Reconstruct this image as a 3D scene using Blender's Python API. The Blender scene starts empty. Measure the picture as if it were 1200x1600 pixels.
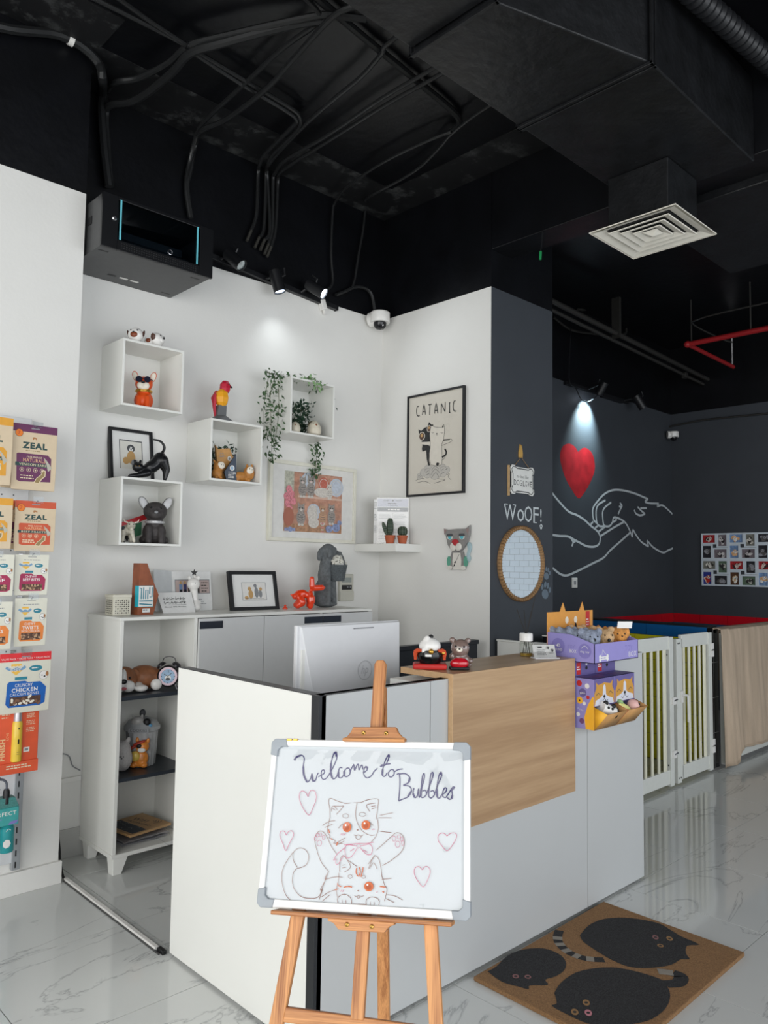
import bpy, bmesh, math, random, json
from mathutils import Vector, Matrix, Euler
random.seed(7)
S = bpy.context.scene
COL = S.collection
R = math.radians

# ---------------------------------------------------------------- camera
cam = bpy.data.cameras.new('camera'); co = bpy.data.objects.new('camera', cam); COL.objects.link(co)
cam.sensor_fit = 'VERTICAL'; cam.sensor_height = 36.0; cam.lens = 36.0 * 1204.71 / 1600.0
cam.clip_start = 0.05; cam.clip_end = 100
YAW, PITCH, ROLL = 0.805010902, 0.0702725834, 0.0138893718
fw = Vector((math.cos(YAW)*math.cos(PITCH), math.sin(YAW)*math.cos(PITCH), math.sin(PITCH)))
rt = Vector((math.sin(YAW), -math.cos(YAW), 0)); up = rt.cross(fw)
r2 = rt*math.cos(ROLL) + up*math.sin(ROLL); u2 = -rt*math.sin(ROLL) + up*math.cos(ROLL)
co.matrix_world = Matrix(((r2.x, u2.x, -fw.x, -1.5272175), (r2.y, u2.y, -fw.y, -1.8654237), (r2.z, u2.z, -fw.z, 1.47769286), (0, 0, 0, 1)))
S.camera = co

# ---------------------------------------------------------------- world, daylight, exposure
W = bpy.data.worlds.new('sky'); S.world = W; W.use_nodes = True
bg = W.node_tree.nodes['Background']; bg.inputs[0].default_value = (0.80, 0.90, 1.0, 1); bg.inputs[1].default_value = 1.0
def area(name, loc, target, sx, sy, power, col):
    l = bpy.data.lights.new(name, 'AREA'); l.shape = 'RECTANGLE'; l.size = sx; l.size_y = sy; l.energy = power; l.color = col
    o = bpy.data.objects.new(name, l); COL.objects.link(o); o.location = loc
    o.rotation_euler = (Vector(target) - Vector(loc)).to_track_quat('-Z', 'Y').to_euler()
    return o
# daylight through the two shop windows behind the camera
area('window_daylight', (-3.9, -1.75, 1.75), (0, -1.75, 1.75), 5.4, 2.9, 150, (1.0, 0.97, 0.92))
area('shopfront_daylight', (0.8, -4.9, 1.7), (0.8, 0, 1.7), 8.0, 2.9, 150, (0.97, 0.98, 1.0))
S.view_settings.view_transform = 'Standard'; S.view_settings.look = 'None'
S.view_settings.gamma = 1.0; S.view_settings.exposure = 0.0; S.view_settings.use_curve_mapping = False
try: S.cycles.use_denoising = True
except Exception: pass

# ---------------------------------------------------------------- materials
def lin(c): return tuple(((v/255)/12.92 if v/255 <= 0.04045 else ((v/255+0.055)/1.055)**2.4) for v in c)
MATS = {}
def mat(name, rgb, rough=.5, metal=0, var=.04, scale=30, bump=0, bscale=150, coat=0, trans=0, ior=1.45, emit=0, stretch=(1, 1, 1), spec=.5, ecol=None):
    if name in MATS: return MATS[name]
    m = bpy.data.materials.new(name); m.use_nodes = True; nt = m.node_tree; b = nt.nodes['Principled BSDF']
    c = lin(rgb); N = nt.nodes.new; K = nt.links.new
    tc = N('ShaderNodeTexCoord'); mp = N('ShaderNodeMapping'); mp.inputs['Scale'].default_value = stretch; K(tc.outputs['Object'], mp.inputs[0])
    nz = N('ShaderNodeTexNoise'); nz.inputs['Scale'].default_value = scale; nz.inputs['Detail'].default_value = 4; K(mp.outputs[0], nz.inputs[0])
    rp = N('ShaderNodeValToRGB'); e = rp.color_ramp.elements
    e[0].position = .3; e[1].position = .7
    e[0].color = tuple(max(0, v*(1-var)) for v in c) + (1,); e[1].color = tuple(min(1, v*(1+var)) for v in c) + (1,)
    K(nz.outputs[0], rp.inputs[0]); K(rp.outputs[0], b.inputs['Base Color'])
    b.inputs['Roughness'].default_value = rough; b.inputs['Metallic'].default_value = metal
    b.inputs['Coat Weight'].default_value = coat; b.inputs['Coat Roughness'].default_value = .08
    b.inputs['Transmission Weight'].default_value = trans; b.inputs['IOR'].default_value = ior
    b.inputs['Specular IOR Level'].default_value = spec
    if emit:
        b.inputs['Emission Color'].default_value = (lin(ecol) if ecol else c) + (1,); b.inputs['Emission Strength'].default_value = emit
    if bump:
        n2 = N('ShaderNodeTexNoise'); n2.inputs['Scale'].default_value = bscale; n2.inputs['Detail'].default_value = 3; K(mp.outputs[0], n2.inputs[0])
        bp = N('ShaderNodeBump'); bp.inputs['Strength'].default_value = bump; bp.inputs['Distance'].default_value = .004
        K(n2.outputs[0], bp.inputs['Height']); K(bp.outputs[0], b.inputs['Normal'])
    MATS[name] = m; return m
def wood(name, c1, c2, axis=0, scale=6, stretch=.06, rough=.45):
    if name in MATS: return MATS[name]
    m = bpy.data.materials.new(name); m.use_nodes = True; nt = m.node_tree; b = nt.nodes['Principled BSDF']; N = nt.nodes.new; K = nt.links.new
    tc = N('ShaderNodeTexCoord'); mp = N('ShaderNodeMapping'); s = [1, 1, 1]; s[axis] = stretch; mp.inputs['Scale'].default_value = s
    K(tc.outputs['Object'], mp.inputs[0])
    n1 = N('ShaderNodeTexNoise'); n1.inputs['Scale'].default_value = scale; n1.inputs['Detail'].default_value = 6; n1.inputs['Distortion'].default_value = 1.2; K(mp.outputs[0], n1.inputs[0])
    n2 = N('ShaderNodeTexNoise'); n2.inputs['Scale'].default_value = scale*12; n2.inputs['Detail'].default_value = 2; K(mp.outputs[0], n2.inputs[0])
    mx = N('ShaderNodeMath'); mx.operation = 'MULTIPLY_ADD'; mx.inputs[1].default_value = .35; K(n2.outputs[0], mx.inputs[0]); K(n1.outputs[0], mx.inputs[2])
    rp = N('ShaderNodeValToRGB'); e = rp.color_ramp.elements; e[0].position = .5; e[1].position = .82
    e[0].color = lin(c1)+(1,); e[1].color = lin(c2)+(1,); K(mx.outputs[0], rp.inputs[0]); K(rp.outputs[0], b.inputs['Base Color'])
    b.inputs['Roughness'].default_value = rough; MATS[name] = m; return m
def marble():
    m = bpy.data.materials.new('marble_tile'); m.use_nodes = True; nt = m.node_tree; b = nt.nodes['Principled BSDF']; N = nt.nodes.new; K = nt.links.new
    g = N('ShaderNodeNewGeometry'); oi = N('ShaderNodeObjectInfo')
    mul = N('ShaderNodeMath'); mul.operation = 'MULTIPLY'; mul.inputs[1].default_value = 23; K(oi.outputs['Random'], mul.inputs[0])
    ad = N('ShaderNodeVectorMath'); ad.operation = 'ADD'; K(g.outputs['Position'], ad.inputs[0]); K(mul.outputs[0], ad.inputs[1])
    mp = N('ShaderNodeMapping'); mp.inputs['Rotation'].default_value = (0, 0, .55); mp.inputs['Scale'].default_value = (.38, 1.1, 1); K(ad.outputs[0], mp.inputs[0])
    n = N('ShaderNodeTexNoise'); n.inputs['Scale'].default_value = 1.5; n.inputs['Detail'].default_value = 7; n.inputs['Roughness'].default_value = .6; n.inputs['Distortion'].default_value = .9; K(mp.outputs[0], n.inputs[0])
    sb = N('ShaderNodeMath'); sb.operation = 'SUBTRACT'; sb.inputs[1].default_value = .5; K(n.outputs[0], sb.inputs[0])
    ab = N('ShaderNodeMath'); ab.operation = 'ABSOLUTE'; K(sb.outputs[0], ab.inputs[0])
    rp = N('ShaderNodeValToRGB'); e = rp.color_ramp.elements; e[0].position = 0; e[0].color = lin((172, 174, 174))+(1,); e[1].position = .011; e[1].color = lin((212, 214, 212))+(1,)
    x = rp.color_ramp.elements.new(.0035); x.color = lin((198, 200, 199))+(1,)
    K(ab.outputs[0], rp.inputs[0]); K(rp.outputs[0], b.inputs['Base Color']); b.inputs['Roughness'].default_value = .07; b.inputs['Specular IOR Level'].default_value = .5
    return m
def fres(N, K, ior):
    # thin sheet: the same reflection from both sides
    g = N('ShaderNodeNewGeometry'); m = N('ShaderNodeMapRange'); m.inputs[3].default_value = ior; m.inputs[4].default_value = 1/ior
    K(g.outputs['Backfacing'], m.inputs[0]); f = N('ShaderNodeFresnel'); K(m.outputs[0], f.inputs[0]); return f
def film():
    m = bpy.data.materials.new('clear_plastic_film'); m.use_nodes = True; nt = m.node_tree; nt.nodes.clear(); N = nt.nodes.new; K = nt.links.new
    o = N('ShaderNodeOutputMaterial'); t = N('ShaderNodeBsdfTransparent'); gl = N('ShaderNodeBsdfGlossy'); gl.inputs['Roughness'].default_value = .06
    fr = fres(N, K, 1.5); mx = N('ShaderNodeMixShader')
    nz = N('ShaderNodeTexNoise'); nz.inputs['Scale'].default_value = 9; tc = N('ShaderNodeTexCoord'); K(tc.outputs['Object'], nz.inputs[0])
    bp = N('ShaderNodeBump'); bp.inputs['Strength'].default_value = .35; bp.inputs['Distance'].default_value = .01; K(nz.outputs[0], bp.inputs['Height']); K(bp.outputs[0], gl.inputs['Normal'])
    K(fr.outputs[0], mx.inputs[0]); K(t.outputs[0], mx.inputs[1]); K(gl.outputs[0], mx.inputs[2]); K(mx.outputs[0], o.inputs[0]); return m
def pane(name, tint=(1, 1, 1), ior=1.45):
    if name in MATS: return MATS[name]
    m = bpy.data.materials.new(name); m.use_nodes = True; nt = m.node_tree; nt.nodes.clear(); N = nt.nodes.new; K = nt.links.new
    o = N('ShaderNodeOutputMaterial'); t = N('ShaderNodeBsdfTransparent'); t.inputs[0].default_value = tint + (1,); gl = N('ShaderNodeBsdfGlossy'); gl.inputs['Roughness'].default_value = .03
    fr = fres(N, K, ior); mx = N('ShaderNodeMixShader')
    K(fr.outputs[0], mx.inputs[0]); K(t.outputs[0], mx.inputs[1]); K(gl.outputs[0], mx.inputs[2]); K(mx.outputs[0], o.inputs[0]); MATS[name] = m; return m

# ---------------------------------------------------------------- mesh helpers
class MB:
    def __init__(s): s.v = []; s.f = []; s.m = []; s.mi = 0
    def add(s, vs, fs):
        n = len(s.v); s.v += [tuple(v) for v in vs]
        for f in fs: s.f.append([n+i for i in f]); s.m.append(s.mi)
        return s
    def mat(s, i): s.mi = i; return s
    def box(s, x0, x1, y0, y1, z0, z1, M=None):
        vs = [Vector((x, y, z)) for z in (z0, z1) for y in (y0, y1) for x in (x0, x1)]
        if M: vs = [M @ v for v in vs]
        return s.add(vs, [(0, 2, 3, 1), (4, 5, 7, 6), (0, 1, 5, 4), (2, 6, 7, 3), (0, 4, 6, 2), (1, 3, 7, 5)])
    def prism(s, poly, h0, h1, fn=None):
        # poly in 2D extruded between h0 and h1; fn maps (a,b,h) to xyz
        fn = fn or (lambda a, b, h: (a, b, h)); n = len(poly)
        vs = [fn(a, b, h0) for a, b in poly] + [fn(a, b, h1) for a, b in poly]
        return s.add(vs, [tuple(range(n))[::-1], tuple(range(n, 2*n))] + [(i, (i+1) % n, n+(i+1) % n, n+i) for i in range(n)])
    def ring_loft(s, rings, cap=True, closed=True):
        n = len(rings[0]); vs = [p for r in rings for p in r]; fs = []
        for k in range(len(rings)-1):
            for i in range(n if closed else n-1): j = (i+1) % n; fs.append((k*n+i, k*n+j, (k+1)*n+j, (k+1)*n+i))
        if cap: fs.append(tuple(range(n))[::-1]); fs.append(tuple(range((len(rings)-1)*n, len(rings)*n)))
        return s.add(vs, fs)
    def tube(s, pts, r, n=8, smooth=0, cap=True):
        P = [Vector(p) for p in pts]
        if smooth: P = [Vector(p) for p in spline(pts, smooth)]
        rs = r if isinstance(r, (list, tuple)) else [r]*len(P)
        if len(rs) != len(P): rs = [rs[min(len(rs)-1, int(i*(len(rs)-1)/max(1, len(P)-1)+.5))] for i in range(len(P))]
        rings = []; ref = None
        for i, p in enumerate(P):
            d = (P[min(i+1, len(P)-1)] - P[max(i-1, 0)])
            if d.length < 1e-9: d = Vector((0, 0, 1))
            d.normalize()
            if ref is None: ref = d.orthogonal().normalized()
            ref = (ref - d*ref.dot(d)); ref = ref.normalized() if ref.length > 1e-6 else d.orthogonal().normalized()
            b = d.cross(ref); rings.append([p + (ref*math.cos(2*math.pi*k/n) + b*math.sin(2*math.pi*k/n))*rs[i] for k in range(n)])
        return s.ring_loft(rings, cap)
    def lathe(s, prof, c=(0, 0, 0), n=24, M=None, sx=1, sy=1):
        rings = []
        for r, z in prof:
            q = [Vector((c[0]+r*sx*math.cos(2*math.pi*k/n), c[1]+r*sy*math.sin(2*math.pi*k/n), c[2]+z)) for k in range(n)]
            rings.append([M @ p for p in q] if M else q)
        return s.ring_loft(rings)
    def ell(s, c, r, rot=(0, 0, 0), n=16, k=10):
        E = Euler(rot).to_matrix(); rings = []
        for i in range(1, k):
            t = math.pi*i/k; rings.append([Vector(c) + E @ Vector((r[0]*math.sin(t)*math.cos(2*math.pi*j/n), r[1]*math.sin(t)*math.sin(2*math.pi*j/n), -r[2]*math.cos(t))) for j in range(n)])
        top = Vector(c) + E @ Vector((0, 0, r[2])); bot = Vector(c) - E @ Vector((0, 0, r[2]))
        b = len(s.v); s.ring_loft(rings, False); m = len(s.v); s.v += [tuple(bot), tuple(top)]; L = b+(k-2)*n
        for j in range(n):
            s.f.append([m, b+(j+1) % n, b+j]); s.m.append(s.mi); s.f.append([m+1, L+j, L+(j+1) % n]); s.m.append(s.mi)
        return s
    def done(s, name, parent=None, mats=None, smooth=True, bevel=0, remesh=0, solid=0, sub=0, disp=0, kind=None, seg=2):
        me = bpy.data.meshes.new(name); me.from_pydata(s.v, [], s.f); me.update()
        bm = bmesh.new(); bm.from_mesh(me); bmesh.ops.recalc_face_normals(bm, faces=bm.faces); bm.to_mesh(me); bm.free()
        for m in (mats if isinstance(mats, (list, tuple)) else [mats]):
            if m: me.materials.append(m)
        me.polygons.foreach_set('material_index', s.m)
        me.polygons.foreach_set('use_smooth', [smooth]*len(me.polygons))
        if smooth: me.set_sharp_from_angle(angle=R(38))
        o = bpy.data.objects.new(name, me); COL.objects.link(o)
        if parent: o.parent = parent
        if remesh:
            d = o.modifiers.new('remesh', 'REMESH'); d.mode = 'VOXEL'; d.voxel_size = remesh; d.use_smooth_shade = True
            d = o.modifiers.new('smooth', 'SMOOTH'); d.factor = .5; d.iterations = 5
        if bevel:
            d = o.modifiers.new('bevel', 'BEVEL'); d.width = bevel; d.segments = seg; d.limit_method = 'ANGLE'; d.angle_limit = R(40); d.harden_normals = False
        if solid:
            d = o.modifiers.new('solid', 'SOLIDIFY'); d.thickness = solid; d.offset = 0
        if sub:
            d = o.modifiers.new('sub', 'SUBSURF'); d.levels = sub; d.render_levels = sub
        if kind: o['kind'] = kind
        return o
def spline(pts, k=4):
    P = [Vector(p) for p in pts]; out = []
    for i in range(len(P)-1):
        a = P[max(i-1, 0)]; b = P[i]; c = P[i+1]; d = P[min(i+2, len(P)-1)]
        for j in range(k):
            t = j/k; out.append(.5*((2*b) + (c-a)*t + (2*a-5*b+4*c-d)*t*t + (3*b-a-3*c+d)*t**3))
    out.append(P[-1]); return out
def Bx(name, parent, m, x0, x1, y0, y1, z0, z1, bevel=.002, M=None, kind=None):
    return MB().box(x0, x1, y0, y1, z0, z1, M).done(name, parent, m, smooth=False, bevel=bevel, kind=kind)
def thing(name, label, cat, loc=(0, 0, 0), rot=0, group=None, M=None):
    o = bpy.data.objects.new(name, None); COL.objects.link(o); o.empty_display_size = .05
    if M is not None: o.matrix_world = M
    else:
        o.location = loc; o.rotation_euler = (0, 0, R(rot)) if not isinstance(rot, tuple) else tuple(R(a) for a in rot)
    o['label'] = label; o['category'] = cat
    if group: o['group'] = group
    return o
def tag(o, label, cat, group=None):
    o['label'] = label; o['category'] = cat
    if group: o['group'] = group
    return o
def struct(o): o['kind'] = 'structure'; return o
def lab(o, label): o['label'] = label; return o
# flat print on a surface: origin, right axis, up axis; every shape a little above the last one
TEXT = {}
def glyphs(s, bold=0):
    key = (s, bold)
    if key not in TEXT:
        cu = bpy.data.curves.new('t', 'FONT'); cu.body = s; cu.offset = bold; cu.space_character = 1.08+bold*2; cu.resolution_u = 2; o = bpy.data.objects.new('t', cu); COL.objects.link(o)
        dg = bpy.context.evaluated_depsgraph_get(); me = o.evaluated_get(dg).to_mesh()
        v = [(p.co.x, p.co.y) for p in me.vertices]; f = [tuple(p.vertices) for p in me.polygons]; o.to_mesh_clear()
        COL.objects.unlink(o); bpy.data.objects.remove(o); bpy.data.curves.remove(cu)
        if not v: v = [(0, 0)]
        x0 = min(p[0] for p in v); x1 = max(p[0] for p in v); y0 = min(p[1] for p in v); y1 = max(p[1] for p in v)
        TEXT[key] = ([((a-x0), (b-y0)) for a, b in v], f, x1-x0, y1-y0)
    return TEXT[key]
class Art:
    def __init__(s, o, ux, uy, step=.00006):
        s.o = Vector(o); s.ux = Vector(ux).normalized(); s.uy = Vector(uy).normalized(); s.n = s.ux.cross(s.uy); s.k = 1; s.st = step; s.b = MB(); s.ms = []
    def mi(s, m):
        if m not in s.ms: s.ms.append(m)
        s.b.mi = s.ms.index(m)
    def P(s, a, b): return s.o + s.ux*a + s.uy*b + s.n*(s.k*s.st)
    def poly(s, pts, m, same=False):
        s.mi(m); s.b.add([s.P(*p) for p in pts], [tuple(range(len(pts)))]); s.k += 0 if same else 1; return s
    def rect(s, x0, y0, x1, y1, m): return s.poly([(x0, y0), (x1, y0), (x1, y1), (x0, y1)], m)
    def ell(s, cx, cy, rx, ry, m, rot=0, n=18):
        c, d = math.cos(rot), math.sin(rot); pts = []
        for i in range(n):
            a, b = rx*math.cos(2*math.pi*i/n), ry*math.sin(2*math.pi*i/n); pts.append((cx+a*c-b*d, cy+a*d+b*c))
        return s.poly(pts, m)
    def stroke(s, pts, w, m, k=4, closed=False):
        s.mi(m); q = [Vector((p[0], p[1], 0)) for p in pts]
        if k and len(q) > 2: q = spline(q, k)
        L, Rr = [], []
        for i, p in enumerate(q):
            d = q[min(i+1, len(q)-1)] - q[max(i-1, 0)]
            if d.length < 1e-9: d = Vector((1, 0, 0))
            d.normalize(); nn = Vector((-d.y, d.x, 0))*w*.5; L.append(p+nn); Rr.append(p-nn)
        n = len(q); s.b.add([s.P(p.x, p.y) for p in L] + [s.P(p.x, p.y) for p in Rr], [(i, n+i, n+i+1, i+1) for i in range(n-1)]); s.k += 1; return s
    def ring(s, cx, cy, rx, ry, w, m, n=20):
        return s.stroke([(cx+rx*math.cos(2*math.pi*i/n), cy+ry*math.sin(2*math.pi*i/n)) for i in range(n+1)], w, m, 0)
    def text(s, t, cx, cy, h, m, w=None, rot=0, slant=0, bold=0):
        v, f, tw, th = glyphs(t, bold); s.mi(m); sy = h/th; sx = (w/tw if w else sy); c, d = math.cos(rot), math.sin(rot); pts = []
        for a, b in v:
            x = (a-tw/2)*sx; y = (b-th/2)*sy; x += slant*y; pts.append(s.P(cx+x*c-y*d, cy+x*d+y*c))
        s.b.add(pts, f); s.k += 1; return s
    def lines(s, x0, y0, x1, dy, n, h, m, seed=0):
        # small print too small to read: short dashes of one line height
        rr = random.Random(seed)
        for i in range(n):
            x = x0; y = y0-dy*i; e = x1-(x1-x0)*rr.random()*.25
            while x < e:
                q = min(e, x+h*rr.uniform(1.2, 3.5)); s.poly([(x, y), (q, y), (q, y+h), (x, y+h)], m, True); x = q+h*.7
        s.k += 1; return s
    def paw(s, x, y, r, m, rot=0):
        c, d = math.cos(rot), math.sin(rot)
        for a, b, rx, ry in ((0, -.25, .55, .45), (-.62, .3, .2, .28), (-.22, .62, .2, .3), (.22, .62, .2, .3), (.62, .3, .2, .28)): s.ell(x+(a*c-b*d)*r, y+(a*d+b*c)*r, rx*r, ry*r, m, rot)
        return s
    def done(s, name='print', parent=None): return s.b.done(name, parent, s.ms, smooth=False)
def blob(name, parent, m, prims, vox=.004):
    b = MB()
    for p in prims:
        if p[0] == 'e': b.ell(p[1], p[2], p[3] if len(p) > 3 else (0, 0, 0))
        elif p[0] == 'c':
            P = [Vector(q) for q in p[1]]; b.tube(P, p[2], 10, p[3] if len(p) > 3 else 0)
            rs = p[2] if isinstance(p[2], (list, tuple)) else [p[2]]*2
            b.ell(P[0], (rs[0],)*3, n=10, k=8); b.ell(P[-1], (rs[-1],)*3, n=10, k=8)
        elif p[0] == 'b': b.box(*p[1:])
    return b.done(name, parent, m, remesh=vox)
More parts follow.
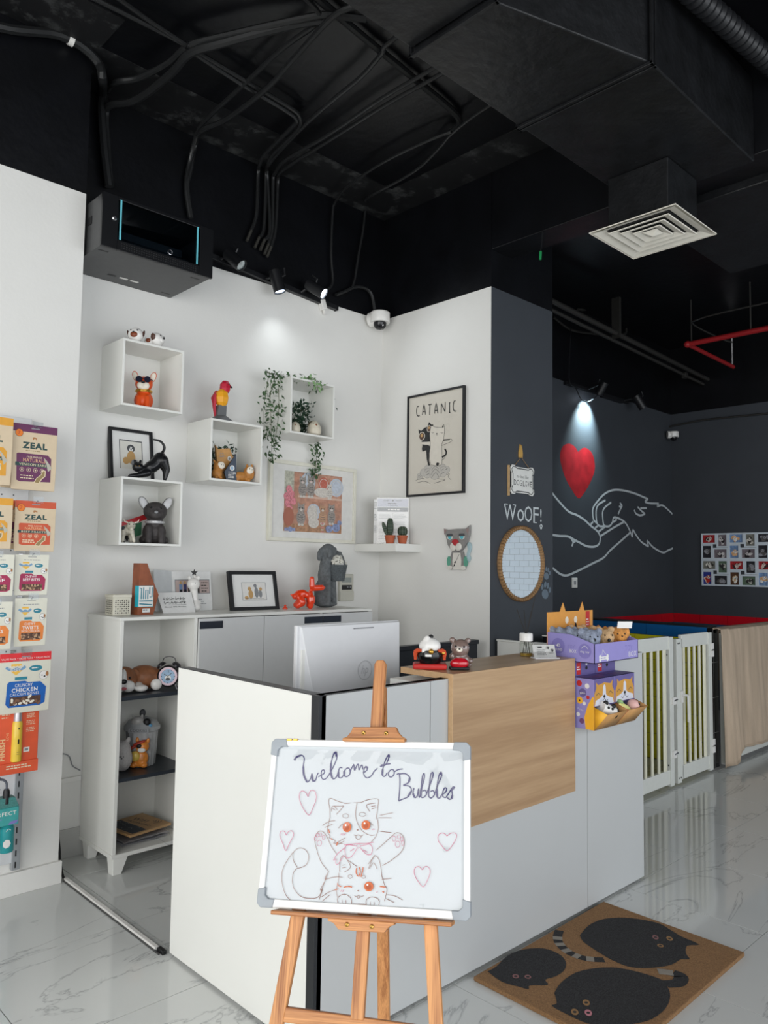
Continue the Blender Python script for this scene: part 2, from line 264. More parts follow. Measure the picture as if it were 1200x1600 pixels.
D={"wb_letters":[[[-0.1894,0.1399],[-0.1838,0.1477],[-0.1717,0.1525],[-0.1639,0.145],[-0.1648,0.126],[-0.1614,0.1053],[-0.1517,0.0895],[-0.1434,0.0983],[-0.141,0.1096],[-0.1372,0.0929],[-0.1307,0.0938],[-0.1275,0.1062],[-0.1247,0.1119]],[[-0.124,0.1026],[-0.1161,0.1065],[-0.1091,0.1123],[-0.1112,0.119],[-0.1168,0.1159],[-0.1167,0.1046],[-0.1121,0.0973],[-0.1052,0.0982],[-0.0977,0.107]],[[-0.0977,0.107],[-0.0886,0.1241],[-0.0799,0.1469],[-0.083,0.1613],[-0.0888,0.1562],[-0.0935,0.1352],[-0.0929,0.1146],[-0.0878,0.0998],[-0.0797,0.1011],[-0.0747,0.1113]],[[-0.0642,0.1247],[-0.0703,0.1253],[-0.0737,0.1151],[-0.0726,0.1039],[-0.0659,0.1015],[-0.0598,0.108]],[[-0.052,0.125],[-0.0588,0.1173],[-0.0582,0.1069],[-0.0507,0.1049],[-0.0439,0.1121],[-0.0458,0.1233],[-0.052,0.125]],[[-0.0441,0.1158],[-0.0384,0.129],[-0.0354,0.1329],[-0.033,0.1198],[-0.028,0.1312],[-0.0241,0.1339],[-0.0218,0.1212],[-0.0167,0.1314],[-0.0139,0.1315],[-0.0122,0.1222]],[[-0.0118,0.1148],[-0.0032,0.1195],[-0.0004,0.127],[-0.0057,0.1291],[-0.0093,0.1216],[-0.0083,0.1093],[-0.0004,0.1033],[0.0094,0.108],[0.0168,0.1192],[0.0245,0.1261]],[[0.0303,0.1307],[0.0441,0.1347],[0.0521,0.1536],[0.0503,0.158],[0.0436,0.1459],[0.0374,0.1235],[0.0372,0.1105],[0.0432,0.1081],[0.0488,0.1164]],[[0.0322,0.1337],[0.048,0.1363],[0.0567,0.1373]],[[0.0573,0.1232],[0.052,0.1164],[0.0539,0.1084],[0.061,0.1075],[0.0663,0.115],[0.0636,0.1234],[0.0572,0.124]],[[0.0661,0.1187],[0.0762,0.1244],[0.0872,0.1262]],[[0.0727,0.1126],[0.0785,0.1149],[0.081,0.0989],[0.081,0.0771],[0.0794,0.0537]],[[0.0785,0.1142],[0.0942,0.1153],[0.1051,0.1061],[0.1026,0.0959],[0.0892,0.089]],[[0.0892,0.089],[0.1048,0.0869],[0.1098,0.0762],[0.1016,0.0634],[0.0863,0.0565],[0.0795,0.0527]],[[0.1158,0.0836],[0.1138,0.0709],[0.1179,0.0621],[0.124,0.0659],[0.1267,0.0821],[0.1279,0.066],[0.1306,0.0625]],[[0.1306,0.0643],[0.1351,0.086],[0.1401,0.1078],[0.1391,0.1169],[0.1354,0.1095],[0.1329,0.0823],[0.1325,0.0662],[0.1383,0.0628],[0.1459,0.0701],[0.143,0.079],[0.1361,0.077]],[[0.1459,0.0701],[0.1521,0.0865],[0.1605,0.1102],[0.1603,0.12],[0.1554,0.1137],[0.1521,0.0829],[0.1517,0.0668],[0.1575,0.0623],[0.165,0.0697],[0.1622,0.0789],[0.1553,0.0765]],[[0.165,0.0697],[0.1724,0.0906],[0.1817,0.1125],[0.18,0.1212],[0.1748,0.1105],[0.1706,0.0834],[0.1716,0.0656],[0.1777,0.063],[0.183,0.0713]],[[0.183,0.0713],[0.1905,0.0751],[0.1943,0.0834],[0.1897,0.0858],[0.1852,0.0767],[0.1861,0.0661],[0.1929,0.0645]],[[0.1929,0.0645],[0.2012,0.0772],[0.2087,0.0881],[0.2132,0.0875],[0.2068,0.0809],[0.208,0.0703],[0.2066,0.0625],[0.1994,0.0612],[0.1967,0.0646]]],"wb_thick":[[[-0.1648,0.126],[-0.1614,0.1053],[-0.1517,0.0895]],[[-0.0935,0.1352],[-0.0929,0.1146],[-0.0878,0.0998]],[[-0.0737,0.1151],[-0.0726,0.1039]],[[-0.0888,0.1562],[-0.083,0.1613],[-0.081,0.1507]],[[0.0374,0.1235],[0.0372,0.1105]],[[-0.1894,0.1399],[-0.1838,0.1477],[-0.1737,0.1517]],[[0.1051,0.1061],[0.1026,0.0959]],[[0.1098,0.0762],[0.1016,0.0634]],[[-0.1397,0.104],[-0.1372,0.0929],[-0.1314,0.093]],[[0.1138,0.0709],[0.1179,0.0621]],[[0.1329,0.0823],[0.1325,0.0662]],[[0.1706,0.0834],[0.1716,0.0656]],[[0.18,0.1212],[0.1817,0.1143]],[[0.2066,0.0625],[0.208,0.0703]],[[-0.0057,0.1291],[-0.0003,0.1262]],[[-0.0588,0.1173],[-0.0582,0.1069]],[[0.0511,0.1573],[0.0522,0.1517]]],"wb_brown":[[[-0.0871,0.0097],[-0.0891,0.0297],[-0.0936,0.047],[-0.0886,0.0536],[-0.0704,0.0478],[-0.0509,0.0432]],[[-0.0849,0.0241],[-0.0825,0.0358],[-0.0633,0.0364],[-0.0553,0.0373],[-0.0657,0.0248],[-0.0723,0.0182]],[[-0.0822,0.0314],[-0.0755,0.0273]],[[-0.0777,0.0359],[-0.0708,0.0289]],[[-0.0525,0.0431],[-0.0382,0.0448]],[[-0.0303,0.0456],[-0.0145,0.0467]],[[-0.0145,0.0461],[0.0057,0.0537],[0.0261,0.0561],[0.0305,0.0511],[0.0289,0.031],[0.0267,0.011]],[[0.0219,0.0465],[0.0016,0.0415],[0.0102,0.0275]],[[0.0128,0.039],[0.0237,0.0408]],[[0.0146,0.0333],[0.0255,0.0366]],[[-0.0223,0.045],[-0.0243,0.0234],[-0.02,0.0036],[-0.0064,-0.0156],[0.0128,-0.0246],[0.0251,-0.0233]],[[-0.0648,-0.0128],[-0.0559,-0.0034],[-0.0419,0.0005]],[[-0.007,-0.0044],[-0.0012,0.0049],[0.0098,0.0042],[0.0195,-0.0034]],[[-0.0262,-0.0254],[-0.0198,-0.0274],[-0.0146,-0.0249],[-0.0089,-0.0275],[-0.0028,-0.0244]],[[-0.0229,-0.0289],[-0.0147,-0.0355],[-0.0063,-0.0282]],[[-0.0871,0.0097],[-0.0906,-0.0076],[-0.0912,-0.0218],[-0.0843,-0.03],[-0.0855,-0.0343],[-0.0709,-0.0407],[-0.0736,-0.0464],[-0.0516,-0.0455]],[[0.0296,0.0139],[0.0331,-0.0085],[0.0283,-0.0254],[0.0166,-0.0398]],[[-0.105,-0.0082],[-0.0897,0.001],[-0.0739,0.0039]],[[-0.0983,-0.0122],[-0.0797,-0.0043]],[[0.0328,0.0141],[0.0638,0.0152]],[[0.0356,0.0198],[0.0664,0.0266]],[[0.0372,-0.0153],[0.065,-0.017]],[[-0.0705,-0.0463],[-0.0462,-0.0327]],[[-0.067,-0.0503],[-0.0489,-0.0398]],[[-0.0819,-0.1075],[-0.1023,-0.0866],[-0.1166,-0.0566],[-0.1213,-0.0372],[-0.115,-0.0233],[-0.104,-0.0209],[-0.0921,-0.0317],[-0.0795,-0.0522],[-0.0658,-0.0683]],[[0.0298,-0.0563],[0.0475,-0.0412],[0.0653,-0.0253],[0.0773,-0.0165],[0.0912,-0.0215],[0.0969,-0.0364],[0.0908,-0.0558],[0.0673,-0.0759],[0.0465,-0.0883]],[[-0.0369,-0.0808],[-0.0145,-0.0934]],[[0.0128,-0.0866],[0.0272,-0.0669]],[[-0.0846,-0.1131],[-0.0923,-0.1352],[-0.1014,-0.1598],[-0.1211,-0.1657],[-0.1464,-0.1623],[-0.1653,-0.1444],[-0.1691,-0.12],[-0.1624,-0.106],[-0.1485,-0.1012],[-0.1365,-0.0937],[-0.1331,-0.0769],[-0.1422,-0.0634],[-0.1585,-0.0599],[-0.172,-0.0703],[-0.1705,-0.087],[-0.1596,-0.1017]],[[-0.1736,-0.0704],[-0.1932,-0.1019],[-0.1953,-0.1296],[-0.1845,-0.1589],[-0.1707,-0.1717]],[[-0.0819,-0.1075],[-0.0902,-0.1215],[-0.087,-0.1227],[-0.0993,-0.1463],[-0.0946,-0.1461],[-0.1007,-0.1678]],[[-0.0555,-0.1062],[-0.0556,-0.0816],[-0.05,-0.0717],[-0.0402,-0.0782],[-0.0298,-0.0955],[-0.0446,-0.107]],[[-0.0502,-0.0923],[-0.0425,-0.0906]],[[-0.0498,-0.0978],[-0.0406,-0.096]],[[0.0134,-0.0974],[0.0215,-0.0767],[0.0288,-0.0682],[0.0384,-0.0773],[0.0438,-0.096],[0.046,-0.112]],[[0.0163,-0.0959],[0.0249,-0.0833],[0.0347,-0.0964]],[[-0.0569,-0.109],[-0.0572,-0.128],[-0.0607,-0.1443],[-0.0566,-0.16]],[[0.0459,-0.1093],[0.0527,-0.1276],[0.0592,-0.1379],[0.0542,-0.1618]],[[-0.0165,-0.1547],[-0.011,-0.1562],[-0.0075,-0.1534],[-0.0019,-0.1557],[0.0056,-0.1529]],[[-0.0109,-0.157],[-0.0068,-0.1594],[-0.0025,-0.1563]],[[-0.0542,-0.1731],[-0.0564,-0.1627],[-0.0477,-0.1542],[-0.0355,-0.1536],[-0.0244,-0.1609],[-0.0222,-0.1714]],[[-0.0451,-0.1713],[-0.0455,-0.1647]],[[-0.0359,-0.1716],[-0.0364,-0.1642]],[[0.0126,-0.172],[0.0121,-0.1615],[0.0223,-0.1552],[0.0359,-0.1563],[0.0422,-0.1625],[0.0417,-0.1704]],[[0.0216,-0.1715],[0.0213,-0.165]],[[0.0306,-0.1715],[0.0303,-0.1645]],[[-0.0222,-0.1719],[0.0125,-0.1707]],[[-0.0965,-0.1622],[-0.0788,-0.1506],[-0.0607,-0.1443]],[[-0.0928,-0.17],[-0.0753,-0.1557]],[[0.0611,-0.1483],[0.0791,-0.15],[0.0957,-0.1569]],[[0.0584,-0.1564],[0.0766,-0.1632]],[[0.0462,-0.1173],[0.0687,-0.114]],[[-0.09,-0.1242],[-0.0625,-0.1174],[-0.047,-0.118]]],"wb_orange":[[[-0.0144,-0.0961],[-0.0154,-0.1056],[-0.0103,-0.1135]],[[-0.0083,-0.0944],[-0.0053,-0.1038],[-0.0087,-0.1147]],[[0.0009,-0.094],[-0.0001,-0.1035],[-0.0035,-0.1145]],[[-0.0426,-0.1385],[-0.0336,-0.1359],[-0.0228,-0.1369]],[[0.0424,-0.1322],[0.0559,-0.1328]],[[-0.0585,-0.1307],[-0.0551,-0.1359],[-0.0489,-0.1369]],[[-0.0638,-0.1444],[-0.0562,-0.1427]],[[0.0534,-0.1435],[0.0488,-0.1424]],[[-0.0884,-0.016],[-0.0847,-0.0244]],[[-0.0807,-0.0355],[-0.0773,-0.0382]],[[-0.067,-0.0503],[-0.0628,-0.0431]]],"wb_pink":[[[-0.017,-0.0495],[-0.039,-0.0477],[-0.0453,-0.0563],[-0.0404,-0.0754],[-0.0281,-0.0721],[-0.0152,-0.0536]],[[-0.0077,-0.0491],[0.0138,-0.0441],[0.021,-0.0534],[0.0179,-0.0659],[0.0056,-0.0651],[-0.0075,-0.0533]],[[-0.0449,-0.0535],[-0.0627,-0.0682],[-0.0711,-0.0823],[-0.0651,-0.0793],[-0.0661,-0.0876],[-0.0597,-0.09],[-0.0469,-0.0702]],[[-0.0483,-0.0481],[-0.0297,-0.0459],[-0.0142,-0.0439],[0.0044,-0.0431],[0.0228,-0.0395]],[[-0.0319,-0.0613],[-0.0229,-0.0553]],[[-0.0011,-0.0571],[0.01,-0.0621]],[[-0.0575,-0.0275],[-0.0547,-0.0226]],[[-0.0534,-0.0282],[-0.0506,-0.023]],[[-0.049,-0.0274],[-0.0462,-0.0223]],[[0.0185,-0.0132],[0.0208,-0.0103]],[[0.0222,-0.0131],[0.0245,-0.0102]],[[-0.0497,-0.1477],[-0.0478,-0.1441]],[[-0.0451,-0.1482],[-0.0429,-0.1441]],[[0.0354,-0.145],[0.0377,-0.1422]],[[-0.1456,0.0556],[-0.153,0.0657],[-0.1638,0.0677],[-0.168,0.0563],[-0.1604,0.036],[-0.1406,0.0141],[-0.1306,0.0312],[-0.1241,0.0519],[-0.1286,0.0679],[-0.1402,0.0696],[-0.1456,0.0556]],[[-0.1926,-0.033],[-0.1989,-0.0247],[-0.2076,-0.0259],[-0.2086,-0.0365],[-0.1996,-0.0518],[-0.1907,-0.0669],[-0.1835,-0.0511],[-0.1745,-0.0323],[-0.1796,-0.0231],[-0.1882,-0.0251],[-0.1926,-0.033]],[[0.1965,-0.019],[0.1872,-0.0129],[0.177,-0.0173],[0.176,-0.0288],[0.1849,-0.0402],[0.1968,-0.05],[0.209,-0.0382],[0.2186,-0.0206],[0.2159,-0.0123],[0.2051,-0.0127],[0.1965,-0.019]],[[0.1405,-0.0925],[0.1317,-0.0861],[0.1226,-0.0909],[0.1224,-0.103],[0.1314,-0.117],[0.1434,-0.1273],[0.1527,-0.1135],[0.1588,-0.0964],[0.1543,-0.0865],[0.1463,-0.0859],[0.1405,-0.0925]]],"wb_eyes":[[-0.0429,-0.0092,0.0107,0.0113],[0.003,-0.0029,0.0107,0.0107],[0.0167,-0.1335,0.011,0.01]],"wb_brows":[[-0.0476,0.0154,0.0075,0.0047],[-0.0067,0.0203,0.0082,0.0044],[-0.0287,-0.1149,0.005,0.0038],[0.0035,-0.1141,0.0044,0.0031]],"wb_pads":[[-0.1181,-0.037,0.0035,0.005],[-0.1145,-0.0301,0.0035,0.0041],[-0.1073,-0.0287,0.0031,0.0041],[-0.0992,-0.034,0.0031,0.0047],[-0.1084,-0.047,0.0057,0.0063],[0.0722,-0.0297,0.0044,0.0057],[0.0837,-0.0254,0.0038,0.0044],[0.0906,-0.03,0.0031,0.005],[0.0933,-0.0382,0.0028,0.0057],[0.0812,-0.0412,0.0057,0.0069],[-0.0123,-0.0493,0.0047,0.0044]],"wb_nose":[[-0.0165,-0.0146,0.0022,0.0013],[-0.008,-0.1436,0.0019,0.0013]],"mural":[[[4.461,2.171],[4.573,2.1],[4.733,2.016],[4.88,1.989],[5.011,1.95],[5.126,1.898],[5.224,1.861],[5.283,1.821],[5.299,1.78],[5.272,1.726],[5.183,1.697],[5.047,1.699],[4.915,1.731],[4.841,1.749],[4.723,1.78],[4.59,1.78],[4.468,1.785]],[[4.759,1.776],[4.795,1.747],[4.808,1.722],[4.786,1.691]],[[4.808,1.727],[4.869,1.749]],[[4.468,1.483],[4.588,1.43],[4.694,1.416],[4.839,1.446],[5.162,1.536],[5.351,1.591],[5.485,1.668],[5.676,1.76],[5.885,1.861]],[[5.117,1.91],[5.166,1.942]],[[5.2,1.881],[5.254,1.906]],[[5.264,1.847],[5.385,1.9]],[[5.303,1.806],[5.446,1.86],[5.593,1.914],[5.755,1.966]],[[5.225,1.934],[5.176,1.958],[5.157,2.015],[5.167,2.078],[5.247,2.146],[5.369,2.224],[5.493,2.269],[5.619,2.29],[5.793,2.293],[6.016,2.278],[6.284,2.241]],[[6.284,2.241],[6.212,2.21],[6.319,2.199],[6.526,2.21]],[[6.526,2.21],[6.489,2.175],[6.626,2.193],[6.863,2.106]],[[5.398,2.168],[5.266,2.116],[5.222,2.06],[5.221,1.976],[5.244,1.92],[5.304,1.901],[5.385,1.91]],[[5.508,2.154],[5.387,2.097],[5.342,2.046],[5.345,1.972],[5.361,1.92],[5.406,1.906],[5.478,1.915],[5.53,1.955],[5.541,1.988],[5.573,2.006],[5.679,1.995],[5.787,1.962],[5.852,1.91],[5.896,1.862],[5.929,1.818]],[[5.929,1.818],[5.946,1.892],[6.008,1.844],[6.122,1.774],[6.28,1.728]],[[6.28,1.728],[6.251,1.79],[6.381,1.725],[6.601,1.672],[6.728,1.698],[6.871,1.732]],[[5.541,1.955],[5.615,1.986]],[[5.677,2.159],[5.72,2.135],[5.692,2.1],[5.641,2.042]],[[5.66,2.122],[5.707,2.121]],[[5.974,2.106],[6.012,2.069],[6.104,2.055],[6.209,2.077]],[[6.209,2.077],[6.128,2.104],[6.048,2.142]],[[6.105,2.131],[6.246,2.142]]],"heart":[[4.899,2.598],[4.847,2.641],[4.755,2.661],[4.646,2.627],[4.593,2.541],[4.61,2.452],[4.681,2.329],[4.789,2.227],[4.903,2.152],[4.994,2.201],[5.111,2.315],[5.194,2.438],[5.201,2.524],[5.153,2.614],[5.056,2.653],[4.979,2.646]],"po_lines":[[[-0.148,0.265],[-0.165,0.266],[-0.171,0.24],[-0.167,0.212],[-0.155,0.2],[-0.142,0.203]],[[-0.116,0.203],[-0.103,0.272],[-0.087,0.201]],[[-0.111,0.224],[-0.092,0.224]],[[-0.063,0.264],[-0.03,0.265]],[[-0.048,0.264],[-0.049,0.193]],[[-0.005,0.197],[0.008,0.267],[0.024,0.195]],[[-0.001,0.217],[0.019,0.216]],[[0.054,0.19],[0.055,0.257]],[[0.055,0.257],[0.088,0.197]],[[0.088,0.197],[0.089,0.261]],[[0.126,0.251],[0.128,0.185]],[[0.12,0.251],[0.133,0.251]],[[0.122,0.186],[0.134,0.186]],[[0.178,0.258],[0.164,0.253],[0.158,0.223],[0.162,0.199],[0.173,0.188],[0.185,0.191]]],"po_thin":[[[-0.047,0.062],[-0.038,0.11],[-0.022,0.127],[-0.011,0.11],[0.062,0.096],[0.077,0.115],[0.084,0.076],[0.078,0.024],[0.06,-0.022],[0.064,-0.07],[0.058,-0.15],[-0.022,-0.146],[-0.038,-0.132],[-0.049,-0.073],[-0.04,-0.016],[-0.047,0.062]],[[-0.123,0.019],[-0.04,0.013]],[[-0.116,0.001],[-0.043,-0.011]],[[0.135,0.011],[0.147,0.007],[0.141,-0.007],[0.06,-0.024]],[[0.058,-0.122],[0.086,-0.11],[0.092,-0.091]],[[-0.031,0.077],[-0.021,0.069],[-0.008,0.073]],[[0.051,0.066],[0.062,0.058],[0.073,0.063]],[[0.014,0.055],[0.018,0.05],[0.022,0.054]],[[-0.172,-0.238],[-0.139,-0.231],[-0.092,-0.229]],[[-0.155,-0.254],[-0.092,-0.249],[-0.04,-0.267]],[[-0.001,-0.269],[0.056,-0.259],[0.094,-0.252],[0.024,-0.24]],[[0.106,-0.22],[0.131,-0.217],[0.119,-0.235],[0.144,-0.256]],[[-0.028,-0.181],[0.004,-0.155],[0.036,-0.177]],[[-0.034,-0.21],[0.004,-0.174],[0.043,-0.201]],[[-0.027,-0.229],[0.011,-0.199],[0.037,-0.229]],[[0.055,-0.188],[0.081,-0.18]],[[0.056,-0.212],[0.087,-0.2]],[[-0.08,-0.192],[-0.054,-0.179]],[[-0.08,-0.211],[-0.047,-0.199]],[[-0.149,-0.211],[-0.126,-0.203]],[[-0.146,-0.221],[-0.122,-0.215]],[[0.096,-0.186],[0.115,-0.179]]],"po_black":[[[-0.152,0.109],[-0.127,0.096],[-0.097,0.112],[-0.068,0.118],[-0.055,0.148],[-0.032,0.126],[-0.038,0.09],[-0.041,0.061],[-0.043,0.013],[-0.116,0.019],[-0.146,0.054]],[[-0.112,0.001],[-0.086,-0.007],[-0.066,-0.006],[-0.038,-0.021],[-0.043,-0.045],[-0.049,-0.073],[-0.051,-0.112],[-0.041,-0.146],[-0.058,-0.147],[-0.073,-0.1],[-0.079,-0.041],[-0.112,-0.048],[-0.119,-0.028]],[[0.066,0.016],[0.135,0.012],[0.128,0.005],[0.069,0.006]]],"po_white":[[-0.038,0.11],[-0.022,0.127],[-0.011,0.11],[0.062,0.096],[0.077,0.115],[0.084,0.076],[0.078,0.024],[0.06,-0.022],[0.064,-0.07],[0.058,-0.15],[-0.022,-0.146],[-0.038,-0.132],[-0.049,-0.073],[-0.04,-0.016],[-0.047,0.062]],"po_arm":[[-0.123,0.019],[-0.04,0.013],[-0.043,-0.011],[-0.116,0.001]],"po_tail":[[0.064,-0.101],[0.095,-0.089],[0.101,-0.069],[0.088,-0.048]],"po_yarn":[[-0.136,-0.212,0.0273,0.0221],[-0.106,-0.189,0.0273,0.0253],[-0.061,-0.159,0.0312,0.0184],[0.106,-0.187,0.0273,0.0221],[0.065,-0.165,0.0312,0.0184],[-0.063,-0.198,0.0351,0.0322],[0.074,-0.199,0.0351,0.0345],[0.005,-0.196,0.0546,0.0483]],"po_glass":[[-0.12,0.058,0.0296,0.0294],[-0.054,0.102,0.0203,0.023]],"po_dots":[[0.017,0.06,0.0062,0.0037],[0.026,-0.143,0.014,0.0101],[0.071,0.101,0.0062,0.0074],[-0.023,0.121,0.0062,0.0064]],"mat_black":[[[1.266,-0.123],[1.371,-0.1],[1.471,-0.112],[1.546,-0.164],[1.589,-0.234],[1.603,-0.295],[1.578,-0.362],[1.562,-0.406],[1.551,-0.481],[1.506,-0.453],[1.443,-0.477],[1.41,-0.507],[1.385,-0.484],[1.316,-0.477],[1.239,-0.436],[1.189,-0.381],[1.187,-0.309],[1.205,-0.234],[1.231,-0.162]],[[0.776,-0.046],[0.829,-0.046],[0.918,-0.026],[1.001,-0.036],[1.068,-0.083],[1.078,-0.146],[1.05,-0.197],[0.991,-0.23],[0.929,-0.233],[0.883,-0.221],[0.861,-0.247],[0.811,-0.206],[0.788,-0.217],[0.775,-0.183],[0.758,-0.123]],[[0.833,-0.292],[0.906,-0.27],[1.007,-0.268],[1.091,-0.302],[1.154,-0.359],[1.186,-0.443],[1.192,-0.508],[1.17,-0.533],[1.116,-0.572],[1.03,-0.597],[0.942,-0.596],[0.881,-0.575],[0.811,-0.533],[0.762,-0.469],[0.756,-0.397],[0.76,-0.33],[0.786,-0.333]]],"mat_tail":[[1.243,-0.043],[1.181,-0.075],[1.138,-0.12],[1.115,-0.179],[1.124,-0.239],[1.166,-0.29]],"mat_tail2":[[1.175,-0.526],[1.217,-0.553],[1.266,-0.54],[1.267,-0.51]],"mat_tip":[[1.267,-0.51],[1.253,-0.488],[1.237,-0.467]],"mat_eyes":[[1.478,-0.336],[1.51,-0.379],[1.427,-0.382],[0.823,-0.136],[0.852,-0.168],[0.862,-0.399],[0.785,-0.403],[0.814,-0.436]],"mat_corners":[[1.611,-0.012],[1.627,-0.61],[1.018,-0.647],[0.708,-0.043]],"cables":{"a":[[-0.539,1.77,3.884],[-0.444,1.77,3.908],[-0.347,1.77,3.947],[-0.262,1.77,3.981],[-0.174,1.77,3.993],[-0.091,1.77,3.977],[-0.033,1.77,3.938],[-0.012,1.77,3.876],[0.104,2.04,3.972],[0.103,2.04,3.868],[0.126,2.04,3.672],[0.16,2.04,3.478]],"b":[[0.679,0.591,3.93],[0.585,0.665,3.93],[0.5,0.75,3.93],[0.284,1.15,3.93],[0.206,1.32,3.93],[0.2,1.508,3.93],[0.15,1.724,3.93],[0.083,1.834,3.93],[0.137,2.06,4.007],[0.125,2.06,3.928],[0.149,2.06,3.709],[0.179,2.06,3.492]],"c":[[0.565,0.716,3.93],[0.467,0.863,3.93],[0.287,1.154,3.9],[0.218,1.322,3.9],[0.227,1.5,3.9],[0.221,1.739,3.9],[0.193,1.892,3.9],[0.129,1.997,3.9],[0.133,2.06,3.869],[0.15,2.06,3.689],[0.163,2.06,3.487]],"d":[[0.349,0.67,3.93],[0.509,0.713,3.93],[0.543,0.774,3.93],[0.534,1.014,3.93],[0.557,1.364,3.93],[0.585,1.769,3.93],[0.618,1.939,3.93],[0.641,2.06,3.82],[0.621,2.06,3.652],[0.653,2.06,3.48]],"e":[[0.58,0.517,3.9],[0.54,0.648,3.9],[0.591,1.004,3.9],[0.634,1.284,3.9],[0.638,1.662,3.9],[0.601,1.864,3.9],[0.672,2.06,3.929],[0.647,2.06,3.758],[0.629,2.06,3.655],[0.662,2.06,3.478]],"f":[[-0.264,1.339,3.93],[-0.026,1.329,3.93],[0.18,1.327,3.93],[0.242,1.347,3.93],[0.56,1.392,3.93],[0.848,1.415,3.93],[0.943,1.444,3.93],[0.969,1.527,3.93],[1.028,1.869,3.93],[1.079,1.992,3.93],[1.115,2.06,3.917],[1.111,2.06,3.658],[1.075,2.06,3.536]],"g":[[-0.183,1.258,3.93],[-0.008,1.294,3.93],[0.186,1.321,3.93],[0.246,1.329,3.93],[0.567,1.354,3.93],[0.836,1.375,3.93],[0.939,1.411,3.93],[1.007,1.527,3.93],[1.062,1.834,3.93],[1.114,1.957,3.93],[1.175,2.06,3.94],[1.169,2.06,3.592],[1.135,2.06,3.512]],"h":[[0.862,0.606,3.93],[0.892,0.709,3.93],[0.942,0.917,3.93],[0.972,1.204,3.93],[1.017,1.517,3.93],[1.105,1.922,3.93],[1.183,2.06,3.926],[1.214,2.06,3.589],[1.175,2.06,3.508]],"i":[[1.148,0.606,3.93],[1.14,0.968,3.93],[1.161,1.43,3.93],[1.155,1.827,3.93],[1.204,2.004,3.93],[1.229,2.06,3.907],[1.233,2.06,3.612],[1.206,2.06,3.491]],"j":[[1.207,0.606,3.93],[1.193,0.982,3.93],[1.202,1.408,3.93],[1.208,1.817,3.93],[1.225,1.982,3.93],[1.266,2.06,3.904],[1.258,2.06,3.62],[1.227,2.06,3.48]],"k":[[1.632,0.915,3.93],[1.607,1.056,3.93],[1.589,1.344,3.93],[1.604,1.598,3.93],[1.646,1.848,3.93],[1.723,2.034,3.93],[1.725,2.06,3.865],[1.718,2.06,3.584],[1.735,2.06,3.385],[1.667,2.06,3.312]],"l":[[1.586,0.603,3.93],[1.642,0.905,3.93],[1.703,1.06,3.93],[1.786,1.299,3.93],[1.816,1.526,3.93],[1.83,1.817,3.93],[2.027,2.06,4.025],[2.006,2.06,3.843],[1.965,2.06,3.638],[1.938,2.06,3.478],[1.915,2.06,3.405]],"m":[[0.423,0.672,3.96],[0.648,0.702,3.96],[0.915,0.734,3.96],[1.214,0.769,3.96],[1.534,0.811,3.96],[1.642,0.865,3.96],[1.67,0.949,3.96]],"n":[[1.767,2.06,3.309],[1.852,2.06,3.357],[1.949,2.06,3.413],[2.05,2.06,3.424],[2.102,2.06,3.384],[2.132,2.06,3.275]]},"gpipe1":[[4.041,2.0,3.877],[5.616,2.0,3.825],[7.473,2.0,3.754]],"gpipe2":[[4.084,2.03,3.853],[5.671,2.03,3.814],[7.49,2.03,3.74]],"loop":[[4.834,2.1,3.969],[5.613,2.1,4.16],[5.709,2.1,4.183],[5.763,2.1,3.957],[5.609,2.1,3.903]],"loop2":[[4.422,2.1,3.797],[4.735,2.1,3.745],[5.207,2.1,3.81]],"red":[[5.283,0.377,3.55],[5.294,1.214,3.55]],"red2":[[5.294,1.214,3.55],[6.37,1.258,3.55]],"thin":[[5.225,0.353,3.75],[5.22,0.907,3.75],[5.261,1.127,3.75],[5.337,1.204,3.75],[5.633,1.22,3.75],[6.022,1.205,3.75],[6.179,1.177,3.75]],"lampcord":[[4.687,2.08,3.748],[4.653,2.08,3.258],[4.764,2.08,3.188],[4.861,2.08,3.096],[4.977,2.08,3.091],[5.114,2.08,3.156],[5.166,2.08,3.201]],"camcord":[[6.8,2.425,3.018],[6.8,2.31,3.032],[6.8,2.168,3.097],[6.8,1.922,3.12],[6.8,1.685,3.129],[6.8,1.076,3.112]]}
# ---------------------------------------------------------------- paints and shared materials
white_paint = mat('white_wall_paint', (230, 229, 225), .6, var=.015, scale=3, bump=.15, bscale=60)
black_paint = mat('black_paint', (9, 10, 14), .36, var=.35, scale=5, bump=.5, bscale=18)
grey_paint = mat('charcoal_wall_paint', (62, 66, 72), .55, var=.05, scale=4, bump=.12, bscale=70)
black_metal = mat('black_metal', (22, 23, 26), .4, var=.1)
duct_metal = mat('black_duct_wrap', (20, 21, 23), .36, var=.4, scale=9, bump=.9, bscale=22)
white_lam = mat('white_laminate', (234, 234, 229), .32, var=.01, scale=3)
white_gloss = mat('white_gloss_plastic', (232, 232, 230), .3, var=.01)
off_white = mat('off_white_paint', (226, 224, 214), .45, var=.02)
black_edge = mat('black_edging', (30, 32, 36), .35, var=.05)
chrome = mat('chrome', (200, 200, 205), .18, metal=1)
brass = mat('brass', (190, 150, 80), .3, metal=1)
ink = mat('black_print', (22, 22, 24), .5)
dark_grey = mat('dark_grey_print', (74, 76, 80), .5)
mid_grey = mat('grey_print', (140, 142, 145), .5)
paper = mat('white_paper', (236, 236, 234), .6, var=.01)
red_ink = mat('red_print', (190, 30, 38), .45)
tile_m = marble()
grout = mat('floor_grout', (64, 64, 63), .8)

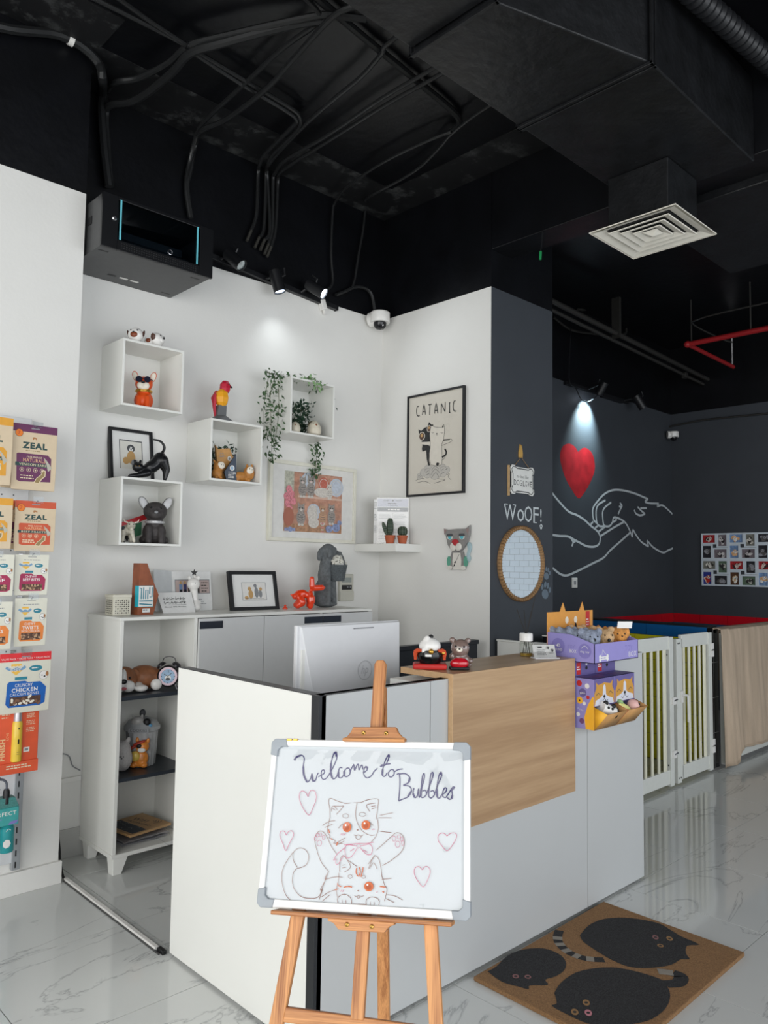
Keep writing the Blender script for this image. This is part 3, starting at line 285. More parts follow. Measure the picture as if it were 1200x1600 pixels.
# ---------------------------------------------------------------- floor with its tiles
fl = struct(Bx('floor', None, grout, -4.2, 7.0, -5.2, 2.4, -.12, -.004, 0))
tm = None
for i in range(-7, 12):
    for j in range(-9, 4):
        x0 = .03+.613*i; y0 = .606*j
        if x0 > 6.9 or y0 > 2.14 or x0+.61 < -4.1 or y0+.6 < -5.1: continue
        if tm is None:
            o = MB().box(.0018, .6112, .0018, .6042, -.02, 0).done('tile', fl, tile_m, smooth=False, bevel=.0008, seg=1); tm = o.data; o.modifiers.clear()
        else:
            o = bpy.data.objects.new('tile', tm); COL.objects.link(o); o.parent = fl
        o.location = (x0, y0, 0)
# ---------------------------------------------------------------- ceiling, walls
ZP = 3.247   # where the white and grey paint stops
ceiling = struct(Bx('ceiling', None, black_paint, -4.2, 7.0, -5.2, 2.4, 3.995, 4.15, 0))
def smears():
    # old plaster showing through the black paint along the edges of the ceiling
    m = bpy.data.materials.new('plaster_smears'); m.use_nodes = True; nt = m.node_tree; N = nt.nodes.new; K = nt.links.new; b = nt.nodes['Principled BSDF']
    tc = N('ShaderNodeTexCoord'); n = N('ShaderNodeTexNoise'); n.inputs['Scale'].default_value = 5; n.inputs['Detail'].default_value = 9; n.inputs['Roughness'].default_value = .7; K(tc.outputs['Object'], n.inputs[0])
    r = N('ShaderNodeValToRGB'); e = r.color_ramp.elements; e[0].position = .52; e[0].color = lin((12, 13, 16))+(1,); e[1].position = .72; e[1].color = lin((86, 88, 88))+(1,)
    K(n.outputs[0], r.inputs[0]); K(r.outputs[0], b.inputs['Base Color']); b.inputs['Roughness'].default_value = .6; return m
sm_ = smears()
Bx('plaster_band', ceiling, sm_, -.05, 2.235, 1.72, 2.09, 3.990, 3.996, 0); Bx('plaster_band', ceiling, sm_, 1.95, 2.235, .3, 1.72, 3.990, 3.996, 0); Bx('plaster_band', ceiling, sm_, -2.0, -.05, 1.45, 1.81, 3.990, 3.996, 0)
def wall(name, x0, x1, y0, y1, low, high=black_paint, z=ZP):
    b = MB(); b.box(x0, x1, y0, y1, -.1, z); b.mat(1).box(x0, x1, y0, y1, z, 4.05); return struct(b.done(name, None, [low, high], smooth=False))
wall('wall_left', -4.1, -.052, 1.812, 2.4, white_paint, z=3.283)
struct(Bx('baseboard_left', None, white_paint, -4.0, -.04, 1.792, 1.812, 0, .1, .003))
wall('wall_back', -.06, 2.24, 2.091, 2.4, white_paint)
bb = struct(Bx('baseboard_back', None, mat('grey_marble_skirting', (186, 186, 182), .2, var=.06, scale=6), -.05, 2.235, 2.08, 2.092, 0, .14, .002))
struct(Bx('trim_2', None, white_paint, -.05, .155, 2.075, 2.092, .37, .395, .003))
# the column: white on the side towards the counter, charcoal on the two faces of the play room
b = MB(); b.box(2.235, 2.27, 1.101, 2.3, -.1, ZP).mat(1).box(2.2355, 2.911, 1.1008, 2.3, -.1, ZP).mat(2).box(2.2352, 2.9112, 1.1005, 2.3, ZP, 4.05)
column = struct(b.done('column', None, [white_paint, grey_paint, black_paint], smooth=False))
struct(Bx('baseboard_side', None, white_paint, 2.221, 2.236, 1.10, 2.08, 0, .105, .003))
mural_wall = wall('wall_mural', 2.9, 6.95, 2.143, 2.4, grey_paint)
wr = wall('wall_right', 6.845, 7.0, -5.1, 2.3, grey_paint)
struct(Bx('beam', None, black_paint, 2.236, 2.45, -5.0, 1.10, 3.485, 3.995, .004))
# shop windows behind the camera: piers, sill and header around the openings
def front(name, boxes):
    b = MB()
    for q in boxes: b.box(*q)
    return struct(b.done(name, None, white_paint, smooth=False))
front('wall_window', [(-4.15, -4.0, -5.1, 1.9, 3.2, 4.05), (-4.15, -4.0, -5.1, 1.9, -.1, .12), (-4.15, -4.0, -5.1, -4.6, .12, 3.2), (-4.15, -4.0, 1.1, 1.9, .12, 3.2), (-4.1, -4.04, -1.8, -1.72, .12, 3.2)])
front('wall_shopfront', [(-4.15, 6.95, -5.15, -5.0, 3.2, 4.05), (-4.15, 6.95, -5.15, -5.0, -.1, .12), (-4.15, -3.6, -5.15, -5.0, .12, 3.2), (5.0, 6.95, -5.15, -5.0, .12, 3.2), (.8, .88, -5.12, -5.03, .12, 3.2)])
# white tiled part of the right wall (seen in the round mirror)
b = MB()
for k in range(36):
    for i in range(28):
        y = -1.0-.153*i-(.0765 if k % 2 else 0); b.box(6.838, 6.848, y-.15, y, .1+.078*k, .175+.078*k)
b.done('wall_tiles', wr, mat('white_glazed_tile', (206, 220, 232), .12, var=.02, scale=2), smooth=False, kind='stuff')
struct(Bx('trim_1', None, mat('tile_grout', (150, 156, 160), .8), 6.84, 6.846, -5.0, -.9, .0, 2.92, 0))

# painted mural on the charcoal wall
chalk = mat('pale_grey_wall_paint', (196, 203, 206), .6, var=.05)
heart_red = mat('red_wall_paint', (160, 26, 34), .5, var=.25, scale=9)
a = Art((0, 2.143, 0), (1, 0, 0), (0, 0, 1), .0002)
for s in D['mural']:
    a.stroke(s, .021, chalk, 5)
a.done('line_mural', mural_wall)
a = Art((0, 2.143, 0), (1, 0, 0), (0, 0, 1), .0002); h = D['heart']; h = h + [h[0]]
a.poly([(p.x, p.y) for p in spline([(x, z, 0) for x, z in D['heart']], 4)], heart_red).done('heart_mural', mural_wall)
# paw prints and WOOF! on the column
a = Art((0, 1.1008, 0), (1, 0, 0), (0, 0, 1), .0003)
for (t, x, w, hh) in (('W', 2.435, .125, .1), ('o', 2.548, .075, .08), ('O', 2.632, .085, .105), ('F', 2.716, .062, .1), ('!', 2.772, .016, .085)):
    a.text(t, x, 1.83 if t != 'o' else 1.818, hh, chalk, w)
for x, w in ((2.392, .034), (2.478, .034), (2.703, .04)): a.rect(x-w/2, 1.878 if x < 2.6 else 1.776, x+w/2, 1.883 if x < 2.6 else 1.781, chalk)
a.paw(2.772, 1.752, .022, chalk)
tag(a.done('wall_lettering'), 'pale WOOF! lettering on the charcoal column above the round mirror', 'lettering')
grey_decal = mat('blue_grey_decal', (104, 118, 130), .5)
for i, (x, z, r) in enumerate(((2.838, 1.44, .052), (2.826, 1.325, .07))):
    a = Art((0, 1.1008, 0), (1, 0, 0), (0, 0, 1), .0003).paw(x, z, r, grey_decal, -.25)
    tag(a.done('paw_decal'), ('upper smaller' if i == 0 else 'lower larger')+' grey paw print on the column beside the round mirror', 'decal')
# ---------------------------------------------------------------- reception counter
oak = wood('oak_laminate', (165, 132, 98), (188, 156, 120), 0, 8, .05, .4)
oak_edge = wood('oak_edge', (196, 158, 116), (212, 176, 134), 0, 7, .3, .45)
H = 1.077
shaded_lam = mat('shaded_white_laminate', (188, 190, 190), .3, var=.01, scale=3)  # white laminate greyed: dimmer light on the counter front painted into the colour
rd = thing('reception_counter', 'white L-shaped reception counter with black edges and a raised oak bar', 'counter', (0, 0, 0))
Bx('side_panel', rd, white_lam, 0, .025, .037, .859, .012, H-.002, .001)
b = MB().box(.0, .028, .036, .86, H-.002, H).box(.025, .045, .037, .857, .012, H-.001)
b.done('side_panel_edge', rd, black_edge, smooth=False)
lab(Bx('corner_post', rd, black_edge, .0005, .03, .0, .036, .005, H, .001), 'black strip at the counter corner')
for x0, x1 in ((.012, .505), (.508, 1.528), (1.532, 2.032)):
    Bx('front_panel', rd, white_lam, x0, x1, -.001, .0, .012, H-.001, 0) if False else Bx('front_panel', rd, shaded_lam, x0, x1, 0, .012, .012, H-.0015, .0008)
Bx('front_core', rd, black_edge, .012, 2.028, .012, .036, .01, H, 0)
Bx('top_edge', rd, black_edge, .01, 2.03, .0, .036, H-.0015, H, 0)
Bx('end_panel', rd, shaded_lam, 2.008, 2.032, .036, .62, .012, H, .001)
Bx('inner_shelf', rd, white_lam, .55, 2.008, .036, .25, 1.03, 1.055, .001)
Bx('desk_top', rd, white_lam, .045, 2.0, .036, .66, .72, .745, .002)
lab(Bx('bar_top', rd, oak, .601, 1.402, -.02, .243, 1.072, 1.094, .0012), 'oak bar top')
lab(Bx('bar_front', rd, oak, .6035, 1.402, -.0205, -.001, .534, 1.0935, .0008), 'oak front panel')
lab(Bx('bar_end', rd, oak_edge, .6, .6036, -.0203, .243, 1.0715, 1.0938, 0), 'pale oak edge strip')
lab(Bx('bar_end', rd, oak_edge, .6, .6036, -.0203, -.001, .534, 1.0715, 0), 'pale oak edge strip')
Bx('plinth', rd, black_edge, .03, 2.0, .03, .05, 0, .012, 0)
Bx('plinth', rd, black_edge, .03, .05, .05, .85, 0, .012, 0)

# dark low cabinet behind the counter
dn = mat('navy_black_laminate', (24, 28, 36), .4)
t = thing('low_partition', 'navy-black low partition panel behind the counter, before the white side wall', 'partition', (1.95, 1.3, 0))
Bx('body', t, dn, -.55, .19, -.18, -.14, 0, 1.018, .002); Bx('top', t, dn, -.56, .2, -.185, -.135, 1.018, 1.043, .003)
# white staff gate beside the column
t = thing('swing_gate', 'plain white panel gate between the column and the oak bar', 'gate', (2.3, 1.0, 0))
Bx('panel', t, white_lam, -.012, .012, -.26, .085, .12, 1.03, .002); Bx('top_rail', t, white_lam, -.016, .016, -.265, .09, 1.03, 1.042, .003); Bx('hinge', t, chrome, -.005, .005, .085, .1, .3, .4, .001); Bx('hinge', t, chrome, -.005, .005, .085, .1, .8, .9, .001)

# all-in-one computer, back to the camera
t = thing('desktop_computer', 'white all-in-one computer seen from behind on the desk', 'computer', (.565, .5, .745))
mon = mat('silver_white_plastic', (222, 223, 225), .35, var=.01)
b = MB(); A_ = [(-.275, .17), (.275, .17), (.275, .502), (-.275, .502)]
b.ring_loft([[Vector((x, .012, z)) for x, z in A_], [Vector((x, -.004, z)) for x, z in A_], [Vector((x*.99, -.006, .336+(z-.336)*.99)) for x, z in A_]])
b.done('screen_housing', t, mon, smooth=False, bevel=.002)
b = MB(); b.ring_loft([[Vector(p) for p in ((-.262, -.006, .18), (.268, -.006, .18), (.268, -.006, .5), (-.262, -.006, .5))], [Vector(p) for p in ((-.19, -.028, .18), (.262, -.028, .18), (.262, -.022, .496), (-.255, -.012, .494))]])
b.done('rear_cover', t, mon, smooth=False, bevel=.002)
Bx('screen', t, ink, -.265, .265, .0121, .0135, .19, .49, 0)
Bx('stand', t, mon, -.05, .05, -.034, -.02, .02, .2, .003); Bx('foot', t, mon, -.13, .13, -.11, .1, 0, .014, .004); Bx('vent_slot', t, mid_grey, -.0, .11, -.0235, -.0225, .478, .482, 0); Bx('port_cover', t, white_lam, -.256, -.222, -.0135, -.006, .2, .41, .001)
logo = mat('grey_logo', (196, 197, 200), .3)
a = Art((.06, -.0285, .31), (1, 0, 0), (0, -.02, 1)); a.ring(0, 0, .038, .038, .003, logo).text('hp', 0, -.002, .044, logo, .036, 0, .25); a.done('logo', t)

# ---------------------------------------------------------------- sideboard against the back wall
sb = thing('sideboard', 'white sideboard with an open shelf bay and three doors by the back wall', 'sideboard', (.16, 1.71, 0))
Wd, Dp, Ht = 1.645, .375, 1.213
x_ = [0, .41, .826, 1.245, Wd]
Bx('top', sb, white_lam, -.006, Wd, -.01, Dp, Ht-.016, Ht, .001); Bx('bottom', sb, white_lam, -.004, Wd, -.004, Dp, .078, .096, .001)
Bx('side_panel', sb, white_lam, 0, .018, 0, Dp, .096, Ht-.016, .001); Bx('side_panel', sb, white_lam, Wd-.018, Wd, 0, Dp, .096, Ht-.016, .001)
for x in (x_[1]-.009, x_[3]-.009): Bx('divider', sb, white_lam, x, x+.018, 0, Dp-.01, .096, Ht-.016, .001)
Bx('back_panel', sb, white_lam, .018, Wd-.018, Dp-.01, Dp, .096, Ht-.016, 0)
sh_m = mat('charcoal_shelf', (50, 56, 64), .4)
for z in (.445, .83): lab(Bx('shelf', sb, sh_m, .018, x_[1]-.009, .005, Dp-.01, z-.018, z, .001), 'charcoal shelf board')
door_m = mat('light_grey_laminate', (210, 211, 211), .3, var=.01)
hd = mat('dark_blue_handle', (60, 66, 76), .25, metal=.6)
for i, (x0, x1) in enumerate(((.421, .824), (.828, 1.243), (1.247, Wd-.002))):
    d = Bx('door', sb, door_m, x0, x1, -.018, -.0005, .1, Ht-.02, .001)
    hx = x0+.0 if i != 1 else x1-.135
    if i == 1: hx = x1-.137
    h = MB().box(hx, hx+.137, -.0205, -.018, 1.14, 1.146).box(hx, hx+.137, -.0205, -.018, 1.172, 1.178).box(hx, hx+.006, -.0205, -.018, 1.146, 1.172).box(hx+.131, hx+.137, -.0205, -.018, 1.146, 1.172).box(hx+.006, hx+.131, -.0195, -.018, 1.146, 1.172)
    h.done('handle', d, hd, smooth=False)
for x, y in ((.006, .0), (.006, Dp-.09), (Wd-.09, 0), (Wd-.09, Dp-.09), (.8, 0)):
    q = [(x, y), (x+.075, y), (x+.075, y+.07), (x, y+.07)]; r_ = [(x+.002, y+.002), (x+.045, y+.002), (x+.045, y+.05), (x+.002, y+.05)]
    MB().ring_loft([[Vector((a, c, 0)) for a, c in r_], [Vector((a, c, .078)) for a, c in q]]).done('foot', sb, white_lam, smooth=False, bevel=.002)

# ---------------------------------------------------------------- wall cubes
def cube(x, z, label, s=.345):
    t = thing('wall_cube', label, 'shelf', (x+s/2, 1.837, z), group='white wall cubes')
    d = .253; h = s/2; k = .012
    Bx('side_panel', t, white_lam, -h, -h+k, 0, d, 0, s, .0008); Bx('side_panel', t, white_lam, h-k, h, 0, d, 0, s, .0008)
    Bx('top_panel', t, white_lam, -h+k, h-k, 0, d, s-k, s, .0008); Bx('bottom_panel', t, white_lam, -h+k, h-k, 0, d, 0, k, .0008); Bx('back_panel', t, white_lam, -h+k, h-k, d-.006, d, k, s-k, 0)
    return t
cube(.178, 2.275, 'white wall cube holding the orange bulldog figurine')
cube(.699, 1.938, 'white wall cube holding tan cat figurines and a navy award')
cube(1.24, 2.272, 'white wall cube draped with ivy, holding two bird figurines')
cube(.194, 1.567, 'lowest white wall cube, holding the black french bulldog figurine')

# corner shelf on the side wall
t = thing('wall_shelf', 'short white floating shelf in the corner below the cat poster', 'shelf', (2.118, 1.89, 1.575)); Bx('board', t, white_lam, -.118, .117, -.2, .2, 0, .052, .002); Bx('end_cap', t, white_lam, -.117, .116, -.202, -.2, .001, .051, 0)
# ---------------------------------------------------------------- small materials
M_ = mat
orange = M_('orange_glaze', (226, 84, 28), .4); cream = M_('cream_glaze', (236, 228, 212), .4); soot = M_('black_glaze', (20, 21, 24), .3); brown = M_('brown_glaze', (128, 62, 34), .4)
gold = M_('gold', (206, 160, 72), .28, metal=.9); navy_lens = M_('navy_lens', (22, 24, 44), .12); china = M_('white_china', (234, 232, 228), .2)
silver = M_('silver_glitter', (196, 196, 198), .3, metal=.6, bump=.8, bscale=260); char = M_('charcoal_resin', (62, 58, 58), .6, var=.25, scale=60, bump=.3)
tan = M_('tan_resin', (184, 124, 58), .5, var=.2, scale=40); olive = M_('olive_glaze', (104, 92, 62), .35, var=.2); beak_b = M_('rust_glaze', (150, 84, 44), .4)
leaf_m = M_('ivy_leaf', (64, 92, 58), .5, var=.45, scale=25); leaf_d = M_('dark_ivy_leaf', (34, 62, 44), .5, var=.4, scale=25); stem_m = M_('ivy_stem', (86, 92, 60), .6)
glass = pane('clear_glass_pane'); frame_black = M_('black_frame_wood', (24, 25, 28), .4, var=.1)
yellow = M_('yellow_paint', (238, 166, 30), .45); parrot_red = M_('parrot_red', (190, 22, 52), .45); slate = M_('slate_grey_paint', (98, 100, 102), .45)
pinkish = M_('pink_print', (226, 150, 160), .5); blue_p = M_('pale_blue_print', (150, 182, 208), .5); terracotta = M_('terracotta', (178, 92, 58), .6, var=.1); tan_print = M_('tan_print', (200, 160, 104), .5)

def picture(name, label, loc, rot, w, h, d, bw, fm, matc, aw, ah, lean=0, ay=0, group=None):
    # bottom-centre origin, front towards -y; returns the thing and an Art on the picture
    t = thing(name, label, 'picture', loc, (-lean, 0, rot), group)
    b = MB(); b.box(-w/2, w/2, 0, d, 0, bw).box(-w/2, w/2, 0, d, h-bw, h).box(-w/2, -w/2+bw, 0, d, bw, h-bw).box(w/2-bw, w/2, 0, d, bw, h-bw)
    b.done('frame', t, fm, smooth=False, bevel=.0015)
    Bx('mat_board', t, matc, -w/2+bw, w/2-bw, d*.45, d*.6, bw, h-bw, 0)
    a = Art((0, d*.45, h/2+ay), (1, 0, 0), (0, 0, 1), .00003)
    MB().add([(-w/2+bw, d*.2, bw), (w/2-bw, d*.2, bw), (w/2-bw, d*.2, h-bw), (-w/2+bw, d*.2, h-bw)], [(0, 1, 2, 3)]).done('glass', t, glass)
    return t, a
def eyes(t, pts, r, m=soot):
    for p in pts: MB().ell(p, (r, r, r), n=8, k=6).done('eye', t, m)
def pair(name, t, m, items, label=None):
    # two alike parts, one mesh each
    for it in items:
        o = MB().ell(*it).done(name, t, m)
        if label: o['label'] = label

# --- cube 1: orange bulldog; two dog heads on top
t = thing('bulldog_figurine', 'orange french bulldog figurine in sunglasses and a gold collar', 'figurine', (.349, 1.94, 2.287), -32)
blob('body', t, orange, [('e', (0, .005, .05), (.05, .046, .054)), ('e', (0, 0, .1), (.034, .032, .03)), ('e', (0, -.006, .138), (.046, .04, .04)), ('c', ((-.022, -.03, .06), (-.023, -.042, .008)), (.016, .013)), ('c', ((.022, -.03, .06), (.023, -.042, .008)), (.016, .013)), ('e', (-.046, .0, .18), (.017, .007, .03), (0, -.25, 0)), ('e', (.046, .0, .18), (.017, .007, .03), (0, .25, 0))], .0035)
pair('inner_ear', t, cream, [((-.046, -.006, .178), (.013, .004, .025), (0, -.25, 0)), ((.046, -.006, .178), (.013, .004, .025), (0, .25, 0))], 'cream inner ear')
lab(blob('muzzle', t, cream, [('e', (-.014, -.04, .122), (.019, .014, .02)), ('e', (.014, -.04, .122), (.019, .014, .02)), ('e', (0, -.042, .112), (.02, .012, .012))], .003), 'cream muzzle')
MB().ell((0, -.056, .138), (.009, .006, .007)).done('nose', t, soot)
b = MB(); Mx = Matrix.Rotation(R(90), 4, 'X')
for s in (-1, 1): b.lathe([(0, -.003), (.0165, -.003), (.0165, .003), (0, .003)], n=20, M=Matrix.Translation((s*.021, -.05, .154)) @ Mx)
b.box(-.006, .006, -.051, -.048, .157, .16); b.tube([(-.036, -.046, .158), (-.046, -.01, .158)], .002).tube([(.036, -.046, .158), (.046, -.01, .158)], .002); b.done('sunglasses', t, navy_lens)
b = MB().lathe([(.033, .091), (.041, .092), (.041, .106), (.033, .107)], n=24)
for k in range(12):
    q = 2*math.pi*k/12; b.lathe([(.004, 0), (0, .008)], n=6, M=Matrix.Translation((.041*math.cos(q), .041*math.sin(q), .099)) @ Matrix.Rotation(q, 4, 'Z') @ Matrix.Rotation(R(90), 4, 'Y'))
b.box(-.012, .012, -.045, -.04, .09, .108); b.done('collar', t, gold)
def doghead(loc, rot, label, spot):
    t = thing('dog_head_figurine', label, 'figurine', loc, rot)
    MB().ell((0, 0, .038), (.04, .036, .038), n=20, k=14).done('head', t, china)
    MB().ell((0, -.028, .034), (.02, .012, .016)).done('muzzle', t, spot); MB().ell((0, -.04, .044), (.006, .004, .004)).done('nose', t, soot)
    for s in (-1, 1): MB().ell((s*.039, .002, .044), (.005, .013, .02), (0, s*.25, 0)).done('ear', t, M_('dark_brown_glaze', (74, 40, 26), .4))
    eyes(t, [(-.017, -.03, .056), (.017, -.03, .056)], .004); return t
doghead((.26, 1.872, 2.62), -44, 'small dog head figurine with brown muzzle, on top of the highest wall cube', brown)
t = doghead((.38, 1.874, 2.62), 35, 'small white dog figurine in profile with a brown ear, atop the highest wall cube', china)
MB().ell((-.02, .035, .022), (.026, .024, .022)).ell((-.036, .045, .034), (.006, .006, .012)).done('body', t, china); MB().ell((-.04, .03, .026), (.008, .014, .012)).done('brown_patch', t, brown)

# --- on cube 4: framed dog drawing and a stretching black cat
t, a = picture('framed_picture', 'black-framed small dog drawing behind the stretching black cat figurine', (.352, 2.03, 1.9125), 0, .25, .292, .03, .016, frame_black, paper, .1, .14, lean=9)
a.rect(-.066, -.075, .066, .086, dark_grey).rect(-.062, -.075, .062, .08, M_('cream_paper', (228, 226, 218), .6)).ell(0, .04, .022, .022, dark_grey).ell(0, .036, .012, .015, paper).ell(0, -.01, .024, .036, tan_print).ell(-.03, -.03, .018, .02, tan_print).ell(.02, -.04, .022, .022, mid_grey).ell(-.007, .043, .003, .003, ink).ell(.007, .043, .003, .003, ink).ell(0, .034, .004, .003, ink).done('drawing', t)
t = thing('cat_figurine', 'black cat figurine stretching with its tail raised, beside the framed dog drawing', 'figurine', (.366, 1.88, 1.912), -12)
blob('body', t, soot, [('c', ((-.105, -.03, .009), (-.055, -.025, .02), (-.01, -.015, .035)), (.011, .013, .02)), ('c', ((-.095, .02, .009), (-.05, .015, .02), (-.01, .01, .035)), (.011, .013, .02)), ('e', (-.062, -.012, .06), (.03, .026, .026)), ('c', ((-.03, 0, .045), (.02, 0, .075), (.055, 0, .115)), (.026, .034, .036), 3), ('c', ((.066, -.02, .105), (.088, -.022, .055), (.078, -.022, .008)), (.028, .016, .01)), ('c', ((.066, .02, .105), (.09, .022, .055), (.088, .022, .008)), (.028, .016, .01)), ('c', ((.06, 0, .14), (.075, 0, .175), (.055, 0, .207), (.015, 0, .214)), (.009, .008, .007, .006), 4), ('e', (-.08, -.018, .088), (.008, .006, .011), (0, -.3, 0)), ('e', (-.05, -.012, .09), (.008, .006, .011), (0, .2, 0))], .0035)
eyes(t, [(-.078, -.034, .064), (-.062, -.038, .064)], .003, M_('amber_eye', (150, 110, 40), .2))

# --- cube 4: black french bulldog, cow, flag
t = thing('bulldog_figurine', 'black french bulldog figurine with silver ears and a white collar', 'figurine', (.43, 1.925, 1.579), -22)
blob('body', t, char, [('e', (0, .012, .06), (.062, .056, .064)), ('e', (0, 0, .11), (.046, .04, .04)), ('e', (0, -.006, .172), (.062, .054, .052)), ('e', (0, -.046, .155), (.036, .022, .026)), ('c', ((-.03, -.03, .08), (-.032, -.05, .012)), (.022, .018)), ('c', ((.03, -.03, .08), (.032, -.05, .012)), (.022, .018)), ('e', (-.055, .02, .02), (.022, .036, .02)), ('e', (.055, .02, .02), (.022, .036, .02)), ('e', (-.06, .002, .215), (.024, .008, .042), (0, -.5, 0)), ('e', (.06, .002, .215), (.024, .008, .042), (0, .5, 0))], .0045)
pair('inner_ear', t, silver, [((-.061, -.007, .215), (.02, .005, .037), (0, -.5, 0)), ((.061, -.007, .215), (.02, .005, .037), (0, .5, 0))], 'silver glitter inner ear')
MB().lathe([(.044, .107), (.052, .108), (.052, .12), (.044, .121)], n=24, c=(0, 0, 0)).done('collar', t, silver); MB().ell((0, -.068, .165), (.01, .006, .008)).done('nose', t, mid_grey); eyes(t, [(-.026, -.053, .19), (.026, -.053, .19)], .006)
t = thing('cow_figurine', 'small cream cow figurine with horns beside the black bulldog', 'figurine', (.272, 1.905, 1.579), -20)
blob('body', t, M_('cow_cream', (206, 200, 184), .4, var=.35, scale=28), [('e', (-.005, .02, .066), (.03, .05, .028)), ('e', (.012, -.03, .088), (.022, .026, .022)), ('c', ((.012, -.045, .082), (.012, -.06, .07)), (.014, .011)), ('c', ((-.02, -.012, .06), (-.026, -.016, .008)), (.013, .008)), ('c', ((.018, -.012, .06), (.03, -.016, .008)), (.013, .008)), ('c', ((-.02, .05, .06), (-.024, .055, .008)), (.013, .008)), ('c', ((.014, .05, .06), (.022, .055, .008)), (.013, .008))], .003)
MB().tube([(-.004, -.03, .104), (-.02, -.032, .108), (-.026, -.036, .12)], [.004, .0035, .0015], 6).done('horn', t, cream); MB().tube([(.028, -.03, .104), (.044, -.032, .108), (.05, -.036, .12)], [.004, .0035, .0015], 6).done('horn', t, cream); eyes(t, [(.002, -.051, .094), (.022, -.051, .094)], .003); pair('grey_patch', t, dark_grey, [((-.024, -.005, .074), (.012, .02, .012)), ((.03, .03, .066), (.006, .02, .014))])
t = thing('small_flag', 'small red, green, white and black flag draped behind the cow figurine', 'flag', (.3, 2.02, 1.579), 0)
for nm, m, pl in (('red_band', red_ink, [(-.1, .135), (-.03, .105), (.13, .165), (.13, .135), (-.03, .075), (-.1, .105)]), ('black_band', ink, [(-.1, .1), (-.06, .08), (.0, .03), (.02, .0), (-.1, .0)]), ('white_band', paper, [(.02, .088), (.055, .1), (.055, .03), (.04, .02)]), ('black_band', ink, [(-.02, .075), (.02, .087), (.04, .03), (.03, .01)]), ('green_band', M_('flag_green', (40, 110, 70), .6), [(.056, .1), (.1, .118), (.1, .05), (.056, .03)])):
    MB().prism(pl, 0, .0012, lambda a, c, h: (a, h+.01*math.sin(a*40), c)).done(nm, t, m, smooth=False)

# --- cube 2: parrot on top, awards and cats inside
t = thing('parrot_figurine', 'faceted red and yellow parrot on a grey perch, atop a wall cube', 'figurine', (.815, 1.93, 2.283), -8)
b = MB(); b.ring_loft([[Vector((sx*x+ox, sy*y, z)) for sx, sy in ((-1, -1), (1, -1), (1, 1), (-1, 1))] for x, y, z, ox in ((.07, .05, 0, 0), (.026, .02, .04, 0), (.024, .019, .098, .004))]); b.done('perch', t, slate, smooth=False)
b = MB().lathe([(.018, .092), (.034, .115), (.04, .145), (.034, .175), (.02, .19)], (.006, 0, 0), 7); b.done('body', t, yellow, smooth=False)
b = MB().lathe([(.024, .178), (.031, .2), (.03, .225), (.016, .244)], (.024, 0, 0), 7).tube([(-.03, .008, .16), (-.034, .012, .1), (-.026, .012, .03)], [.012, .012, .006], 5).tube([(-.006, .026, .18), (-.026, .028, .14), (-.03, .02, .09)], [.02, .022, .008], 5); b.done('head_and_wing', t, parrot_red, smooth=False)
MB().lathe([(.008, 0), (.006, .012), (0, .02)], n=6, M=Matrix.Translation((.05, -.004, .218)) @ Matrix.Rotation(R(115), 4, 'Y')).done('beak', t, soot); eyes(t, [(.036, -.026, .222)], .004)
def slab(name, label, loc, rot, poly, d, m, cat='award'):
    t = thing(name, label, cat, loc, rot); MB().prism(poly, 0, d, lambda a, c, h: (a, h, c)).done('body', t, m, smooth=False, bevel=.001); return t
t = slab('wooden_award', 'light wooden slanted award behind the navy award', (.862, 1.95, 1.951), -10, [(-.03, 0), (.05, 0), (.06, .13), (.03, .195), (-.04, .185), (-.055, .205)], .022, M_('award_wood', (200, 148, 84), .45, var=.15, scale=20))
Art((0, 0, 0), (1, 0, 0), (0, 0, 1)).ell(.03, .135, .012, .015, china).ell(.03, .135, .006, .008, mid_grey).lines(-.03, .16, .0, .01, 3, .004, mid_grey).done('print', t)
t = slab('navy_award', 'navy blue pointed award with a round white emblem and small lettering', (.872, 1.9, 1.951), -12, [(-.02, 0), (.04, 0), (.032, .16), (-.036, .05)], .018, M_('navy_gloss', (34, 52, 72), .3))
Art((0, 0, 0), (1, 0, 0), (0, 0, 1)).ell(.01, .075, .014, .016, china).ell(.01, .075, .009, .011, blue_p).lines(-.012, .05, .032, .008, 5, .003, china, 3).done('print', t)
def tancat(loc, rot, label, lying):
    t = thing('cat_figurine', label, 'figurine', loc, rot)
    if lying:
        blob('body', t, tan, [('e', (-.02, 0, .032), (.05, .03, .03)), ('e', (.032, -.004, .056), (.034, .028, .044)), ('e', (.05, -.004, .1), (.008, .005, .012)), ('e', (.018, -.004, .098), (.008, .005, .012)), ('e', (-.045, -.01, .012), (.014, .014, .012)), ('e', (.02, -.02, .012), (.014, .014, .012)), ('c', ((-.06, .01, .03), (-.07, .0, .06), (-.055, 0, .075)), (.012, .011, .008))], .0035)
        MB().ell((.028, -.026, .07), (.022, .009, .024), (0, .3, 0)).done('face', t, cream); eyes(t, [(.02, -.035, .078), (.036, -.035, .074)], .0026)
    else:
        blob('body', t, tan, [('e', (0, 0, .035), (.03, .028, .036)), ('e', (.006, -.004, .075), (.03, .027, .03)), ('e', (-.018, 0, .103), (.007, .005, .012), (0, -.3, 0)), ('e', (.024, 0, .1), (.007, .005, .01)), ('e', (-.012, -.024, .01), (.01, .012, .01)), ('e', (.012, -.024, .01), (.01, .012, .01))], .0035)
        MB().ell((.014, -.024, .08), (.022, .009, .021), (0, .3, 0)).done('face', t, cream); eyes(t, [(.012, -.034, .083), (.026, -.031, .082)], .0026)
    return t
tancat((.785, 1.90, 1.951), -10, 'tan cat figurine with a white face sitting upright beside the slanted awards', 0)
tancat((.965, 1.905, 1.951), -6, 'tan cat figurine with a white face lying right of the navy award', 1)
rnd = random.Random(3)
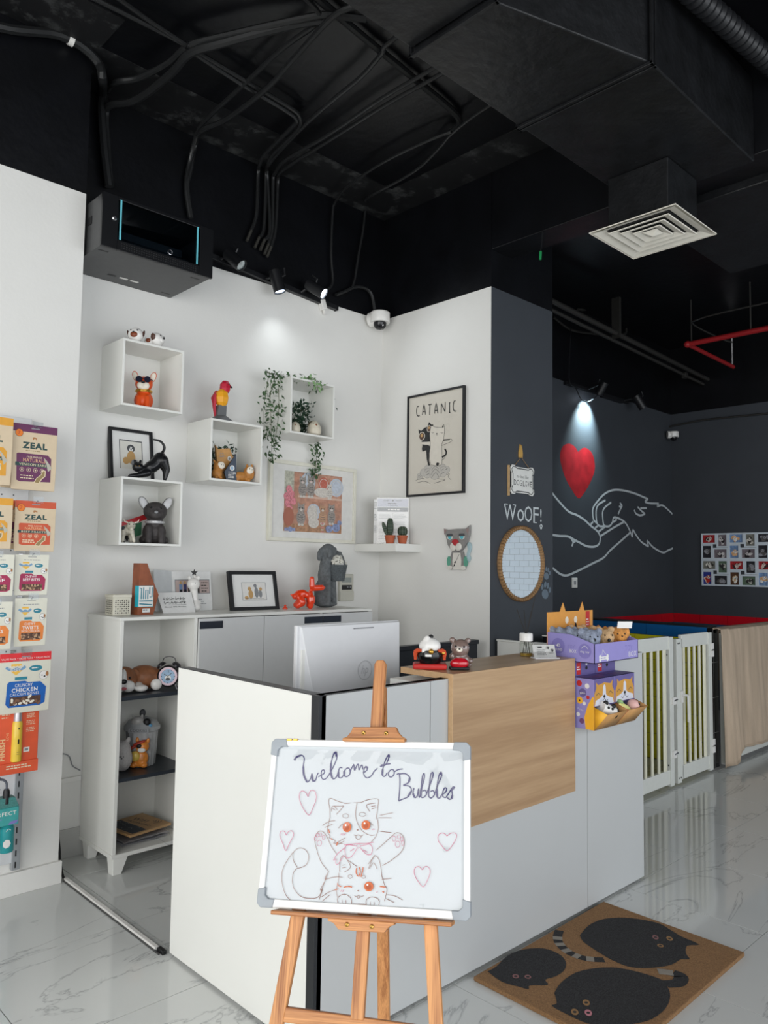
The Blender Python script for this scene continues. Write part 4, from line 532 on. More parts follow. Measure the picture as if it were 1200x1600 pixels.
def leaves(b, pts, spread, n, size=.011, droop=.5, lim=None):
    for _ in range(n):
        p = Vector(pts[rnd.randrange(len(pts))]) + Vector((rnd.gauss(0, spread[0]), rnd.gauss(0, spread[1]), rnd.gauss(0, spread[2])))
        d = Vector((rnd.uniform(-1, 1), rnd.uniform(-1, .4), rnd.uniform(-1.2, .9)-droop)).normalized(); s = d.cross(Vector((rnd.uniform(-1, 1), rnd.uniform(-1, 1), rnd.uniform(-1, 1)))).normalized()
        if lim: p = Vector([min(max(p[i], lim[0][i]), lim[1][i]) for i in range(3)])
        nn = d.cross(s); L = size*1.3*rnd.uniform(.8, 1.3); w = L*.5
        b.add([*[q if not lim else Vector([min(max(q[i], lim[0][i]), lim[1][i]) for i in range(3)]) for q in (p, p+d*L*.8+s*w+nn*w*.3, p+d*L*2, p+d*L*.8-s*w+nn*w*.3, p+d*L*.9)]], [(0, 1, 4), (1, 2, 4), (2, 3, 4), (3, 0, 4)])
def ivy(name, label, lines, dens, m, size=.011, spread=(.02, .012, .012), loc=(0, 0, 0), droop=.5, lim=None):
    t = thing(name, label, 'plant', loc); b = MB(); s = MB()
    for ln in lines:
        q = spline([Vector(p)-Vector(loc) for p in ln], 6); s.tube(q, .0016, 5); leaves(b, q, spread, int(dens*sum((q[i+1]-q[i]).length for i in range(len(q)-1))), size, droop, lim and [Vector(v)-Vector(loc) for v in lim])
    s.done('stem', t, stem_m); b.done('foliage', t, m, smooth=False, kind='stuff'); return t
ivy('artificial_plant', 'dark green artificial foliage behind the slanted awards in a wall cube', [[(.745+i*.03, 2.03, 1.96), (.75+i*.034, 2.03, 2.08), (.75+i*.038, 2.0, 2.13+.02*(i % 3))] for i in range(6)], 220, leaf_d, .012, (.016, .02, .014), (.84, 2.03, 1.951), -.3, ((.714, 1.96, 1.953), (1.02, 2.08, 2.265)))
# --- cube 3: ivy and birds
gl = [[(1.13, 1.95, 2.64), (1.2, 1.93, 2.632), (1.3, 1.9, 2.632), (1.42, 1.88, 2.632), (1.54, 1.95, 2.63), (1.6, 2.0, 2.628)], [(1.19, 1.93, 2.632), (1.17, 1.95, 2.5), (1.18, 1.95, 2.35), (1.19, 1.95, 2.2), (1.2, 1.96, 2.12)], [(1.2, 1.92, 2.632), (1.2, 1.9, 2.45), (1.19, 1.9, 2.3), (1.18, 1.92, 2.2)], [(1.17, 1.97, 2.63), (1.155, 1.99, 2.45), (1.16, 1.99, 2.3), (1.15, 1.99, 2.22)]]
ivy('ivy_garland', 'trailing ivy garland over the wall cube with the birds, hanging down its near side', gl, 170, leaf_m, .0115, (.022, .02, .014))
ivy('ivy_garland', 'short ivy sprig hanging over the front edge of the cube with the birds', [[(1.36, 1.86, 2.63), (1.4, 1.825, 2.63), (1.43, 1.82, 2.6), (1.43, 1.82, 2.56)]], 300, M_('pale_ivy_leaf', (126, 160, 112), .5, var=.35), .0115, (.018, .006, .012))
ivy('ivy_garland', 'dark ivy end hanging beside the far top corner of the cube with the birds', [[(1.54, 1.97, 2.63), (1.6, 1.97, 2.63), (1.64, 1.97, 2.6), (1.645, 1.97, 2.5)]], 260, leaf_d, .0115, (.02, .012, .016))
ivy('ivy_garland', 'ivy tail hanging below the cube with the birds onto the framed cats print', [[(1.60, 2.04, 2.27), (1.62, 2.045, 2.2), (1.61, 2.045, 2.14), (1.6, 2.045, 2.07)]], 420, leaf_m, .011, (.022, .008, .01))
ivy('potted_plant', 'dark leafy artificial plant behind the two bird figurines', [[(1.38+i*.016, 2.0, 2.29), (1.375+i*.02, 2.0, 2.38), (1.36+i*.027, 1.985, 2.47+.025*(i % 2))] for i in range(6)], 300, leaf_d, .012, (.018, .02, .014), (1.41, 2.0, 2.285), -.4, ((1.256, 1.94, 2.287), (1.57, 2.08, 2.6)))
def bird(loc, rot, s, label):
    t = thing('bird_figurine', label, 'figurine', loc, rot)
    MB().lathe([(r*s, z*s) for r, z in ((.02, 0), (.038, .012), (.043, .035), (.038, .06), (.026, .08), (.012, .092), (0, .096))], n=20, sy=1.1).done('body', t, M_('bird_cream', (214, 206, 188), .35, var=.12))
    MB().ell((0, .01*s, .066*s), (.036*s, .036*s, .03*s), (.5, 0, 0)).ell((0, .045*s, .03*s), (.014*s, .03*s, .01*s), (-.5, 0, 0)).done('back', t, olive)
    MB().lathe([(.007*s, 0), (0, .014*s)], n=8, M=Matrix.Translation((0, -.036*s, .064*s)) @ Matrix.Rotation(R(100), 4, 'X')).ell((0, -.034*s, .05*s), (.01*s, .006*s, .012*s)).done('beak', t, beak_b); eyes(t, [(-.016*s, -.03*s, .07*s), (.016*s, -.03*s, .07*s)], .003*s)
bird((1.33, 1.905, 2.2845), -35, .78, 'smaller cream and olive bird figurine in the ivy cube')
bird((1.475, 1.9, 2.2845), -20, 1.05, 'larger cream and olive bird figurine in the ivy cube')

# --- framed cats print
t, a = picture('framed_picture', 'large white-framed print of cats on kitchen shelves', (1.624, 2.062, 1.628), 0, .72, .51, .028, .022, M_('ivory_frame', (224, 222, 208), .4), M_('pale_mat_board', (226, 225, 221), .5), .48, .385, ay=.001)
W_, H_ = .24, .192; rust = M_('rust_print', (186, 138, 116), .6, var=.25, scale=40); plate = M_('plate_print', (190, 198, 210), .6, var=.15, scale=60); catg = M_('grey_cat_print', (150, 142, 136), .6, var=.4, scale=90); catw = M_('white_cat_print', (206, 200, 192), .6, var=.18, scale=80); rose = M_('rose_print', (210, 128, 138), .6, var=.3, scale=70); blueb = M_('blue_print', (136, 148, 184), .6, var=.4, scale=80); shelf_p = M_('shelf_print', (212, 178, 160), .6)
a.rect(-W_, -H_, W_, H_, rust).rect(-W_, .04, -W_+.075, H_, M_('sage_print', (184, 184, 168), .6, var=.3, scale=60)).rect(-W_+.11, .028, W_, .042, shelf_p).rect(-W_, -H_, W_, -H_+.05, M_('ochre_print', (176, 132, 100), .6, var=.3, scale=50))
for x, y, r, m in ((-.05, .135, .06, plate), (.08, .13, .045, M_('red_plate_print', (186, 96, 78), .6)), (.19, .115, .062, plate), (0, -.06, .055, plate)): a.ell(x, y, r, r, m).ring(x, y, r*.75, r*.75, .004, catw)
def cat2(x, y, s, m):
    a.ell(x, y, .034*s, .048*s, m).ell(x, y+.055*s, .028*s, .024*s, m)
    for q in (-1, 1): a.poly([(x+q*.026*s, y+.06*s), (x+q*.024*s, y+.092*s), (x+q*.006*s, y+.076*s)], m).ell(x+q*.01*s, y+.058*s, .004*s, .005*s, ink)
    a.ell(x, y+.047*s, .011*s, .008*s, catw).ell(x, y+.05*s, .003*s, .002*s, pinkish)
    for k in range(3): a.stroke([(x-.022*s, y+.02*s-.016*s*k), (x, y+.014*s-.016*s*k), (x+.022*s, y+.02*s-.016*s*k)], .003*s, dark_grey)
    a.ell(x-.012*s, y-.045*s, .011*s, .008*s, catw).ell(x+.012*s, y-.045*s, .011*s, .008*s, catw)
cat2(-.095, .08, 1, catg); cat2(-.028, .085, 1.05, catg); a.ell(.07, .072, .07, .032, catw); cat2(.13, .07, .75, catw); cat2(-.105, -.1, 1.05, catg); a.ell(-.01, -.075, .042, .06, catw).ell(0, -.13, .045, .035, catw); cat2(.075, -.09, .95, M_('ginger_cat_print', (186, 146, 116), .6, var=.2)); cat2(.15, -.085, 1, catg)
for x, y in ((-.205, .075), (-.222, .03), (-.19, .02), (-.215, -.015), (-.17, .0), (-.2, -.045), (-.185, .045)): a.ell(x, y, .024, .024, rose).ring(x, y, .013, .013, .004, pinkish)
a.ell(-.205, -.1, .042, .06, M_('pot_print', (172, 108, 88), .6)).rect(-.235, -.19, -.15, -.17, blueb)
for x, y, r in ((.13, -.165, .03), (.19, -.155, .035), (.22, -.12, .02), (-.19, -.18, .02)): a.ell(x, y, r, r*.8, blueb)
for k in range(5): a.rect(.06, -.19+.014*k, .085, -.184+.014*k, catw if k % 2 else rose)
a.done('print', t)

# ---------------------------------------------------------------- things on the sideboard
ZT = 1.2135
t = thing('tealight_box', 'cream lattice-cut square box at the near end of the sideboard', 'box', (.232, 1.9, ZT), 0)
cb = M_('cream_lattice', (224, 220, 204), .5)
Bx('body', t, cb, -.046, .046, -.046, .046, 0, .088, .002); Bx('lid', t, cb, -.049, .049, -.049, .049, .088, .104, .002)
b = MB(); hole = M_('dark_hole', (96, 92, 84), .7)
a = Art((0, -.046, 0), (1, 0, 0), (0, 0, 1)); a2 = Art((-.046, 0, 0), (0, -1, 0), (0, 0, 1))
for i in range(7):
    for j in range(7):
        for q in (a, a2): q.ell(-.033+.011*i, .012+.0105*j, .0042 if (i+j) % 2 else .0028, .0042 if (i+j) % 2 else .0028, hole, 0, 6)
a.done('cut_pattern', t); a2.done('cut_pattern', t)
t = thing('wooden_award', 'tall red-brown wooden award with a turquoise plaque', 'award', (.345, 1.845, ZT), 2)
MB().prism([(-.035, 0), (.055, 0), (.082, .1), (.04, .19), (.012, .262), (-.03, .262)], 0, .07, lambda a, c, h: (a, h, c)).done('body', t, M_('red_brown_wood', (150, 82, 50), .45, var=.2, scale=24), smooth=False, bevel=.0015)
Bx('plaque', t, M_('turquoise_acrylic', (40, 186, 206), .3), -.037, .048, -.006, .03, .04, .148, .001)
a = Art((0, -.0062, 0), (1, 0, 0), (0, 0, 1)); a.rect(-.034, .042, .046, .146, china)
tq = M_('teal_print', (44, 130, 150), .5)
for p in ([(-.03, .07), (.044, .07)], [(-.02, .08), (-.02, .135), (-.028, .135)], [(-.008, .08), (-.008, .14)], [(.004, .08), (.004, .125), (.016, .125), (.016, .08)], [(.026, .09), (.04, .09), (.04, .14)], [(.026, .105), (.026, .14)], [(-.03, .056), (.04, .05)]): a.stroke(p, .006, tq, 0)
a.rect(-.012, .012, .03, .032, paper).lines(-.008, .022, .026, .006, 1, .004, mid_grey); a.done('print', t); 
t = thing('photo_folder', 'open white photo folder with a group photograph', 'folder', (.66, 2.02, ZT), 4)
pf = M_('white_card', (234, 234, 232), .45)
Bx('right_leaf', t, pf, -.06, .205, 0, .006, 0, .222, .001, M=Matrix.Rotation(R(-8), 4, 'X')); Bx('left_leaf', t, M_('grey_card', (210, 213, 214), .45), 0, .15, 0, .006, 0, .224, .001, M=Matrix.Translation((-.06, 0, 0)) @ Matrix.Rotation(R(-8), 4, 'X') @ Matrix.Rotation(R(200), 4, 'Z'))
a = Art((.075, -.0005, 0), (1, 0, 0), (0, math.sin(R(8)), math.cos(R(8)))); a.rect(-.112, .095, .118, .176, mid_grey).rect(-.108, .099, .114, .172, M_('beige_print', (196, 176, 170), .6))
for i, c in enumerate(((120, 150, 190), (70, 70, 120), (110, 80, 80), (60, 55, 70), (50, 45, 50))):
    m = M_('photo_shirt_%d' % i, c, .6) if False else M_('shirt_print_'+'abcde'[i], c, .6); x = -.075+.028*i; a.rect(x-.01, .1, x+.01, .15, m).ell(x, .158, .007, .009, tan_print).rect(x-.008, .099, x+.008, .12, ink)
a.lines(.06, .155, .11, .016, 4, .005, ink, 4).rect(-.105, .072, -.04, .088, ink).lines(-.1, .06, .1, .012, 3, .004, mid_grey, 6); a.done('print', t)
t = thing('sign_card', 'small white tilted sign card with two lines of dark script', 'sign', (.58, 1.9, ZT), 4)
Mt = Matrix.Rotation(R(-24), 4, 'X'); b = MB().prism([(-.098, 0), (.1, 0), (.1, .118), (-.115, .118)], 0, .004, lambda a, c, h: Mt @ Vector((a, h, c))); b.done('plate', t, pf, smooth=False); MB().prism([(0, 0), (.07, 0), (.046, .1)], -.02, .02, lambda a, c, h: (h, a+.004, c)).done('stand', t, pf, smooth=False)
a = Art(Mt @ Vector((0, 0, 0)), (1, 0, 0), Mt @ Vector((0, 0, 1)))
for y, s in ((.08, 1), (.058, 2)):
    rr = random.Random(s); x = -.085
    while x < .05:
        w = rr.uniform(.012, .03); a.stroke([(x, y), (x+w*.3, y-.004), (x+w*.6, y+.001), (x+w, y)], .0028, ink, 3)
        for q in range(2): xx = x+rr.random()*w; a.stroke([(xx, y), (xx, y+rr.uniform(.006, .012))], .002, ink, 0).ell(xx+.004, y-.008, .0014, .0014, ink, 0, 6)
        x += w+.004
a.stroke([(-.085, .044), (.05, .044)], .0014, dark_grey, 0).text('Sharjah SME Member', -.018, .032, .0095, ink, .13); a.done('print', t)
t = thing('cat_figurine', 'slim white china cat figurine holding a black star', 'figurine', (.70, 1.965, ZT), -30)
blob('body', t, china, [('e', (.004, 0, .024), (.038, .034, .024)), ('c', ((.006, 0, .03), (.004, 0, .08), (-.002, 0, .12)), (.03, .021, .022), 3), ('e', (-.004, -.006, .15), (.036, .03, .034)), ('e', (-.026, 0, .184), (.011, .006, .015), (0, -.3, 0)), ('e', (.02, 0, .184), (.012, .006, .016), (0, .3, 0)), ('c', ((.0, .008, .175), (.004, .01, .215)), (.008, .007)), ('c', ((.02, 0, .02), (.034, 0, .05)), (.012, .008))], .004)
st = [((.02 if k % 2 == 0 else .009)*math.sin(2*math.pi*k/10), (.02 if k % 2 == 0 else .009)*math.cos(2*math.pi*k/10)) for k in range(10)]
MB().prism(st, -.004, .004, lambda a, c, h: (a-.002, h, c+.214)).done('star', t, ink, smooth=False); eyes(t, [(-.014, -.029, .157), (.006, -.031, .157)], .003)
t, a = picture('framed_picture', 'black-framed drawing of two dogs standing on the sideboard', (1.075, 1.9, ZT), -2, .325, .232, .028, .02, frame_black, paper, .18, .11, lean=13)
a.rect(-.078, -.056, .088, .05, mid_grey).rect(-.075, -.053, .085, .047, M_('off_white_paper', (232, 230, 226), .6))
for x, y, rx, ry, m in ((-.02, -.02, .016, .026, tan_print), (-.026, .012, .012, .012, tan_print), (.02, -.01, .014, .032, mid_grey), (.014, .03, .011, .011, mid_grey), (.046, -.018, .012, .024, mid_grey), (.05, .01, .01, .01, tan_print), (-.05, -.04, .014, .01, tan_print)): a.ell(x, y, rx, ry, m)
a.stroke([(-.06, -.046), (.07, -.046)], .002, dark_grey, 0).done('drawing', t)
balloon = M_('orange_red_gloss', (232, 62, 20), .12, coat=.8)
t = thing('balloon_dog_figurine', 'glossy orange-red balloon dog figurine squatting', 'figurine', (1.40, 1.88, ZT), -28)
b = [('c', ((-.05, 0, .075), (-.01, 0, .09), (.034, 0, .078)), (.02, .028, .022), 4), ('c', ((.042, -.018, .09), (.046, -.022, .05), (.042, -.018, .018)), (.017, .025, .02), 4), ('c', ((.042, .018, .09), (.046, .022, .05), (.042, .018, .02)), (.017, .025, .02), 4), ('c', ((-.03, -.02, .07), (-.012, -.026, .04), (-.036, -.024, .022)), (.019, .026, .021), 4), ('c', ((-.03, .02, .07), (-.012, .026, .04), (-.036, .024, .022)), (.019, .026, .021), 4), ('c', ((-.045, 0, .07), (-.075, 0, .085)), (.014, .006)), ('c', ((.035, 0, .09), (.05, 0, .115)), (.011, .012)), ('c', ((.06, 0, .125), (.115, -.0, .128)), (.02, .018)), ('c', ((.052, -.008, .135), (.05, -.008, .182)), (.018, .016)), ('c', ((.056, .01, .135), (.056, .012, .18)), (.014, .013)), ('e', (.132, 0, .129), (.006, .006, .006))]
blob('body', t, balloon, b, .0035)
t = thing('balloon_knot', 'tiny orange-red cone beside the balloon dog figurine', 'ornament', (1.262, 1.875, ZT), 0); MB().lathe([(.016, 0), (.016, .006), (.006, .016), (.008, .024), (0, .03)], n=14).done('body', t, balloon)
stone = M_('dark_stone', (98, 102, 104), .85, var=.25, scale=60, bump=.5, bscale=120)
t = thing('dog_statue', 'grey stone dog statue holding a basket of white pebbles in its mouth', 'statue', (1.625, 1.935, ZT), 12)
blob('body', t, stone, [('e', (0, 0, .022), (.082, .07, .022)), ('e', (-.018, .01, .1), (.056, .058, .085)), ('e', (-.014, 0, .2), (.046, .046, .08)), ('c', ((-.03, -.035, .18), (-.034, -.046, .03)), (.022, .018)), ('c', ((.03, -.03, .18), (.03, -.044, .03)), (.022, .018)), ('c', ((-.01, 0, .25), (-.002, -.004, .31)), (.042, .04)), ('e', (.004, -.008, .354), (.054, .048, .05)), ('c', ((.03, -.02, .348), (.078, -.03, .336)), (.03, .021)), ('e', (.098, -.034, .346), (.012, .012, .01)), ('e', (.04, -.035, .372), (.016, .01, .01)), ('e', (-.056, .006, .335), (.024, .02, .046), (0, .35, 0)), ('e', (-.02, -.046, .345), (.02, .012, .04), (0, .4, 0)), ('e', (-.04, .01, .05), (.045, .05, .04))], .005)
lab(MB().lathe([(.04, .165), (.05, .168), (.066, .262), (.07, .27), (.062, .27), (.05, .25)], (.05, -.045, 0), 20).done('basket', t, M_('woven_stone', (84, 90, 93), .9, var=.3, scale=120, bump=1, bscale=220)), 'woven grey basket')
MB().tube([(.05, -.045+.06*math.cos(q), .268+.085*math.sin(q)) for q in [math.pi*k/10 for k in range(11)]], .005, 7).done('basket_handle', t, stone)
b = MB()
for _ in range(130):
    q = rnd.random()*6.283; rr = .06*math.sqrt(rnd.random()); z = .27+.055*(1-(rr/.062)**2); b.ell((.05+rr*math.cos(q), -.045+rr*math.sin(q), z), (.0095, .009, .008), (rnd.random()*3, rnd.random()*3, 0), 6, 5)
b.done('pebbles', t, M_('white_pebbles', (214, 212, 202), .6), kind='stuff')
t = thing('thermostat', 'beige wall thermostat with a small display behind the dog statue', 'thermostat', (1.918, 2.091, 1.24), 0)
bg_ = M_('beige_plastic', (198, 196, 184), .4); Bx('housing', t, bg_, -.062, .062, -.022, 0, 0, .182, .006); Bx('display', t, M_('lcd_grey', (150, 156, 152), .3), -.046, .04, -.024, -.022, .126, .158, .001); Bx('button_panel', t, ink, -.046, .044, -.0235, -.022, .076, .108, .001); Bx('flap', t, bg_, -.06, .062, -.026, -.022, .002, .066, .003)
for k in range(3): Bx('button', t, mid_grey, .0+.014*k, .008+.014*k, -.0245, -.0235, .088, .1, 0)

# --- inside the open bay
t = thing('bulldog_figurine', 'brown and white bulldog figurine lying on the upper charcoal shelf', 'figurine', (.315, 1.868, .8308), -24)
fur_b = M_('brown_fur_paint', (146, 94, 62), .5, var=.25, scale=30)
blob('body', t, fur_b, [('e', (.05, .03, .062), (.085, .062, .062)), ('e', (.1, .035, .055), (.05, .055, .055)), ('e', (-.05, -.03, .066), (.066, .056, .06)), ('e', (.01, -.025, .09), (.016, .012, .026), (0, -.5, 0)), ('e', (-.1, -.02, .09), (.014, .012, .026), (0, .4, 0))], .005)
lab(blob('muzzle', t, china, [('e', (-.072, -.078, .034), (.032, .024, .03)), ('e', (-.026, -.078, .034), (.032, .024, .03)), ('e', (-.05, -.075, .07), (.016, .022, .05)), ('e', (.035, -.06, .02), (.034, .03, .018)), ('e', (.02, -.02, .024), (.03, .05, .024)), ('e', (.11, -.02, .03), (.03, .02, .03))], .004), 'white muzzle and paw')
MB().ell((-.05, -.1, .06), (.016, .008, .012)).done('nose', t, soot); MB().ell((-.049, -.102, .026), (.014, .006, .008)).done('tongue', t, M_('tongue_pink', (200, 100, 110), .4)); eyes(t, [(-.078, -.08, .075), (-.022, -.08, .075)], .006)
t = thing('alarm_clock', 'black twin-bell alarm clock with a pink and blue dial', 'clock', (.468, 1.79, .8308), -40)
ck = M_('gunmetal', (52, 50, 54), .3, metal=.7); Mx = Matrix.Translation((0, 0, .07)) @ Matrix.Rotation(R(90), 4, 'X')
MB().lathe([(0, -.028), (.05, -.028), (.055, -.02), (.055, .022), (.05, .026), (.047, .022), (0, .022)], n=32, M=Mx).done('case', t, ck)
for s in (-1, 1): MB().lathe([(.026, 0), (.024, .01), (.014, .018), (0, .021)], n=16, M=Matrix.Translation((s*.036, 0, .118)) @ Matrix.Rotation(s*R(36), 4, 'Y')).done('bell', t, ck)
MB().tube([(-.034, 0, .138), (-.026, 0, .16), (0, 0, .168), (.026, 0, .16), (.034, 0, .138)], .0022, 6, 4).done('handle', t, ck)
for s in (-1, 1): MB().tube([(s*.03, -.005, .03), (s*.045, -.012, .002)], .0035, 8).done('leg', t, chrome)
a = Art((0, -.0222, .07), (1, 0, 0), (0, 0, 1)); a.ell(0, 0, .047, .047, M_('pink_dial', (222, 196, 206), .4), 0, 28).ell(0, 0, .036, .036, M_('blue_dial', (150, 180, 208), .4), 0, 24).text('12', 0, .026, .011, ink)
for k in range(12):
    if k != 3: q = R(30*k); a.stroke([(.03*math.cos(q), .03*math.sin(q)), (.036*math.cos(q), .036*math.sin(q))], .003, ink, 0)
a.ell(0, -.008, .016, .013, china).ell(0, -.014, .012, .008, dark_grey).stroke([(0, 0), (-.02, .012)], .003, ink, 0).stroke([(0, 0), (.02, .018)], .0025, ink, 0).done('dial', t)
t = thing('cookie_jar', 'grey bin-shaped ceramic cookie jar with painted cats', 'jar', (.392, 1.91, .4458), -38)
jar_m = M_('pewter_glaze', (176, 178, 180), .22, var=.1)
b = MB(); rg = []
for r, z in ((.066, 0), (.07, .006), (.078, .17), (.08, .176)): rg.append([Vector((r*(1+(.025 if (k % 4) < 2 else -.02))*math.cos(2*math.pi*k/64), r*(1+(.025 if (k % 4) < 2 else -.02))*math.sin(2*math.pi*k/64), z)) for k in range(64)])
b.ring_loft(rg); b.done('body', t, jar_m); MB().lathe([(.084, .172), (.09, .178), (.09, .196), (.084, .202), (.07, .222), (.03, .238), (0, .242)], n=32).done('lid', t, jar_m)
MB().ell((0, 0, .258), (.016, .016, .02)).done('knob', t, dark_grey); blob('lid_cat', t, M_('light_grey_glaze', (168, 166, 164), .25), [('e', (-.012, -.055, .226), (.034, .022, .026)), ('e', (-.034, -.055, .25), (.008, .005, .01)), ('e', (.008, -.05, .252), (.008, .005, .01))], .003); lab(MB().ell((.034, -.06, .222), (.02, .014, .02)).done('lid_patch', t, ink), 'black patch'); MB().ell((.05, -.06, .206), (.012, .008, .01)).done('lid_bow', t, M_('blue_glaze', (90, 150, 190), .3))
a = Art((0, -.0915, .187), (1, 0, 0), (0, 0, 1)); a.rect(-.05, -.011, .05, .011, mid_grey).text('COOKIES', 0, 0, .014, ink, .085); a.done('lettering', t)
og = M_('ginger_glaze', (226, 140, 60), .25, var=.2, scale=40)
lab(blob('relief_cat', t, og, [('e', (.01, -.07, .045), (.04, .022, .045)), ('e', (.02, -.08, .105), (.034, .024, .03)), ('e', (-.006, -.078, .138), (.01, .006, .016)), ('e', (.046, -.074, .134), (.01, .006, .014)), ('e', (-.022, -.078, .014), (.02, .016, .014)), ('e', (.03, -.082, .014), (.02, .016, .014))], .0035), 'ginger cat relief')
MB().ell((.02, -.1, .092), (.02, .008, .012)).done('relief_muzzle', t, china); MB().ell((.008, -.1, .112), (.014, .006, .011)).done('eye_patch', t, ink); MB().ell((.006, -.088, .126), (.034, .014, .009), (0, -.35, 0)).ell((-.03, -.08, .1), (.022, .01, .008), (0, -.5, 0)).done('red_scarf', t, M_('red_glaze', (180, 66, 50), .3)); MB().ell((-.012, -.09, .06), (.024, .012, .026)).done('yellow_bib', t, M_('yellow_glaze', (220, 190, 90), .3))
t = thing('cat_jar', 'speckled grey-white egg-shaped cat ornament on the lower charcoal shelf', 'ornament', (.258, 1.845, .4458), -40)
sp = M_('speckled_white_stoneware', (206, 202, 200), .6, var=.12, scale=160, bump=.4, bscale=200)
blob('body', t, sp, [('e', (0, 0, .06), (.05, .046, .062)), ('e', (0, 0, .1), (.042, .038, .05)), ('e', (-.026, 0, .15), (.012, .008, .018), (0, -.2, 0)), ('e', (.026, 0, .15), (.012, .008, .018), (0, .2, 0))], .004)
b = MB(); [b.ell((rnd.uniform(-.02, .02), -.047, rnd.uniform(.05, .085)), (.0015, .001, .004), n=6, k=5) for _ in range(10)]; b.done('incised_dashes', t, dark_grey)
t = thing('wifi_sign', 'wooden WIFI password board with a chalk panel lying on plastic bags', 'sign', (.375, 1.9, .14), (3, 2, 14))
Bx('board', t, wood('plywood', (176, 136, 92), (196, 158, 112), 0, 8, .1, .55), -.13, .13, -.11, .11, 0, .012, .001)
a = Art((0, 0, .012), (1, 0, 0), (0, 1, 0)); a.rect(-.11, -.098, -.02, .098, M_('chalkboard', (70, 74, 80), .7)).text('WIFI', .05, .03, .04, ink, .085, -1.4).text('PASSWORD', .012, .0, .02, ink, .15, -1.4)
for k in range(3): a.stroke([(.08-.01*k, -.03-.012*k), (.09, -.04-.012*k), (.1+.008*k, -.03-.012*k)], .004, ink)
a.ell(.09, -.022, .004, .004, ink)
rr = random.Random(5)
for k in range(9): x, y = rr.uniform(-.1, -.03), rr.uniform(-.08, .08); a.stroke([(x, y), (x+.01, y+.012), (x-.004, y+.02)], .002, mid_grey)
a.done('print', t)
t = thing('plastic_bags', 'flat pile of clear plastic bags under the wooden WIFI board', 'bags', (.365, 1.895, .0965), 0)
clear = pane('clear_plastic_sheet', (.9, .9, .92), 1.6)
for k in range(4):
    g = []; b = MB(); n = 9; vs = [(-.125+.25*i/n+rnd.gauss(0, .003), -.12+.25*j/n+rnd.gauss(0, .003), .003+.0065*k+rnd.uniform(0, .006)) for j in range(n+1) for i in range(n+1)]
    b.add(vs, [(j*(n+1)+i, j*(n+1)+i+1, (j+1)*(n+1)+i+1, (j+1)*(n+1)+i) for j in range(n) for i in range(n)]); o = b.done('bag', t, clear if k % 2 else M_('milky_plastic', (206, 206, 210), .25)); o.rotation_euler = (0, 0, .03*k)
MB().tube([(.02, -.13, .02), (.05, -.18, .012), (.09, -.2, -.02), (.1, -.19, .01), (.12, -.13, .02)], .0012, 5, 5).done('bag_handle', t, clear)
# ---------------------------------------------------------------- ceiling services
t = thing('air_duct', 'big black rectangular air duct under the ceiling', 'duct', (1.5, -.19, 3.45))
yb, yf = .315, -.31     # far and near side, local
def sect(x, n0, n1, z0, z1): return [Vector(p) for p in ((x, n0, z0), (x, n1, z0), (x, n1, z1), (x, n0, z1))]
MB().ring_loft([sect(-.28, yf, yb, 0, .42), sect(.735, yf, yb, 0, .42)]).done('straight_section', t, duct_metal, smooth=False, bevel=.006)
MB().ring_loft([sect(-.99, -.08, yb, .0, .36), sect(-.29, yf, yb, 0, .42)]).done('tapered_section', t, duct_metal, smooth=False, bevel=.006)
MB().ring_loft([sect(-2.6, -.09, yb, .02, .34), sect(-1.0, -.09, yb, .02, .34)]).done('narrow_section', t, duct_metal, smooth=False, bevel=.006)
MB().ring_loft([sect(.951, yf, .34, -.01, .42), sect(2.06, yf, .34, -.01, .42)]).done('rear_section', t, duct_metal, smooth=False, bevel=.006)
for x, n0 in ((-.285, yf-.012), (-.31, yf-.012), (-.995, -.1)): MB().box(x-.008, x+.008, n0, yb+.014, -.014, .0).box(x-.008, x+.008, n0-.001, n0+.012, -.014, .4).box(x-.008, x+.008, yb, yb+.014, -.014, .4).done('flange', t, duct_metal, smooth=False, bevel=.002)
dif = M_('diffuser_white', (222, 218, 206), .45, var=.06, scale=14)
t = thing('air_diffuser', 'white square ceiling air diffuser on a black drop box', 'vent', (2.05, -.07, 3.165), 0)
Bx('drop_box', t, duct_metal, -.158, .158, -.158, .158, .012, .284, .004)
def sq(s, z): return [Vector((s*a, s*c, z)) for a, c in ((-1, -1), (1, -1), (1, 1), (-1, 1))]
MB().ring_loft([sq(.226, .0), sq(.226, .006), sq(.168, .022), sq(.166, .016), sq(.214, .0)], cap=False).done('face_frame', t, dif, smooth=False)
for s in (.16, .117, .074): MB().ring_loft([sq(s, .002), sq(s-.047, .017), sq(s-.049, .0155), sq(s-.004, -.001), sq(s, .002)], cap=False).done('louver', t, dif, smooth=False)
MB().ring_loft([sq(.038, .006), sq(.002, -.012)]).done('centre_cone', t, dif, smooth=False)
Bx('throat', t, ink, -.15, .15, -.15, .15, .05, .052, 0)
t = thing('flexible_duct', 'black ribbed flexible duct beyond the big air duct', 'duct', (1.7, -.62, 3.8))
q = [Vector((-.5+.02*k, .06-.0018*k, 0)) for k in range(56)]; MB().tube(q, [.05 if k % 2 else .042 for k in range(56)], 14).done('hose', t, black_metal); MB().tube([(-.5, .09, .09), (.6, -.02, .09)], .018, 8).done('pipe', t, black_metal)
t = thing('flexible_duct', 'straight black pipe above the ribbed flexible duct', 'pipe', (1.6, -.8, 3.9)); t.name = 'ceiling_pipe'; MB().tube([(-.6, 0, 0), (.9, 0, 0)], .016, 8).done('tube', t, black_metal); Bx('clip', t, black_metal, -.01, .01, -.02, .02, -.02, .095, 0)

